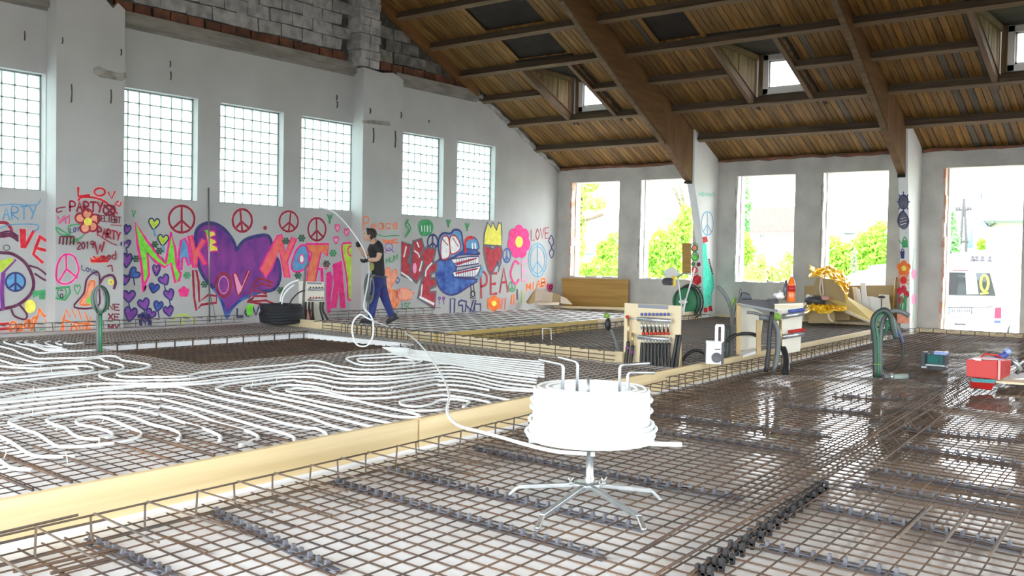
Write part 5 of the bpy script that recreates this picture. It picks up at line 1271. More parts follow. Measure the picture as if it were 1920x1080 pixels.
# ---- pipe decoiler
B0 = gz(1100, 936, 0); D0 = depth(B0); m0 = D0 / FPX
DC = thing('decoiler', 'galvanised decoiler stand carrying the white pipe coil in the foreground', 'decoiler', B0)
hub = B0 + Vector((0, 0, 27 * m0))
legs = [((955, 927), (960, 909)), ((1008, 990), (1019, 973)), ((1207, 992), (1193, 972)), ((1238, 936), (1222, 921))]
for e, b in legs:
    E_ = gz(*e, .01); Bp = E_ + (hub - E_).normalized() * .05; Bp.z = .055
    h = hub + (E_ - hub).normalized() * .06; h.z = hub.z
    lg = MB(); d = (Bp - h); d.z = 0
    lg.bar(h, Bp, .030, .022); lg.bar(Bp, E_, .026, .016)
    l = obj('leg', lg, 'steel', DC, bevel=.003)
    obj('foot', MB().lathe([(.013, -.008), (.016, 0), (.010, .012)], E_, 10), 'steel_dark', l)
mb = MB().lathe([(.075, -.016), (.082, -.01), (.082, .012), (.06, .02)], hub, 6)
obj('hub', mb, 'steel', DC, bevel=.003)
for dx in (-30, 32):
    p = at_depth(1100 + dx, 908, D0 - .03)
    w_ = MB().lathe([(.010, 0), (.012, .012)], p, 8); w_.tube([p + Vector((0, 0, .01)), p + RT * -.012 + Vector((0, 0, .035))], .004, 5); w_.tube([p + Vector((0, 0, .01)), p + RT * .014 + Vector((0, 0, .04))], .004, 5)
    obj('wing_bolt', w_, 'steel', DC)
R_C = 118 * m0
zb_c = at_depth(1107, 846, D0 - R_C * .95).z + .002
zt_c = at_depth(1110, 742, D0 - R_C * .9).z
axis = Vector((at_depth(1107, 830, D0).x, at_depth(1107, 830, D0).y, 0))
obj('post', MB().lathe([(.027, hub.z), (.027, hub.z + .035), (.022, hub.z + .04), (.022, zb_c - .04), (.026, zb_c - .04), (.026, zb_c - .004)], (axis.x, axis.y, 0), 14), 'steel', DC)
dirA = (T([(1278, 852)], D0 - .02)[0] - Vector((axis.x, axis.y, zb_c))); dirA.z = 0; LA = dirA.length; dirA.normalize()
perp = Vector((-dirA.y, dirA.x, 0))
for d, L in ((dirA, LA), (-dirA, R_C * .98), (perp, R_C * .98), (-perp, R_C * .98)):
    a = Vector((axis.x, axis.y, zb_c - .016)); obj('arm', MB().bar(a + d * .02, a + d * L, .022, .022), 'plastic_white' if L == LA else 'steel', DC)
for (x0, y0, x1, y1, x2, y2, dd) in ((1053, 725, 1056, 683, 1010, 674, -.06), (1081, 730, 1083, 678, 1046, 669, .10), (1163, 730, 1162, 684, 1218, 681, .05), (1178, 735, 1177, 698, 1227, 699, -.12)):
    p = T([(x0, y0 + 30, D0 + dd), (x1, y1 + 8, D0 + dd)]); q = at_depth(x1 + (3 if x2 > x1 else -3), y1, D0 + dd); e = at_depth(x2, y2, D0 + dd + .02)
    base = Vector((p[0].x, p[0].y, zb_c))
    obj('upright', MB().tube([base, p[1], p[1].lerp(q, .6) + Vector((0, 0, .004)), q + (e - q) * .05, e], .0095, 8), 'steel', DC)
sp_ = MB().tube(T([(1103, 760, D0), (1103, 705, D0)]), .008, 6); obj('spindle', sp_, 'steel_dark', DC)
# ---- the coil of white pipe with its loose end
CO = thing('pipe_coil', 'thick coil of white heating pipe standing on the decoiler', 'pipe coil', (axis.x, axis.y, zb_c))
prof = []
n = 15; hz = (zt_c - zb_c)
rin = R_C * .60
prof.append((rin, zb_c))
for i in range(n):
    fr = i / (n - 1)
    rr = R_C * (1.0 if fr < .12 else (.985 if fr < .22 else (.935 if fr < .3 else .925)))
    z0 = zb_c + hz * i / n
    for k in range(4): prof.append((rr - .007 + .009 * sin(pi * (k + .5) / 4), z0 + hz / n * (k + .5) / 4))
for i in range(7):
    r0 = R_C * .915 - (R_C * .915 - rin) * i / 7; r1 = R_C * .915 - (R_C * .915 - rin) * (i + 1) / 7
    for k in range(4): prof.append((r0 + (r1 - r0) * (k + .5) / 4, zt_c - .006 + .010 * sin(pi * (k + .5) / 4) + (.008 if i % 3 == 1 else 0)))
prof.append((rin, zt_c - .01)); prof.append((rin, zb_c))
obj('winding', MB().lathe(prof, (axis.x, axis.y, 0), 56), 'pipe', CO)
mb = MB()
for k, (rr, z, tilt) in enumerate(((1.0, .03, .012), (1.03, .055, .016), (.98, .10, -.01), (.955, .17, .006), (.95, .22, -.006))):
    pts = [Vector((axis.x + R_C * rr * cos(a), axis.y + R_C * rr * sin(a), zb_c + z + tilt * sin(a + k))) for a in [2 * pi * j / 48 for j in range(48)]]
    mb.tube(pts, .0095, 7, closed=True)
obj('loose_turn', mb, 'pipe', CO)
MAN = gz(706, 607, .09); DM = depth(MAN)
loose_px = [(1100, 851, D0 - R_C * 1.0), (1040, 846, D0 - R_C * .9), (985, 833, D0 - .25), (940, 820, 5.6), (895, 808, 5.9), (862, 799, 6.2), (845, 785, 6.4), (838, 768, 6.75), (842, 742, 7.6), (834, 715, 9.2), (815, 682, 10.6), (793, 652, 12.2), (768, 629, 14), (735, 615, 15.2), (700, 602, depth(gz(682, 648, .1)) + .1), (676, 589, depth(gz(682, 648, .1)) + .1)]
P = smoothpts(T(loose_px), 6); obj('paid_out_pipe', MB().tube(P, .0105, 7), 'pipe', CO)
DLp = depth(gz(682, 648, .1)) + .1
lp = [(676, 589), (664, 600), (660, 618), (664, 637), (672, 648), (688, 648), (698, 634), (700, 612), (697, 596), (690, 586), (683, 578), (684, 560), (689, 535), (692, 512), (691, 496), (684, 474), (676, 457), (660, 434), (642, 412), (625, 397), (607, 391), (598, 389)]
P = smoothpts([at_depth(x, y, DLp if i < 11 else DLp + (DM - .28 - DLp) * min(1, (i - 10) / 4)) for i, (x, y) in enumerate(lp)], 5); obj('pipe_end', MB().tube(P, .012, 7), 'pipe', CO)

# ---- manifold stand 1
pb = gz(1170, 692, -.02); YM = pb.y
PX = lambda x, y, dy=0: gy(x, y, YM - dy)
MS = thing('manifold_stand', 'plywood manifold board with red capped flow meters by the corner of the boards', 'manifold', pb)
a, b = PX(1171, 568), PX(1277, 571)
mb = MB().mm((a.x, YM, -.02), (b.x, YM + .02, a.z)); obj('back_panel', mb, 'panel_wood', MS, bevel=.002)
for x in (a.x + .02, b.x - .05): obj('prop', MB().bar((x, YM + .035, a.z - .1), (x, YM + .10, -.02), .05, .025), 'panel_edge', MS)
def pbox(x0, y0, x1, y1, d0, d1, plane=None):
    p, q = PX(x0, y0), PX(x1, y1); return MB().mm((p.x, YM - d0, q.z), (q.x, YM - d1, p.z))
obj('label_strip', pbox(1197, 570, 1253, 580, .001, .006), 'label_grey', MS)
def hcyl(x0, x1, y, r, d): p, q = PX(x0, y, d), PX(x1, y, d); q.z = p.z; return MB().tube([p, q], r, 12)
um = obj('return_manifold', hcyl(1196, 1259, 598, .028, .06), 'silver', MS); lm = obj('supply_manifold', hcyl(1197, 1256, 632, .028, .06), 'silver', MS)
for k in range(8):
    x = 1203 + 7.2 * k
    p = PX(x, 596, .06); obj('valve_cap', MB().lathe([(.016, .024), (.017, .05), (.012, .06)], p, 8), 'blue_plastic', um)
    p = PX(x, 604, .06); obj('outlet', MB().lathe([(.008, -.085), (.012, -.05), (.012, 0)], p, 8), 'silver', um)
for k in range(7):
    x = 1206.5 + 7.6 * k
    p = PX(x, 631, .06); f = obj('flow_meter', MB().lathe([(.020, .02), (.020, .052), (.012, .056)], p, 10), 'red_plastic', lm)
    obj('black_top', MB().lathe([(.012, .055), (.0125, .115), (.009, .12)], p, 8), 'black', f)
for k in range(9):
    x = 1204 + 6.4 * k; p = PX(x, 636, .06); q = PX(x + (k - 4) * .6, 694, .09); q.z = .0
    obj('connector', MB().tube([p, p + Vector((0, 0, -.05))], .010, 7), 'steel', lm)
    obj('pipe_tail', tube([p + Vector((0, 0, -.045)), p + Vector((0, -.01, -.15)), q], .019), 'black', MS)
for (x, y0, y1, y2, m_) in ((1178, 596, 640, 688, 'brass'), (1186, 624, 648, 690, 'brass')):
    obj('supply_stub', MB().tube([PX(x, y0, .05), PX(x, y1, .05)], .014, 8), m_, MS); obj('supply_hose', tube([PX(x, y1, .05), PX(x - 2, y1 + 20, .06), PX(x - 7, y2 + 8, .10)], .022), 'black', MS)
    obj('tape', MB().tube([PX(x - 1, y1 + 10, .055), PX(x - 1.5, y1 + 14, .056)], .025, 8), 'purple_tape', MS)
obj('ball_valve', MB().ball(PX(1176, 594, .05), .022, 8), 'red_plastic', MS); obj('bracket', MB().tube([PX(1178, 597, .04), PX(1199, 597, .05)], .008, 6), 'silver', MS); obj('bracket', MB().tube([PX(1186, 628, .04), PX(1199, 630, .05)], .008, 6), 'silver', MS)
for k, x in enumerate((1266, 1272)): obj('riser_hose', tube([PX(x + 4, 628, .03), PX(x, 655, .04), PX(x - 8 + 2 * k, 700, .12)], .022), 'black', MS)
Dr = DP(1278, 688, 0)
o = obj('hose_arc', tube(T([(1268, 694), (1278, 677), (1292, 662), (1308, 657), (1322, 663), (1331, 676), (1335, 688)], Dr - .1), .022), 'black'); tag(o, 'black hose arching from the manifold stand to the radio', 'hose')
# ---- jobsite radio on the board
rb = gz(1338, 682, .203); Dd = depth(rb); mr_ = Dd / FPX
RA = thing('jobsite_radio', 'white box radio with round speaker and carrying handle on the board', 'radio', rb)
th = radians(-38); Rr = Matrix.Rotation(radians(30), 3, 'Z')
def rbx(c, s): 
    return MB().box(rb + Rr @ Vector(c), s, Rr)
W_, H_, L_ = 30 * mr_, 43 * mr_, 24 * mr_
obj('body', rbx((0, 0, H_ / 2), (W_, L_, H_)), 'plastic_white', RA, bevel=.012)
obj('side_shell', rbx((W_ * .5, 0.0, H_ * .48), (.03, L_ * 1.05, H_ * .92)), 'plastic_dark', RA, bevel=.008); obj('side_shell', rbx((-W_ * .5, 0.01, H_ * .48), (.02, L_ * .9, H_ * .85)), 'plastic_dark', RA, bevel=.006)
sp0 = rb + Rr @ Vector((W_ * .15, -L_ / 2 - .004, H_ * .30)); obj('speaker', MB().lathe([(.055, 0), (.055, -.01), (.045, -.012), (.04, -.006), (.01, -.008)], sp0, 18, 'y', rot=Rr), 'grille', RA)
obj('display', rbx((W_ * .2, -L_ / 2 - .002, H_ * .66), (W_ * .35, .006, .012)), 'plastic_dark', RA)
for dx in (-.02, .045): obj('handle_post', rbx((W_ * .25 + dx, 0, H_ + 14 * mr_), (.035, .04, 30 * mr_)), 'plastic_white', RA, bevel=.006)
obj('handle_bar', rbx((W_ * .25 + .015, 0, H_ + 29 * mr_), (.09, .045, .03)), 'plastic_white', RA, bevel=.008)
# ---- grey conduits that fork
Dk = DP(1366, 676, .1)
t = thing('conduit_bundle', 'grey forked empty conduits rising behind the radio', 'conduit', gz(1366, 690, 0))
obj('conduit', tube(T([(1366, 690), (1369, 650), (1372, 610), (1371, 585), (1366, 566), (1357, 550), (1345, 537)], Dk), .022), 'conduit_grey', t); obj('conduit', tube(T([(1369, 690), (1372, 640), (1374, 600), (1378, 575), (1387, 555), (1390, 541)], Dk - .05), .020), 'conduit_grey', t)
obj('conduit', tube(T([(1362, 672), (1364, 650), (1366, 610)], Dk - .1), .020), 'conduit_dark', t); obj('green_tie', MB().tube(T([(1370, 578), (1376, 562), (1380, 560)], Dk), .02, 6), 'leaf_green', t)
o = obj('hose_arc', tube(T([(1362, 640), (1375, 630), (1390, 626), (1408, 626), (1420, 630)], Dk - .15), .022), 'black'); tag(o, 'short black hose bridging to the open manifold box', 'hose')
# ---- open plywood manifold box with things on top
Db = DP(1395, 668, .2) + .3
BX = thing('manifold_box', 'open plywood manifold box with drinks standing on its top', 'manifold', gx(1440, 668, 9.75))
mb = MB(); slab4(mb, [(1381, 568, Db), (1389, 568, Db), (1389, 664, Db), (1381, 666, Db)], .03); obj('left_frame', mb, 'panel_edge', BX)
mb = MB(); slab4(mb, [(1419, 600, Db - .1), (1427, 600, Db - .1), (1427, 661, Db - .1), (1419, 663, Db - .1)], .03); obj('mid_frame', mb, 'panel_edge', BX)
mb = MB(); slab4(mb, [(1385, 566, Db + .12), (1432, 588, Db + .12), (1424, 654, Db + .12), (1386, 658, Db + .12)], .02); obj('back_panel', mb, 'panel_pale', BX)
mb = MB(); slab4(mb, [(1384, 561, Db + .3), (1460, 562, Db + .2), (1458, 582, Db - .25), (1386, 568, Db - .05)], .02); obj('top_board', mb, 'label_grey', BX)
mb = MB(); slab4(mb, [(1455, 567, Db + .25), (1512, 567, Db + .1), (1506, 572, Db - .35), (1453, 573, Db - .25)], .02); obj('top_board', mb, 'panel_wood', BX)
mb = MB(); slab4(mb, [(1452, 570, Db - .2), (1506, 568, Db - .33), (1500, 658, Db - .33), (1456, 667, Db - .2)], .02); obj('front_panel', mb, 'panel_pale', BX)
for (y, c) in ((590, 'blue_plastic'), (628, 'red_plastic')):
    q = T([(1466, y + 4), (1507, y - 3)], Db - .42); f = obj('manifold_bar', MB().tube(q, .030, 10), 'silver', BX)
    q = T([(1478, y - 6), (1508, y - 10)], Db - .44); obj('cap_row', MB().tube(q, .020, 6), c, f)
    for k in range(5): p = at_depth(1480 + 7 * k, y - 3 - k, Db - .45); obj('cap', MB().lathe([(.014, 0), (.014, .03)], p, 7), c, f)
obj('riser', MB().tube(T([(1463, 600), (1464, 655)], Db - .45), .016, 7), 'brass', BX); obj('valve', MB().ball(T([(1460, 597)], Db - .45)[0], .025, 7), 'red_plastic', BX)
for k, x in enumerate((1484, 1489)): obj('tail', tube(T([(1466 + 4 * k, 652, Db - .45), (1472 + 4 * k, 672, Db - .6), (x - 15 + 2 * k, 700, Db - .9)], None), .026), 'black', BX)
o = obj('conduit', tube(T([(1424, 595), (1440, 597), (1452, 606), (1459, 625), (1458, 660), (1451, 698)], Db - .7), .032), 'conduit_grey'); tag(o, 'thick grey conduit bending down in front of the manifold box', 'conduit')
o = obj('conduit', tube(T([(1448, 585), (1443, 625), (1441, 660), (1436, 698)], Db - .75), .026), 'black'); tag(o, 'straight black pipe standing in front of the manifold box', 'conduit')
o = obj('conduit', tube(T([(1401, 586), (1415, 587), (1430, 592), (1441, 598)], Db - .5), .018), 'conduit_grey'); tag(o, 'grey conduit stub poking left out of the manifold box', 'conduit')
o = obj('plant_sprig', MB().ball(T([(1456, 594)], Db - .5)[0], .06, 6, (1, .6, .8)), 'leaf_green'); tag(o, 'bright green tape tuft by the manifold box', 'tape')
mb = MB().mm((0, 0, 0), (0, 0, 0)); mb = MB(); slab4(mb, [(1396, 700, 12.0), (1440, 700, 12.2), (1440, 707, 11.9), (1396, 708, 11.7)], .02); o = obj('black_plate', mb, 'black'); tag(o, 'flat black plate on the mesh below the manifold box', 'plate')
mb = MB(); slab4(mb, [(1386, 660, Db), (1415, 652, Db + .1), (1417, 658, Db - .1), (1388, 668, Db - .2)], .03); o = obj('white_bag', mb, 'paper'); tag(o, 'white packet inside the foot of the manifold box', 'bag')
def bottle(px, y0, y1, w, Dq, body, cap, label, name='drink_bottle', band=None):
    p = at_depth(px, y1, Dq); h = (y1 - y0) * Dq / FPX; r = w * Dq / FPX / 2
    t = thing(name, label, 'bottle', p)
    obj('body', MB().lathe([(r * .9, 0), (r, .01), (r, h * .28), (r * .93, h * .32), (r, h * .36), (r, h * .62), (r * .75, h * .78), (r * .38, h * .88), (r * .36, h * .93)], p, 14), body, t)
    if band: obj('label_band', MB().lathe([(r * 1.02, h * .38), (r * 1.02, h * .60)], p, 14), band, t)
    obj('cap', MB().lathe([(r * .42, h * .92), (r * .42, h), (r * .3, h * 1.01)], p, 12), cap, t)
colr('bottle_clear', (.80, .86, .86), .1); colr('bottle_dark', (.10, .11, .15), .3)
bottle(1483, 515, 566, 15, Db - .05, 'juice', 'bottle_clear', 'orange juice bottle on the manifold box', band='red_plastic')
bottle(1473, 526, 562, 10, Db + .02, 'bottle_dark', 'plastic_dark', 'dark slim bottle left of the orange juice bottle')
o = obj('crumpled_paper', MB().ball(T([(1461, 554)], Db)[0], .06, 7, (1.1, 1, .75)), 'paper'); tag(o, 'crumpled white paper beside the dark bottle', 'paper')
for v in o.data.vertices: v.co += Vector((RND.uniform(-.015, .015), RND.uniform(-.015, .015), RND.uniform(-.015, .015)))
o = obj('black_bag', MB().hull(T([(1389, 562), (1412, 562), (1407, 551), (1392, 546)], Db), T([(1390, 561), (1411, 561), (1405, 553), (1393, 548)], Db + .2)), 'plastic_dark', bevel=.02); tag(o, 'small black bag at the left end of the box top', 'bag')
mb = MB(); slab4(mb, [(1440, 559, Db + .1), (1458, 559, Db + .1), (1456, 563, Db - .05), (1437, 562, Db - .05)], .012); o = obj('phone', mb, 'black'); tag(o, 'flat black phone lying on the box top', 'phone')

# ---- hose tool with the leafy tuft
Dt = DP(1162, 682, 0)
t = thing('hose_lance', 'dark hose with coiled head leaning left of the manifold stand', 'hose', gz(1166, 684, 0))
obj('hose', tube(T([(1166, 686), (1160, 660), (1152, 636), (1146, 618)], Dt), .020), 'conduit_grey', t); obj('head', MB().ball(T([(1140, 608)], Dt)[0], .06, 8, (.7, .7, 1.3)), 'black', t); obj('tie', MB().ball(T([(1138, 592)], Dt)[0], .035, 6, (1.3, 1, .9)), 'leaf_green', t)
Dw = DP(1025, 645, -.02)
o = obj('wire_hoop', MB().tube(T([(1018, 645), (1017, 616), (1033, 616), (1034, 646)], Dw), .010, 6, smooth=False), 'white'); tag(o, 'white square wire hoop standing in the back bay', 'hoop')

# ---- level tripod, hose reel and green hoses by the first pier
Dg = DP(1284, 602, -.02)
t = thing('tripod', 'white surveying tripod standing by the first pier', 'tripod', gz(1284, 602, -.02))
for a_, b_ in (((1270, 515), (1282, 603)), ((1303, 502), (1276, 598)), ((1285, 560), (1272, 655))): obj('leg', MB().tube(T([a_, b_], Dg + (-.6 if b_[1] > 640 else 0)), .018, 6), 'plastic_white', t)
obj('head_plate', MB().ball(T([(1281, 566)], Dg)[0], .09, 7, (1.2, 1, .5)), 'plastic_white', t)
t = thing('hose_reel', 'green garden hose reel with black hose beside the tripod', 'hose reel', gz(1290, 604, -.02))
c = T([(1288, 566)], Dg + .15)[0]
obj('drum', MB().lathe([(.16, -.06), (.34, -.05), (.34, -.03), (.16, -.03), (.16, .03), (.34, .03), (.34, .05), (.16, .06)], c, 24, 'y'), 'conduit_green', t)
mb = MB()
for k, (rr, dx) in enumerate(((.33, 0), (.36, .03), (.39, .06), (.35, -.03))): mb.tube([c + Vector((rr * cos(a) * .85 + dx, (k - 1.5) * .03, rr * sin(a))) for a in [2 * pi * j / 28 for j in range(28)]], .018, 6, closed=True)
obj('hose', mb, 'black', t)
t = thing('pump', 'small yellow and black pump hanging on the tripod', 'pump', T([(1262, 535)], Dg - .1)[0])
obj('motor', MB().lathe([(.07, -.12), (.085, -.1), (.085, .08), (.06, .12)], T([(1253, 528)], Dg - .1)[0], 12, 'x'), 'plastic_dark', t); obj('casing', MB().box(T([(1263, 527)], Dg - .12)[0], (.07, .1, .22)), 'foil_yellow', t, bevel=.02)
obj('bracket', MB().tube(T([(1270, 520), (1282, 512), (1296, 514)], Dg - .1), .02, 6), 'steel_dark', t)
mb = MB(); slab4(mb, [(1244, 508, Dg), (1262, 500, Dg), (1278, 516, Dg + .1), (1248, 522, Dg)], .02); o = obj('white_case', mb, 'paper'); tag(o, 'white cloth draped on top of the yellow pump', 'cloth')

# ---- timber leaning at the eaves wall
def wallslab(name, pts, Y, t, m, label, cat):
    P_ = [gy(x, y, Y) for x, y in pts]; o = obj(name, MB().hull(P_, [p + Vector((0, t, 0)) for p in P_]), m, bevel=.002); return tag(o, label, cat)
colr('larch', (.42, .25, .06), .6, c2=(.33, .18, .04), scale=2, stretch=(.4, 2, 8))
wallslab('shuttering_panel', [(1053, 521), (1177, 524), (1177, 577), (1056, 574)], -.16, .04, 'larch', 'orange brown shuttering panel leaning under the first window opening', 'panel')
wallslab('shuttering_panel', [(1279, 456), (1295, 456), (1295, 513), (1279, 513)], -.22, .03, 'larch', 'small upright brown board standing by the first pier', 'panel')
wallslab('back_board', [(1508, 536), (1680, 535), (1680, 601), (1508, 601)], -.14, .03, 'cardboard', 'wide brown board behind the yellow sheeting', 'panel')
wallslab('ground_plank', [(1052, 574), (1168, 577), (1168, 581), (1052, 578)], -.55, .2, 'panel_wood', 'long pale plank lying at the foot of the eaves wall', 'plank')
# crate corner with cardboard flaps
cbp = gz(1004, 571, .17); Dq = depth(cbp)
t = thing('cardboard_box', 'flattened cardboard box with pale flaps in the far corner', 'box', cbp)
for pts, m_ in (([(986, 566, Dq + .2), (1004, 541, Dq + .25), (1006, 566, Dq + .1), (990, 570, Dq)], 'cardboard'), ([(1004, 540, Dq + .1), (1037, 549, Dq - .2), (1035, 566, Dq - .3), (1003, 567, Dq)], 'cardboard_pale'), ([(1037, 549, Dq - .2), (1051, 553, Dq - .2), (1049, 566, Dq - .3), (1035, 566, Dq - .3)], 'cardboard'), ([(1051, 555, Dq - .2), (1062, 559, Dq - .3), (1073, 570, Dq - .5), (1051, 568, Dq - .4)], 'cardboard_pale'), ([(1007, 565, Dq - .1), (1049, 566, Dq - .3), (1048, 571, Dq - .7), (1008, 571, Dq - .4)], 'cardboard_pale')):
    mb = MB(); slab4(mb, pts, .015); obj('flap', mb, m_, t)
# ---- boxes under yellow sheeting
Dy = depth(gy(1560, 600, -.9))
def YT(pts, Y): return [gy(x, y, Y) for x, y in pts]
t = thing('cardboard_box', 'tall brown cardboard box under the upper yellow sheet', 'box', gy(1550, 600, -.9))
mb = MB(); mb.hull(YT([(1520, 600), (1592, 600), (1582, 545), (1562, 524), (1530, 520), (1525, 545)], -.95), YT([(1522, 599), (1594, 599), (1584, 545), (1564, 524), (1532, 520), (1527, 545)], -.5)); obj('carton', mb, 'cardboard', t); obj('strap', MB().tube(YT([(1541, 520), (1544, 550), (1540, 560), (1537, 540), (1540, 520)], -.98), .02, 6), 'cardboard_pale', t)
t = thing('cardboard_box', 'low brown cardboard box under the lower yellow sheet', 'box', gy(1545, 606, -1.45))
mb = MB(); mb.hull(YT([(1516, 606), (1566, 606), (1564, 584), (1518, 582)], -1.45), YT([(1516, 604), (1566, 604), (1564, 583), (1518, 581)], -1.05)); obj('carton', mb, 'cardboard', t); obj('flap', MB().tube(YT([(1552, 586), (1555, 598), (1562, 604)], -1.47), .03, 5), 'cardboard_pale', t)
def sheet(label, top, bot, Ya, Yb, fr=9, nn=22):
    n = nn; mb = MB(); vs = []; rn = random.Random(len(label))
    def at(L, f_):
        q = f_ * (len(L) - 1); k = min(int(q), len(L) - 2); u_ = q - k; return L[k][0] + (L[k + 1][0] - L[k][0]) * u_, L[k][1] + (L[k + 1][1] - L[k][1]) * u_
    for row in range(fr + 1):
        f_ = row / fr
        for i in range(n):
            a_, b_ = at(top, i / (n - 1)), at(bot, i / (n - 1))
            jx = 1.6 if 0 < i < n - 1 else 2.5
            vs.append(gy(a_[0] * (1 - f_) + b_[0] * f_ + rn.uniform(-jx, jx) * .7, a_[1] * (1 - f_) + b_[1] * f_ + rn.uniform(-1.4, 1.4), Ya * (1 - f_) + Yb * f_ + rn.uniform(-.10, .06)))
    mb.add(vs, [(r_ * n + i, r_ * n + i + 1, (r_ + 1) * n + i + 1, (r_ + 1) * n + i) for r_ in range(fr) for i in range(n - 1)], False)
    o = obj('yellow_sheet', mb, 'foil_yellow'); s_ = o.modifiers.new('thick', 'SOLIDIFY'); s_.thickness = .012; return tag(o, label, 'sheet')
sheet('crumpled yellow plastic sheet over the tall cardboard box', [(1519, 496), (1530, 503), (1542, 501), (1556, 497), (1568, 503), (1580, 511), (1588, 520), (1593, 530)], [(1517, 522), (1530, 517), (1545, 519), (1556, 520), (1566, 528), (1577, 538), (1584, 550), (1589, 562)], -.55, -1.02)
sheet('crumpled yellow plastic sheet lying over the low box', [(1513, 572), (1526, 568), (1538, 569), (1550, 572), (1562, 573), (1574, 572), (1586, 576)], [(1508, 590), (1524, 581), (1540, 588), (1553, 590), (1563, 583), (1576, 585), (1588, 580)], -1.1, -1.55)
t = thing('shuttering_panel', 'yellow shuttering panel lying tilted right of the boxes', 'panel', gy(1620, 604, -1.1))
A = [gy(1553, 563, -1.0), gy(1577, 549, -.75), gy(1644, 588, -.75), gy(1640, 606, -1.2)]; obj('face', MB().hull(A, [p + Vector((.01, .03, -.03)) for p in A]), 'board_yellow', t); A = YT([(1584, 580), (1640, 606), (1640, 610), (1584, 586)], -1.24); obj('edge_batten', MB().hull(A, [p + Vector((0, .04, 0)) for p in A]), 'panel_wood', t)
for k, (x0, x1, y0, y1, m_, lb) in enumerate(((1600, 1608, 538, 566, 'panel_pale', 'pale upright board end left of the white boards'), (1607, 1613, 541, 572, 'paper', 'narrow white board standing among the offcuts'), (1615, 1624, 530, 578, 'paper', 'tallest white board standing among the offcuts'), (1624, 1640, 555, 585, 'panel_pale', 'cream board leaning right of the tallest white board'), (1633, 1652, 557, 588, 'paper', 'white insulation board leaning by the thin rod'), (1650, 1668, 552, 592, 'panel_pale', 'broad cream board nearest the second pier'))):
    A = [gy(x0 - 2, y0, -.25 - .04 * k), gy(x1 - 2, y0 + 1, -.25 - .04 * k), gy(x1 + 6, y1 + 14, -.45 - .04 * k), gy(x0 + 4, y1 + 14, -.45 - .04 * k)]; o = obj('board_offcut', MB().hull(A, [p + Vector((0, .03, 0)) for p in A]), m_); tag(o, lb, 'board')
o = obj('slat', MB().tube([gy(1681, 520, -.2), gy(1673, 590, -.4)], .03, 4), 'larch'); tag(o, 'slim brown slat leaning against the second pier', 'slat')
t = thing('black_bag', 'black work bag squeezed between the two boxes', 'bag', gy(1525, 580, -.8)); obj('body', MB().ball(gy(1528, 564, -1.1), .17, 8, (1.3, 1, .7)), 'plastic_dark', t); obj('pink_cloth', MB().ball(gy(1548, 559, -1.15), .07, 6, (1.4, .8, .7)), mat('pink_cloth', (.65, .35, .33), rough=.9), t); obj('paper_label', MB().ball(gy(1515, 556, -1.15), .05, 6), 'paper', t)
# rod with a knob
Dr2 = DP(1652, 624, .1)
t = thing('marker_rod', 'thin rod with a dark knob standing by the end of the far board', 'rod', gz(1652, 626, .1)); obj('rod', MB().tube(T([(1652, 626), (1653, 560)], Dr2), .012, 6), 'steel_dark', t); obj('knob', MB().lathe([(.03, -.02), (.07, -.01), (.06, .02), (.02, .03)], T([(1653, 557)], Dr2)[0], 10), 'plastic_dark', t)
# ---- green conduit bundle on the right
cb = gz(1643, 708, 0); Dc = depth(cb)
t = thing('conduit_bundle', 'bundle of green and grey conduits looped over itself on the wet mesh', 'conduit', cb)
for k, (pts, r_, m_) in enumerate((([(1641, 708), (1641, 660), (1640, 635), (1636, 610), (1640, 592), (1655, 582), (1668, 590), (1674, 615), (1680, 635)], .030, 'conduit_dark'), ([(1645, 708), (1645, 660), (1644, 630), (1640, 606), (1648, 590), (1660, 585), (1672, 600), (1678, 625)], .028, 'conduit_green'), ([(1649, 708), (1649, 655), (1650, 630), (1656, 600), (1670, 584), (1688, 584), (1704, 592)], .028, 'conduit_grey'), ([(1638, 640), (1637, 610), (1644, 588), (1660, 580), (1670, 592), (1685, 620), (1687, 634)], .026, 'conduit_grey'), ([(1652, 700), (1651, 650), (1655, 628), (1662, 618), (1664, 600)], .022, 'conduit_green'))): obj('conduit', tube(T([(x, y, Dc + .05 * k - .1) for x, y in pts]), r_), m_, t)
obj('black_loop', tube(T([(1644, 690), (1638, 660), (1640, 630), (1660, 618), (1680, 625), (1692, 648), (1690, 675), (1676, 692), (1660, 692), (1648, 680)], Dc + .12), .012, 6), 'black', t); obj('blue_wire', tube(T([(1678, 618), (1688, 628), (1694, 642)], Dc), .010, 5), 'blue_plastic', t); obj('binding', MB().tube(T([(1637, 683), (1653, 683)], Dc - .14), .006, 5), 'leaf_green', t)
t = thing('pipe_fitting', 'grey pipe coupling lying at the foot of the green conduits', 'fitting', gz(1685, 710, 0))
D5 = DP(1685, 708, 0.02); obj('sleeve', MB().tube(T([(1656, 706), (1668, 706)], D5), .032, 10), 'conduit_grey', t); obj('collar', MB().tube(T([(1668, 706), (1674, 706)], D5), .040, 10), 'silver', t); obj('body', MB().tube(T([(1674, 707), (1702, 706)], D5), .034, 10), mat('pale_green_plastic', (.30, .36, .33), rough=.5), t); obj('tip', MB().tube(T([(1702, 706), (1712, 706)], D5), [.03, .012], 10), 'plastic_dark', t)
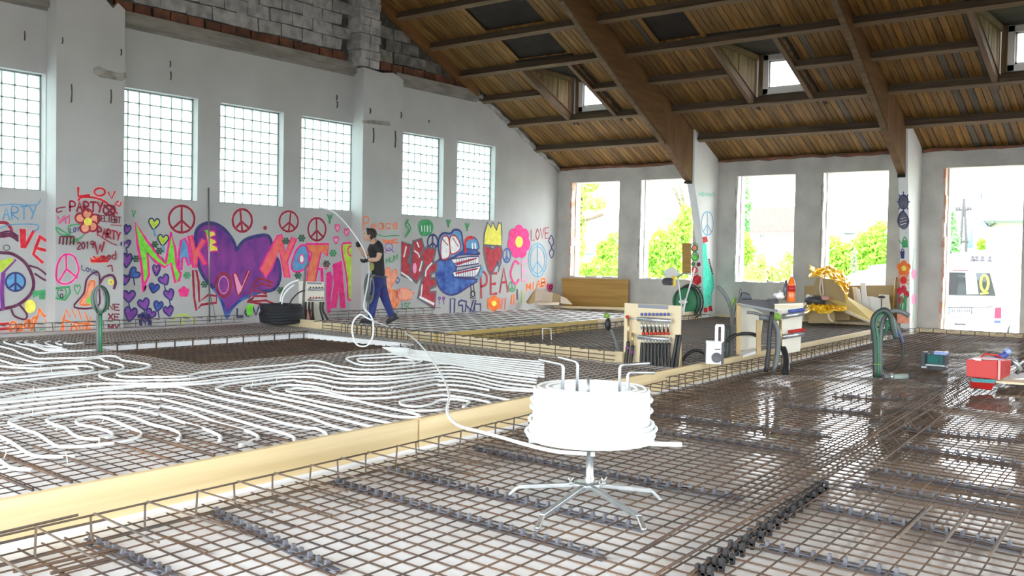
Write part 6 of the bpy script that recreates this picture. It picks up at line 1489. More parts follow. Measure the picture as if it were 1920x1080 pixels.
# ---- green machine on the wet mesh
gb_ = gz(1752, 693, .0); D6 = depth(gb_); m6 = D6 / FPX
t = thing('rotating_laser', 'dark green rotating laser box with white top on the wet mesh', 'laser level', gb_)
def g6(cx, cy, w_, h_, dd=0, dpt=.14): return MB().box(at_depth(cx, cy, D6 + dd), (w_ * m6, dpt, h_ * m6))
obj('body', g6(1752, 676, 32, 24), 'teal', t, bevel=.01); obj('window', g6(1750, 674, 19, 13, -.08, .02), mat('green_glass', (.03, .18, .17), rough=.1), t); obj('base', g6(1752, 689, 44, 6, 0, .2), 'plastic_dark', t, bevel=.004); obj('base_rail', g6(1752, 685, 36, 2.5, -.1, .02), 'silver', t)
for x in (1733, 1772): obj('side_guard', g6(x, 672, 7, 26, 0, .16), 'plastic_dark', t, bevel=.008)
for x in (1733, 1772): obj('foot_clip', g6(x, 688, 9, 3, -.1, .04), 'silver', t)
obj('top_cover', g6(1763, 662, 24, 6, 0, .16), 'blue_light', t, bevel=.01); obj('knob', g6(1748, 661, 7, 5, 0, .05), 'plastic_dark', t)
# ---- red toolbox and cutting board
rb2 = gz(1815, 722, .03); D7 = depth(rb2); m7 = D7 / FPX
t = thing('toolbox', 'red metal toolbox standing at the right edge of the picture', 'toolbox', rb2)
mb = MB(); mb.hull(T([(1811, 674, D7), (1878, 676, D7 - .02), (1877, 713, D7 - .02), (1812, 706, D7)]), T([(1830, 668, D7 + .35), (1897, 673, D7 + .35), (1894, 703, D7 + .35), (1830, 700, D7 + .35)])); obj('case', mb, 'red_plastic', t, bevel=.008)
mb = MB(); slab4(mb, [(1819, 711, D7 - .05), (1868, 714, D7 - .05), (1860, 728, D7 - .18), (1819, 724, D7 - .18)], .02); obj('open_flap', mb, 'red_plastic', t); mb = MB(); slab4(mb, [(1820, 710, D7 - .06), (1868, 712, D7 - .06), (1864, 718, D7 - .10), (1822, 715, D7 - .10)], .01); obj('tray_edge', mb, mat('teal_tray', (.08, .35, .38), rough=.4), t)
mb = MB(); slab4(mb, [(1872, 676, D7 - .03), (1876, 676, D7 - .03), (1875, 712, D7 - .03), (1871, 712, D7 - .03)], .01); obj('latch_strip', mb, mat('pale_red', (.72, .30, .28), rough=.4), t); obj('sticker', MB().box(T([(1832, 674)], D7 - .01)[0], (14 * m7, .01, 4 * m7)), 'paper', t)
obj('handle', MB().tube(T([(1840, 669), (1846, 664), (1870, 666), (1876, 671)], D7 + .18), .012, 6), 'red_plastic', t)
D8 = DP(1900, 716, .05)
mb = MB(); slab4(mb, [(1872, 706, D8 + .5), (1960, 700, D8 + .6), (1965, 726, D8 - .25), (1866, 718, D8 - .1)], .025); o = obj('cutting_board', mb, 'panel_wood', bevel=.002); tag(o, 'pale wooden board lying right of the red toolbox', 'board')
t = thing('power_tool', 'blue and silver power tool behind the red toolbox', 'tool', T([(1905, 695)], D8 + .3)[0])
obj('motor', MB().tube(T([(1868, 672), (1888, 664)], D8 + .35), .035, 9), 'blue_plastic', t); obj('motor_cap', MB().tube(T([(1884, 661), (1893, 657)], D8 + .35), .036, 9), 'blue_light', t); obj('arm', MB().tube(T([(1894, 673), (1908, 684), (1914, 694)], D8 + .3), .028, 8), 'silver', t); obj('knob', MB().ball(T([(1908, 698)], D8 + .2)[0], .025, 7), 'plastic_dark', t); obj('guard', MB().tube(T([(1908, 688), (1916, 678), (1924, 676)], D8 + .3), .02, 7), 'silver', t); obj('grip', MB().tube(T([(1893, 674), (1899, 684)], D8 + .28), .022, 7), 'plastic_dark', t)
mb = MB(); slab4(mb, [(1893, 702, D8 + .3), (1930, 698, D8 + .3), (1932, 708, D8 + .1), (1896, 711, D8 + .1)], .015); o = obj('paper_sheet', mb, 'paper'); tag(o, 'white paper sheet on the pale wooden board', 'paper')

# ---- left wall group : black coil, small manifold, conduits
Dl = DP(527, 606, .12)
t = thing('pipe_coil', 'stack of black insulated pipe coils against the graffiti wall', 'pipe coil', gz(527, 607, .1))
c0 = T([(527, 605)], Dl)[0]
for k in range(7):
    rr = (43 - abs(k - 2.5) * .8) * Dl / FPX; mb = MB(); dz = k * .042
    mb.tube([c0 + Vector((rr * .86 * cos(a) + RND.uniform(-.01, .01), rr * .86 * sin(a) + RND.uniform(-.01, .01), .03 + dz + .012 * sin(a * 2 + k))) for a in [2 * pi * j / 26 for j in range(26)]], .036, 7, closed=True); obj('turn', mb, 'black_soft', t)
    if k % 2 == 0:
        mb = MB(); mb.tube([c0 + Vector((rr * .55 * cos(a), rr * .55 * sin(a), .04 + dz)) for a in [2 * pi * j / 20 for j in range(20)]], .04, 6, closed=True); obj('turn', mb, 'black_soft', t)
obj('white_tail', tube(T([(525, 575), (527, 555), (534, 540), (546, 530), (560, 525)], Dl - .2), .012, 6), 'pipe', t); obj('white_tail', tube(T([(528, 573), (531, 556), (540, 543), (552, 534)], Dl - .2), .012, 6), 'pipe', t); obj('sleeve', tube(T([(524, 577), (526, 566)], Dl - .2), .018, 6), 'black', t); obj('black_tail', tube(T([(541, 575), (548, 561), (560, 549), (572, 544)], Dl - .25), .014, 6), 'black', t)
Ds = DP(592, 602, .12)
t = thing('manifold_stand', 'small manifold board standing against the graffiti wall', 'manifold', gz(590, 604, .1))
mb = MB(); slab4(mb, [(560, 527, Ds + .1), (607, 529, Ds), (608, 600, Ds), (560, 600, Ds + .1)], .02); obj('back_panel', mb, 'panel_pale', t); mb = MB(); slab4(mb, [(576, 529, Ds - .02), (603, 530, Ds - .03), (603, 533, Ds - .03), (576, 532, Ds - .02)], .01); obj('label_strip', mb, 'label_grey', t)
for y, c_ in ((543, 'silver'), (562, 'silver')):
    b_ = obj('manifold_bar', MB().tube(T([(578, y), (608, y - 1)], Ds - .08), .022, 8), c_, t)
    for k in range(5): obj('cap', MB().lathe([(.012, 0), (.012, .04)], T([(582 + 5.5 * k, y - 1)], Ds - .08)[0], 6), 'plastic_dark' if y < 550 else 'red_plastic', b_)
for k, (x0, x1) in enumerate(((573, 573), (580, 584), (586, 588), (601, 606), (606, 615))): obj('tail', tube(T([(x0, 566), (x0, 582), (x1, 600)], Ds - .1), .020, 6), 'black', t)
for x in (576, 583): obj('tail', tube(T([(x, 580), (x - 1, 590), (x - 2, 599)], Ds - .12), .008, 5), 'red_plastic', t)
o = obj('steel_post', MB().tube(T([(568, 604), (570, 540), (573, 502), (580, 492)], Ds - .3), .022, 7), 'conduit_grey'); tag(o, 'dark grey post in front of the small manifold', 'post')
Dv = DP(187, 662, .06)
t = thing('conduit_bundle', 'green post with looped grey and green conduits near the painted pillar', 'conduit', gz(187, 664, .06))
obj('post', MB().tube(T([(184, 664), (184, 590)], Dv), .022, 8), 'conduit_grey', t); obj('post', MB().tube(T([(189, 662), (189, 585)], Dv), .018, 8), 'conduit_green', t)
for k in range(7):
    cx, cy, rx, ry = 189 + RND.uniform(-3, 3), 562 + RND.uniform(-4, 4), 9 + k * 1.2, 24 + RND.uniform(-3, 7); ph = RND.uniform(-.35, .35)
    obj('loop', MB().tube(T([(cx + rx * cos(a) + ry * ph * sin(a) * .4, cy + ry * sin(a), Dv + k * .02 - .08) for a in [2 * pi * j / 22 for j in range(22)]]), .012, 6, closed=True), ('conduit_grey', 'conduit_dark', 'conduit_green')[k % 3], t)
o = obj('rod', MB().tube([gx(391, 352, .06), gx(393, 604, .10)], .014, 6), 'steel_dark'); tag(o, 'thin grey rod leaning upright against the heart painting', 'rod')
# ================================================================ THE MAN (profile to the left, walking, guiding the pipe)
def skin(name, joints, bones, m, parent, sub=1, root=0):
    me = bpy.data.meshes.new(name); me.from_pydata([j[0] for j in joints], bones, []); o = bpy.data.objects.new(name, me); link(o, parent); me.materials.append(M[m] if isinstance(m, str) else m)
    o.modifiers.new('skin', 'SKIN').use_smooth_shade = True
    if not me.skin_vertices: me.skin_vertices.new(name='')
    for v, j in zip(me.skin_vertices[0].data, joints): v.radius = j[1] if isinstance(j[1], tuple) else (j[1], j[1])
    me.skin_vertices[0].data[root].use_root = True
    s_ = o.modifiers.new('sub', 'SUBSURF'); s_.levels = sub; s_.render_levels = sub
    return o
mm_ = DM / FPX
hd = Vector((FW.x, FW.y, 0)).normalized()
def J(x, y, d=0.0): return at_depth(x, y, DM + d)
MA = thing('person', 'man in black t-shirt and blue work trousers walking left and guiding the white pipe', 'person', MAN)
M['tshirt'] = mat('black_tshirt', (.02, .02, .022), rough=.85); M['trousers'] = mat('blue_trousers', (.035, .05, .22), (.025, .035, .15), scale=5, rough=.85); M['hair'] = mat('dark_hair', (.03, .02, .015), rough=.7); M['shoe'] = mat('dark_shoe', (.03, .03, .035), rough=.7); M['glove'] = mat('dark_glove', (.03, .03, .032), rough=.8); M['trouser_dark'] = mat('dark_knee_panel', (.02, .02, .03), rough=.9); M['tool_yellow'] = mat('yellow_pouch', (.35, .33, .10), rough=.7); M['red_patch'] = mat('red_patch', (.5, .05, .09), rough=.8)
jt = [(J(711, 522), .095), (J(708, 499), .098), (J(706, 475), .125), (J(705, 461), .105), (J(700, 449), .052), (J(696, 441), .055),       # 0 pelvis..5 neck top
      (J(713, 468, -.19), .058), (J(709, 487, -.22), .048), (J(689, 487, -.20), .036), (J(684, 489, -.18), .030),        # near arm, elbow bent, hand to pipe
      (J(697, 466, .17), .055), (J(684, 482, .16), .046), (J(673, 460, .05), .034), (J(671, 456, .02), .030),             # far arm raised
      (J(706, 530, -.09), .098), (J(702, 557, -.09), .070), (J(697, 590, -.09), .048), (J(696, 603, -.09), .045),          # near leg
      (J(714, 530, .09), .098), (J(722, 560, .09), .070), (J(734, 590, .09), .048), (J(737, 600, .09), .045)]             # rear leg
bn = [(0, 1), (1, 2), (2, 3), (3, 4), (4, 5), (3, 6), (6, 7), (7, 8), (8, 9), (3, 10), (10, 11), (11, 12), (12, 13), (0, 14), (14, 15), (15, 16), (16, 17), (0, 18), (18, 19), (19, 20), (20, 21)]
body = skin('body', jt, bn, 'skin', MA)
# head: skull, jaw, nose, ears, eyes, mouth in one mesh on the neck
hc = J(693, 441); hr = .098
hx = -RT.copy(); hx.z = 0; hx.normalize(); tilt = Matrix.Rotation(radians(22), 3, hd)      # face towards the pipe, bowed
def HP_(fx_, s, u): return hc + tilt @ (hx * fx_ + hd * s + Vector((0, 0, u)))
mb = MB(); Rh = Matrix((hx, hd, Vector((0, 0, 1)))).transposed(); Rh = tilt @ Rh
mb.ball(hc, hr, 12, (.98, .78, 1.12), Rh); mb.ball(HP_(.035, 0, -.062), .062, 9, (.95, .85, .95), Rh); mb.ball(HP_(.098, 0, -.012), .017, 6, (1.1, .8, 1.5), Rh)
for s in (-1, 1): mb.ball(HP_(-.012, s * .078, -.008), .024, 6, (.8, .35, 1.3), Rh)
obj('head', mb, 'skin', MA)
mb = MB()
for s in (-1, 1): mb.ball(HP_(.085, s * .032, .012), .009, 5)
obj('eyes', mb, 'plastic_dark', MA); obj('mouth', MB().tube([HP_(.088, -.02, -.062), HP_(.094, 0, -.062), HP_(.088, .02, -.062)], .006, 5), mat('lips', (.40, .18, .15), rough=.6), MA)
mb = MB(); mb.ball(HP_(-.018, 0, .028), hr * 1.06, 12, (1.0, .84, 1.05), Rh); mb.ball(HP_(.055, 0, .085), .045, 8, (1.1, 1.3, .6), Rh); mb.ball(HP_(-.07, 0, -.02), .06, 8, (.7, 1.1, 1.2), Rh); obj('hair', mb, 'hair', MA)
# clothing
tj = [(J(711, 528), .150), (J(708, 500), .134), (J(706, 476), .146), (J(706, 462), .122), (J(702, 453), .072), (J(713, 467, -.18), .078), (J(711, 478, -.21), .074), (J(698, 466, .16), .075), (J(691, 475, .165), .070)]
skin('tshirt', tj, [(0, 1), (1, 2), (2, 3), (3, 4), (3, 5), (5, 6), (3, 7), (7, 8)], 'tshirt', MA)
pj = [(J(710, 508), .120), (J(711, 524), .130), (J(706, 532, -.09), .112), (J(702, 557, -.09), .086), (J(697, 588, -.09), .066), (J(695, 600, -.09), .066), (J(714, 532, .09), .112), (J(722, 560, .09), .086), (J(733, 588, .09), .066), (J(736, 597, .09), .066)]
skin('trousers', pj, [(0, 1), (1, 2), (2, 3), (3, 4), (4, 5), (1, 6), (6, 7), (7, 8), (8, 9)], 'trousers', MA)
for (x, y, d, rot) in ((690, 605, -.09, 0), (738, 601, .09, .5)):
    c = J(x, y, d); mb = MB(); Rz = Matrix((hx, hd, Vector((0, 0, 1)))).transposed()
    if rot: Rz = Matrix.Rotation(-rot, 3, hd) @ Rz
    mb.ball(c + Rz @ Vector((.02, 0, .035)), .06, 9, (2.0, .8, .75), Rz); mb.ball(c + Rz @ Vector((-.05, 0, .07)), .055, 8, (.9, .85, 1.1), Rz); mb.box(c + Rz @ Vector((.02, 0, .0)), (.25, .09, .025), Rz); obj('shoe', mb, 'shoe', MA)
def hand(wrist, tip_dir, curl_to, mname):
    d = tip_dir.normalized(); s = (curl_to - wrist); s = (s - d * s.dot(d)).normalized(); n = d.cross(s)
    mb = MB(); Rm = Matrix((d, n, s)).transposed(); pc = wrist + d * .05
    mb.ball(pc, .045, 8, (1.1, .95, .55), Rm)
    for k, (o_, L) in enumerate(((-.033, .068), (-.011, .078), (.011, .073), (.033, .058))):
        b0 = wrist + d * .085 + n * o_; b1 = b0 + d * L * .45 + s * L * .18; b2 = b1 + d * L * .1 + s * L * .45; b3 = b2 - d * L * .3 + s * L * .2
        mb.tube([b0, b1, b2, b3], [.0115, .011, .010, .008], 6)
    t0 = wrist + d * .03 + n * -.038; mb.tube([t0, t0 + d * .03 - n * .02 + s * .02, t0 + d * .055 - n * .008 + s * .045], [.014, .012, .010], 6)
    return obj('glove', mb, mname, MA)
hand(J(673, 460, .04), J(668, 450, -.1) - J(673, 460, .04), J(676, 456, -.27), 'glove'); hand(J(688, 487, -.2), J(680, 491, -.26) - J(688, 487, -.2), J(686, 478, -.28), 'glove')
obj('cuff', MB().tube([J(674, 462, .05), J(672, 457, .03)], .042, 9), 'glove', MA); obj('cuff', MB().tube([J(691, 487, -.2), J(686, 488, -.19)], .042, 9), 'glove', MA)
# tool belt, hanging cable, pouch
obj('belt', MB().tube([J(711, 519) + (hx * cos(a) * .135 + hd * sin(a) * .145) for a in [2 * pi * j / 16 for j in range(16)]], .018, 6, closed=True), 'plastic_dark', MA)
for k in range(5):
    rx, ry, dx = 6 + k * 1.3, 20 + k * 2.5, -4 - k
    obj('hanging_cable', MB().tube([J(700 + dx + rx * cos(a) * .8, 537 + ry * sin(a) * .95 + k, -.22 - .02 * k) for a in [2 * pi * j / 20 for j in range(20)]], .012, 6, closed=True), 'conduit_grey', MA)
obj('hanging_cable', tube([J(693, 520, -.22), J(691, 550, -.24), J(690, 580, -.22)], .02, 6), 'conduit_grey', MA)
obj('pouch', MB().ball(J(697, 500, -.13), .07, 8, (.8, .6, 1.1)), 'tool_yellow', MA); obj('knee_panel', MB().ball(J(695, 560, -.12), .06, 8, (.7, .6, 1.8)), 'trouser_dark', MA); obj('red_patch', MB().ball(J(711, 548, .0), .05, 8, (.5, .6, 1.6)), 'red_patch', MA)
# ================================================================ OUTSIDE
GR = struct('ground', 'pale yard and grass outside the openings')
M['grass'] = mat('bright_grass', (.30, .42, .12), (.40, .48, .20), scale=2, rough=1)
mb = MB().mm((-80, .36, -1.2), (120, 12, -.64)); obj('yard_surface', mb, 'gravel', GR)
mb = MB().mm((-120, 12, -1.2), (160, 200, -.66)); obj('grass_surface', mb, 'grass', GR)
M['leafA'] = mat('lime_foliage', (.42, .68, .10), (.30, .55, .08), scale=1.5, rough=.7); M['leafB'] = mat('yellow_green_foliage', (.56, .70, .22), (.42, .62, .16), scale=1.5, rough=.7); M['leafC'] = mat('cool_green_foliage', (.32, .60, .26), (.24, .50, .22), scale=1.5, rough=.7); M['bark'] = mat('bark', (.14, .11, .08), rough=.95)
for k_ in ('leafA', 'leafB', 'leafC'):
    m = M[k_]; bs = m.node_tree.nodes['Principled BSDF']; n = m.node_tree; tr = n.nodes.new('ShaderNodeBsdfTranslucent'); mx = n.nodes.new('ShaderNodeMixShader'); mx.inputs[0].default_value = .35
    src = bs.inputs['Base Color'].links[0].from_socket; n.links.new(src, tr.inputs[0]); n.links.new(bs.outputs[0], mx.inputs[1]); n.links.new(tr.outputs[0], mx.inputs[2]); n.links.new(mx.outputs[0], n.nodes['Material Output'].inputs['Surface'])
def leaves(mb, c, r, n, size, rnd, sc=(1, 1, 1)):
    for _ in range(n):
        while True:
            v = Vector((rnd.uniform(-1, 1), rnd.uniform(-1, 1), rnd.uniform(-1, 1)))
            if .25 < v.length < 1: break
        p = Vector(c) + Vector((v.x * r * sc[0], v.y * r * sc[1], v.z * r * sc[2]))
        a = Vector((rnd.uniform(-1, 1), rnd.uniform(-1, 1), rnd.uniform(-1, 1))).normalized(); b = a.cross(Vector((rnd.uniform(-1, 1), rnd.uniform(-1, 1), rnd.uniform(-1, 1)))).normalized()
        s = size * rnd.uniform(.6, 1.3); mb.add([p - a * s, p + b * s * .5, p + a * s, p - b * s * .5], [(0, 1, 2, 3)])
def bush(name, label, px, py, Y, blobs, m, leaf=.12, dens=260, trunk=None, cat='bush', seed=1):
    rnd = random.Random(seed); base = gy(px, py, Y); base.z = max(base.z, -.66)
    t = thing(name, label, cat, base); k = mpp(base); mb = MB()
    for (x, y, rx, ry) in blobs:
        c = gy(x, y, Y); r_ = rx * k; leaves(mb, c, r_, int(dens * max(.5, rx * ry / 900)), leaf, rnd, (1, .7, ry / rx))
    obj('foliage', mb, m, t, kind='stuff')
    mb = MB()
    for q in (trunk or [[(px, py), (px, py - 20)]]): mb.tube([gy(x, y, Y) for x, y in q], .06, 6)
    mb.tube([Vector((base.x, Y, -.68)), gy((trunk or [[(px, py)]])[0][0][0], (trunk or [[(px, py)]])[0][0][1], Y)], .09, 6)
    obj('stem', mb, 'bark', t); return t
Y1 = 9.0
bush('tree', 'pale green tree with a bare branch seen through the first opening', 1095, 520, 9, [(1092, 370, 18, 26), (1105, 345, 22, 14), (1118, 380, 22, 16), (1088, 420, 14, 22), (1090, 460, 12, 26)], 'leafB', .13, 330, [[(1078, 530), (1086, 440), (1090, 360)], [(1088, 415), (1110, 409), (1132, 401)]], 'tree', 3)
bush('hedge', 'lime green hedge low behind the first opening', 1120, 522, 7, [(1095, 510, 22, 22), (1125, 505, 26, 28), (1155, 500, 24, 34), (1150, 460, 18, 26), (1130, 470, 14, 20), (1100, 540, 30, 22)], 'leafA', .10, 420, None, 'hedge', 4)
bush('bush', 'dense lime green bush filling the second opening', 1245, 525, 8, [(1215, 490, 20, 40), (1240, 470, 26, 44), (1270, 460, 26, 50), (1285, 420, 20, 40), (1225, 525, 34, 24), (1262, 515, 30, 28)], 'leafA', .11, 420, None, 'bush', 5)
bush('tree', 'hanging birch twigs at the top of the second opening', 1270, 400, 10.5, [(1235, 350, 18, 14), (1270, 360, 20, 26), (1285, 380, 14, 26)], 'leafC', .08, 120, [[(1290, 480), (1288, 400), (1275, 345)], [(1284, 400), (1262, 350)]], 'tree', 6)
bush('tree', 'slender light green conifer at the left of the third opening', 1395, 525, 12, [(1395, 345, 10, 22), (1398, 380, 12, 26), (1396, 420, 12, 30), (1392, 460, 16, 34), (1395, 505, 20, 30)], 'leafC', .12, 420, [[(1394, 530), (1396, 340)]], 'tree', 7)
bush('hedge', 'square cut bright hedge at the left of the third opening', 1400, 528, 10, [(1392, 455, 16, 26), (1400, 475, 18, 28), (1398, 505, 20, 26)], 'leafA', .10, 460, None, 'hedge', 8)
bush('bush', 'flowering pale bush under the white house', 1440, 528, 8, [(1410, 515, 22, 20), (1435, 515, 22, 22), (1462, 512, 22, 24), (1480, 495, 16, 26), (1428, 490, 9, 16)], 'leafB', .09, 420, None, 'bush', 9)
bush('hedge', 'broad lime hedge in the fourth opening', 1590, 520, 17.5, [(1560, 475, 22, 34), (1590, 480, 26, 30), (1620, 470, 26, 36), (1650, 455, 24, 44), (1560, 505, 24, 30), (1605, 505, 30, 26), (1655, 490, 20, 30)], 'leafA', .13, 430, None, 'hedge', 10)
bush('tree', 'small dark leaved sapling in front of the lime hedge', 1602, 520, 15.2, [(1602, 480, 5, 14), (1601, 500, 7, 16), (1604, 515, 8, 12)], 'leafC', .07, 160, [[(1602, 525), (1602, 470)]], 'tree', 11)
bush('tree', 'pointed pale conifer at the left of the doorway', 1785, 505, 22, [(1784, 420, 8, 24), (1785, 450, 13, 26), (1788, 480, 18, 28)], 'leafC', .16, 420, [[(1785, 506), (1784, 400)]], 'tree', 12)
bush('bush', 'small square green shrub behind the van', 1843, 468, 30, [(1843, 460, 9, 9)], 'leafA', .2, 420, None, 'bush', 13)
# blue bin and houses
def fbox(x0, y0, x1, y1, Y, dpt): a, b = gy(x0, y0, Y), gy(x1, y1, Y); return MB().mm((a.x, Y, b.z), (b.x, Y + dpt, a.z))
M['house_white'] = mat('white_render', (.62, .62, .62), rough=.9); M['roof_pink'] = mat('pale_pink_tiles', (.17, .12, .125), rough=.9, c2=(.13, .10, .10), scale=8); M['roof_blue'] = mat('blue_grey_roof', (.115, .14, .15), rough=.5); M['blue_trim'] = mat('blue_trim', (.12, .18, .45), rough=.6); M['glass_dark'] = mat('dark_window', (.10, .12, .14), rough=.1); M['gutter'] = mat('cyan_gutter', (.14, .22, .24), rough=.5)
t = thing('rain_barrel', 'light blue rain barrel in the garden behind the first opening', 'barrel', gy(1100, 520, 9.5)); c = gy(1099, 512, 9.5)
k = mpp(c); obj('body', MB().lathe([(11 * k, 0), (13 * k, 20 * k), (13 * k, 34 * k), (11.5 * k, 36 * k)], c, 16), mat('light_blue_plastic', (.30, .50, .62), rough=.5), t); obj('lid', MB().lathe([(14 * k, 35 * k), (14 * k, 38 * k), (8 * k, 40 * k)], c, 16), 'blue_trim', t); obj('stand', MB().lathe([(12 * k, -.67 - c.z), (12 * k, 0)], c, 12), 'house_white', t)
def house(label, Y, wall, roofpoly, wins, dpt=8, rm='roof_pink', trim=None):
    base = gy(wall[0], wall[3], Y); t = thing('house', label, 'house', (base.x, Y, -.6))
    a, b = gy(wall[0], wall[1], Y), gy(wall[2], wall[3], Y); obj('wall', MB().mm((a.x, Y, -.66), (b.x, Y + dpt, a.z)), 'house_white', t)
    P_ = [gy(x, y, Y - .4) for x, y in roofpoly]; obj('roof', MB().hull(P_, [p + Vector((0, dpt * .6, .3)) for p in P_]), rm, t)
    for (x0, y0, x1, y1) in wins:
        f = obj('window', fbox(x0, y0, x1, y1, Y - .05, .1), 'house_white', t); obj('pane', fbox(x0 + .8, y0 + .8, x1 - .8, y1 - .8, Y - .08, .05), 'glass_dark', f)
    if trim: 
        q = [gy(x, y, Y - .5) for x, y in trim]; obj('gutter', MB().tube(q, mpp(q[0]) * 1.4, 6), 'gutter', t)
    return t
house('white house with a low roof far behind the first two openings', 30, (1060, 412, 1245, 470), [(1055, 404), (1250, 408), (1248, 414), (1055, 411)], [(1112, 425, 1120, 436), (1215, 425, 1224, 436)], 10, 'roof_blue')
house('white house with a broad pinkish roof behind the third opening', 28, (1405, 436, 1530, 530), [(1398, 390), (1530, 386), (1530, 436), (1398, 437)], [(1424, 440, 1427, 446), (1429, 440, 1432, 446)], 10, 'roof_pink', [(1398, 438), (1530, 436)])
t = house('white gabled house beyond the lime hedge', 45, (1560, 432, 1620, 470), [(1556, 431), (1590, 427), (1625, 424), (1625, 432), (1590, 433)], [(1582, 436, 1606, 441)], 8, 'roof_pink')
obj('gable_beam', MB().tube([gy(1567, 432, 44), gy(1595, 456, 44), gy(1622, 428, 44)], .25, 5), 'house_white', t)
t = thing('church_spire', 'dark blue pointed spire beyond the lime hedge', 'spire', gy(1553, 445, 60)); c = gy(1552, 442, 60); k = mpp(c); obj('spire', MB().lathe([(7 * k, 0), (4.4 * k, 18 * k), (.1, 52 * k)], c, 8), mat('slate_spire', (.10, .17, .24), rough=.7), t); obj('tower', MB().mm((c.x - 6 * k, c.y - 6 * k, -.66), (c.x + 6 * k, c.y + 6 * k, c.z)), 'house_white', t)
# barn with solar-like roof on the right
Y2 = 26
t = thing('house', 'white barn with a large pale blue panelled roof above the van', 'house', gy(1860, 470, Y2))
a, b = gy(1850, 414, Y2), gy(1985, 470, Y2); obj('wall', MB().mm((a.x, Y2, -.66), (b.x, Y2 + 8, a.z)), 'house_white', t)
R0 = [gy(1842, 413, Y2 - .6), gy(1990, 413, Y2 - .6), gy(1990, 357, Y2 + 3), gy(1840, 359, Y2 + 3)]
for i in range(6):
    for j in range(2):
        f0, f1, g0, g1 = i / 6, (i + .97) / 6, j / 2, (j + .97) / 2
        def bl(u_, v_): return R0[0].lerp(R0[1], u_).lerp(R0[3].lerp(R0[2], u_), v_)
        q = [bl(f0, g0), bl(f1, g0), bl(f1, g1), bl(f0, g1)]; obj('roof_panel', MB().hull(q, [p + Vector((0, .05, -.12)) for p in q]), 'roof_blue', t)
q = [gy(1834, 425, Y2 - .6), gy(1851, 424, Y2 - .6), gy(1842, 413, Y2 - .6), gy(1838, 360, Y2 + 3)]; obj('gable_trim', MB().hull(q, [p + Vector((.0, .5, 0)) for p in q]), 'blue_trim', t)
obj('downpipe', MB().tube([gy(1868, 413, Y2 - .3), gy(1866, 420, Y2 - .3), gy(1858, 424, Y2 - .1)], .06, 6), 'conduit_grey', t)
obj('blue_post', MB().tube([gy(1819, 465, Y2), gy(1819, 425, Y2)], .12, 6), 'blue_trim', t)
# power pole
M['pole_wood'] = mat('grey_pole_wood', (.06, .06, .065), rough=.9)
Y3 = 24; t = thing('power_pole', 'wooden A-frame power pole with insulators behind the van', 'pole', gy(1808, 470, Y3))
for (a_, b_) in (((1800, 470), (1807, 372)), ((1812, 452), (1808, 372)), ((1797, 453), (1816, 453))): obj('pole_leg', MB().tube([gy(*a_, Y3), gy(*b_, Y3)] if a_[1] != 470 and a_[0] != 1812 else [Vector((gy(*a_, Y3).x, Y3, -.68)), gy(*a_, Y3), gy(*b_, Y3)], .055, 6), 'pole_wood', t)
obj('crossarm', MB().tube([gy(1792, 394, Y3), gy(1822, 393, Y3)], .05, 6), 'pole_wood', t)
for x in (1794, 1799, 1815, 1820): obj('insulator', MB().ball(gy(x, 390, Y3), .075, 6, (.7, .7, 1.2)), 'plastic_dark', t)
# gravel heap
M['heap'] = mat('gravel_heap', (.17, .16, .15), (.09, .085, .08), scale=9, rough=1, bump=.5)
def heap(cx, cy, rx, ry, h0, label):
    n1, n2 = 30, 14; vs = []; mb = MB()
    for j in range(n2 + 1):
        for i in range(n1 + 1):
            u_, v_ = i / n1 * 2 - 1, j / n2 * 2 - 1; h = max(0, 1 - (u_ * u_ * .9 + v_ * v_)) ** .8
            vs.append((cx + u_ * rx, cy + v_ * ry, -.68 + h * h0 * (1 + RND.uniform(-.05, .05))))
    mb.add(vs, [(j * (n1 + 1) + i, j * (n1 + 1) + i + 1, (j + 1) * (n1 + 1) + i + 1, (j + 1) * (n1 + 1) + i) for j in range(n2) for i in range(n1)], True); tag(obj('gravel_heap', mb, 'heap'), label, 'heap')
c = gy(1690, 500, 12.3); heap(c.x, 12.3, 3.2, 2.2, c.z + .76, 'pale gravel heap seen low in the fourth opening')
c = gy(1875, 470, 17); heap(c.x, 17.0, 6.0, 2.4, c.z + .68, 'large pale gravel heap behind the white van')
# distant hills
M['hill'] = mat('hill_haze_tint', (.125, .17, .18), (.11, .15, .16), scale=.05, rough=1)  # distance haze put into the colour as a blue-grey tint
mb = MB(); vs = []
for i in range(41):
    x = -700 + i * 35; h = 22 + 10 * sin(i * .7) + 7 * sin(i * 1.9 + 1); vs += [(x, 420, -2), (x, 470, h)]
mb.add(vs, [(2 * i, 2 * i + 2, 2 * i + 3, 2 * i + 1) for i in range(40)]); mb.add([(-700, 520, -2), (700, 520, -2), (700, 470, -2), (-700, 470, -2)], [(0, 1, 2, 3)]); o = obj('hill_range', mb, 'hill', kind='structure')
# ---- the van
VY = 4.6; vc = gy(1801, 560, VY); GZ = -.64
V = thing('van', 'white delivery van parked tail towards the open doorway', 'van', (vc.x, VY, GZ))
M['van'] = mat('van_white', (.80, .81, .82), rough=.25); M['tail_red'] = mat('tail_light_red', (.70, .03, .08), rough=.2); M['rubber'] = mat('tyre', (.02, .02, .02), rough=.9)
kv = mpp(Vector((vc.x, VY, .5))); hw = .95
def vz(py): return gy(1801, py, VY).z
zt, zw0, zw1, zbm = vz(497), vz(510), vz(554), vz(622)
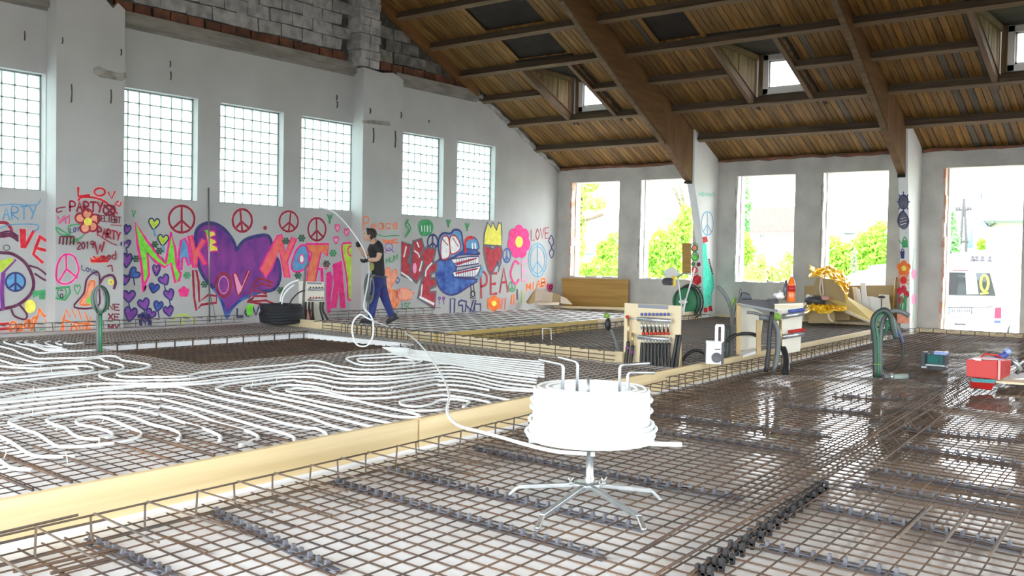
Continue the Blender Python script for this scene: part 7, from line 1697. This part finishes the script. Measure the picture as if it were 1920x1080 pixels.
# cross-section rings along the length, tumblehome sides
def ring(y, s, top, dz=0):
    pts = [(-.92, GZ + .35), (-.98, GZ + .8), (-.96, zw1 + .02), (-.84, top - .16), (-.74, top - .04), (-.5, top), (.5, top), (.74, top - .04), (.84, top - .16), (.96, zw1 + .02), (.98, GZ + .8), (.92, GZ + .35)]
    return [Vector((vc.x + x * s, y, z)) for x, z in pts]
mb = MB(); prev = None
secs = [(VY, .985, zt - .03), (VY + .12, 1.0, zt), (VY + 2.6, 1.0, zt), (VY + 3.3, .98, zt - .05), (VY + 4.1, .95, zw1 + .1), (VY + 4.75, .90, zw1 - .05)]
rs = [ring(*q) for q in secs]; n = 12
mb.add([p for R_ in rs for p in R_], [(i * n + j, i * n + (j + 1) % n, (i + 1) * n + (j + 1) % n, (i + 1) * n + j) for i in range(len(rs) - 1) for j in range(n)] + [tuple(range(n))[::-1], tuple((len(rs) - 1) * n + j for j in range(n))], False)
obj('body', mb, 'van', V, bevel=.03)
def vq(pts, y, t, m_, name, par=V): P_ = [gy(a, b, y) for a, b in pts]; return obj(name, MB().hull(P_, [p + Vector((0, t, 0)) for p in P_]), m_, par)
x0v = 1801 - (1866 - 1801)
wn = vq([(x0v + 4, 510), (1856, 512), (1867, 555), (x0v - 6, 553)], VY - .015, .03, mat('van_glass', (.035, .045, .05), rough=.05), 'rear_window')
vq([(1774, 514), (1794, 514), (1797, 522), (1794, 551), (1774, 551)], VY - .02, .01, mat('seat_back', (.02, .022, .025), rough=.6), 'seat_shape', wn); vq([(1810, 512), (1830, 512), (1835, 552), (1812, 552)], VY - .02, .01, mat('glass_reflection', (.22, .28, .28), rough=.2), 'reflection_patch', wn)  # lighter slab paints a reflection onto the rear window
mb = MB(); mb.tube([gy(1846 + 7 * cos(a), 531 + 15 * sin(a), VY - .03) for a in [2 * pi * j / 18 for j in range(18)]], .03, 6, closed=True); mb.tube([gy(1838, 551, VY - .03), gy(1853, 549, VY - .03)], .025, 6); obj('yellow_strap', mb, mat('yellow_strap', (.62, .70, .06), rough=.5), wn)
for sx_ in (1, -1):
    X = lambda x: x if sx_ > 0 else 2 * 1801 - x
    f = vq([(X(1866), 577), (X(1877), 576), (X(1877), 597), (X(1864), 597)], VY - .03, .2, 'tail_red', 'tail_light'); vq([(X(1864), 601), (X(1876), 601), (X(1875), 618), (X(1863), 619)], VY - .03, .2, mat('tail_light_smoke', (.06, .09, .22), rough=.2), 'lamp_lower', f)
vq([(1786, 506), (1815, 506), (1815, 508), (1786, 508)], VY - .03, .04, mat('brake_bar', (.35, .04, .05), rough=.3), 'brake_light')
pl = vq([(1777, 577), (1822, 577), (1822, 588), (1777, 588)], VY - .03, .03, mat('plate_white', (.78, .79, .80), rough=.4), 'number_plate')
mb = MB(); 
for x in (1777, 1822): mb.tube([gy(x, 577, VY - .035), gy(x, 588, VY - .035)], .012, 4)
mb.tube([gy(1777, 577, VY - .035), gy(1822, 577, VY - .035)], .010, 4); mb.tube([gy(1777, 588, VY - .035), gy(1822, 588, VY - .035)], .008, 4); obj('plate_frame', mb, 'plastic_dark', pl)
obj('plate_stripe', fbox(1778.5, 578, 1781, 587, VY - .042, .01), 'blue_trim', pl)
mb = MB()
for k_, x in enumerate((1785, 1789, 1795, 1799, 1803, 1809, 1813, 1817)): mb.tube([gy(x, 579.5, VY - .04), gy(x, 585.5, VY - .04)], .010, 4)
obj('plate_marks', mb, mat('faded_lettering', (.05, .05, .07), rough=.6), pl)
em = gy(1801, 566, VY - .03); e_r = 4.6 * kv
mb = MB(); mb.tube([em + Vector((e_r * cos(a), 0, e_r * sin(a))) for a in [2 * pi * j / 20 for j in range(20)]], .010, 6, closed=True)
for pts in ([(-.45, .75), (0, .05), (.45, .75)], [(-.85, .35), (-.35, -.8), (0, 0), (.35, -.8), (.85, .35)]): mb.tube([em + Vector((x * e_r, 0, z * e_r)) for x, z in pts], .009, 5)
obj('emblem', mb, 'steel_dark', V)
obj('handle_shadow_line', MB().tube([gy(1776, 576, VY - .02), gy(1850, 576, VY - .02), gy(1862, 574, VY - .02)], .012, 5), mat('shadow_line', (.08, .09, .10), rough=.5), V); obj('tow_cover', fbox(1789, 606, 1810, 610, VY - .12, .06), 'plastic_dark', V)  # dark tube paints the shadow line along the tailgate handle
obj('bumper', MB().mm((vc.x - .97, VY - .07, GZ + .32), (vc.x + .97, VY + .25, GZ + .62)), 'van', V, bevel=.04); obj('bumper_groove', MB().tube([gy(1770, 594, VY - .02), gy(1862, 596, VY - .02)], .008, 5), mat('groove', (.09, .10, .11), rough=.6), V)
for sx_ in (-1, 1):
    for yy in (VY + .95, VY + 3.9): w_ = obj('wheel', MB().lathe([(.20, -.11), (.33, -.10), (.35, -.05), (.35, .05), (.33, .10), (.20, .11)], (vc.x + sx_ * .84, yy, GZ + .35), 20, 'x'), 'rubber', V); obj('rim', MB().lathe([(.05, -.115), (.2, -.112), (.2, .112), (.05, .115)], (vc.x + sx_ * .84, yy, GZ + .35), 14, 'x'), 'silver', w_)
rk = MB()
for yy in (VY + .5, VY + 1.7, VY + 2.8): rk.tube([(vc.x - .82, yy, zt), (vc.x - .78, yy, zt + .10), (vc.x + .78, yy, zt + .10), (vc.x + .82, yy, zt)], .018, 6)
obj('roof_rack', rk, 'silver', V)
for x in (1823, 1831, 1842, 1856): p = gy(x, 492, VY + .5); obj('rack_clamp', MB().lathe([(.06, -.03), (.05, .03), (.03, .05), (.045, .09), (.03, .12)], (p.x, VY + .5, zt + .12), 8), 'plastic_dark', V)
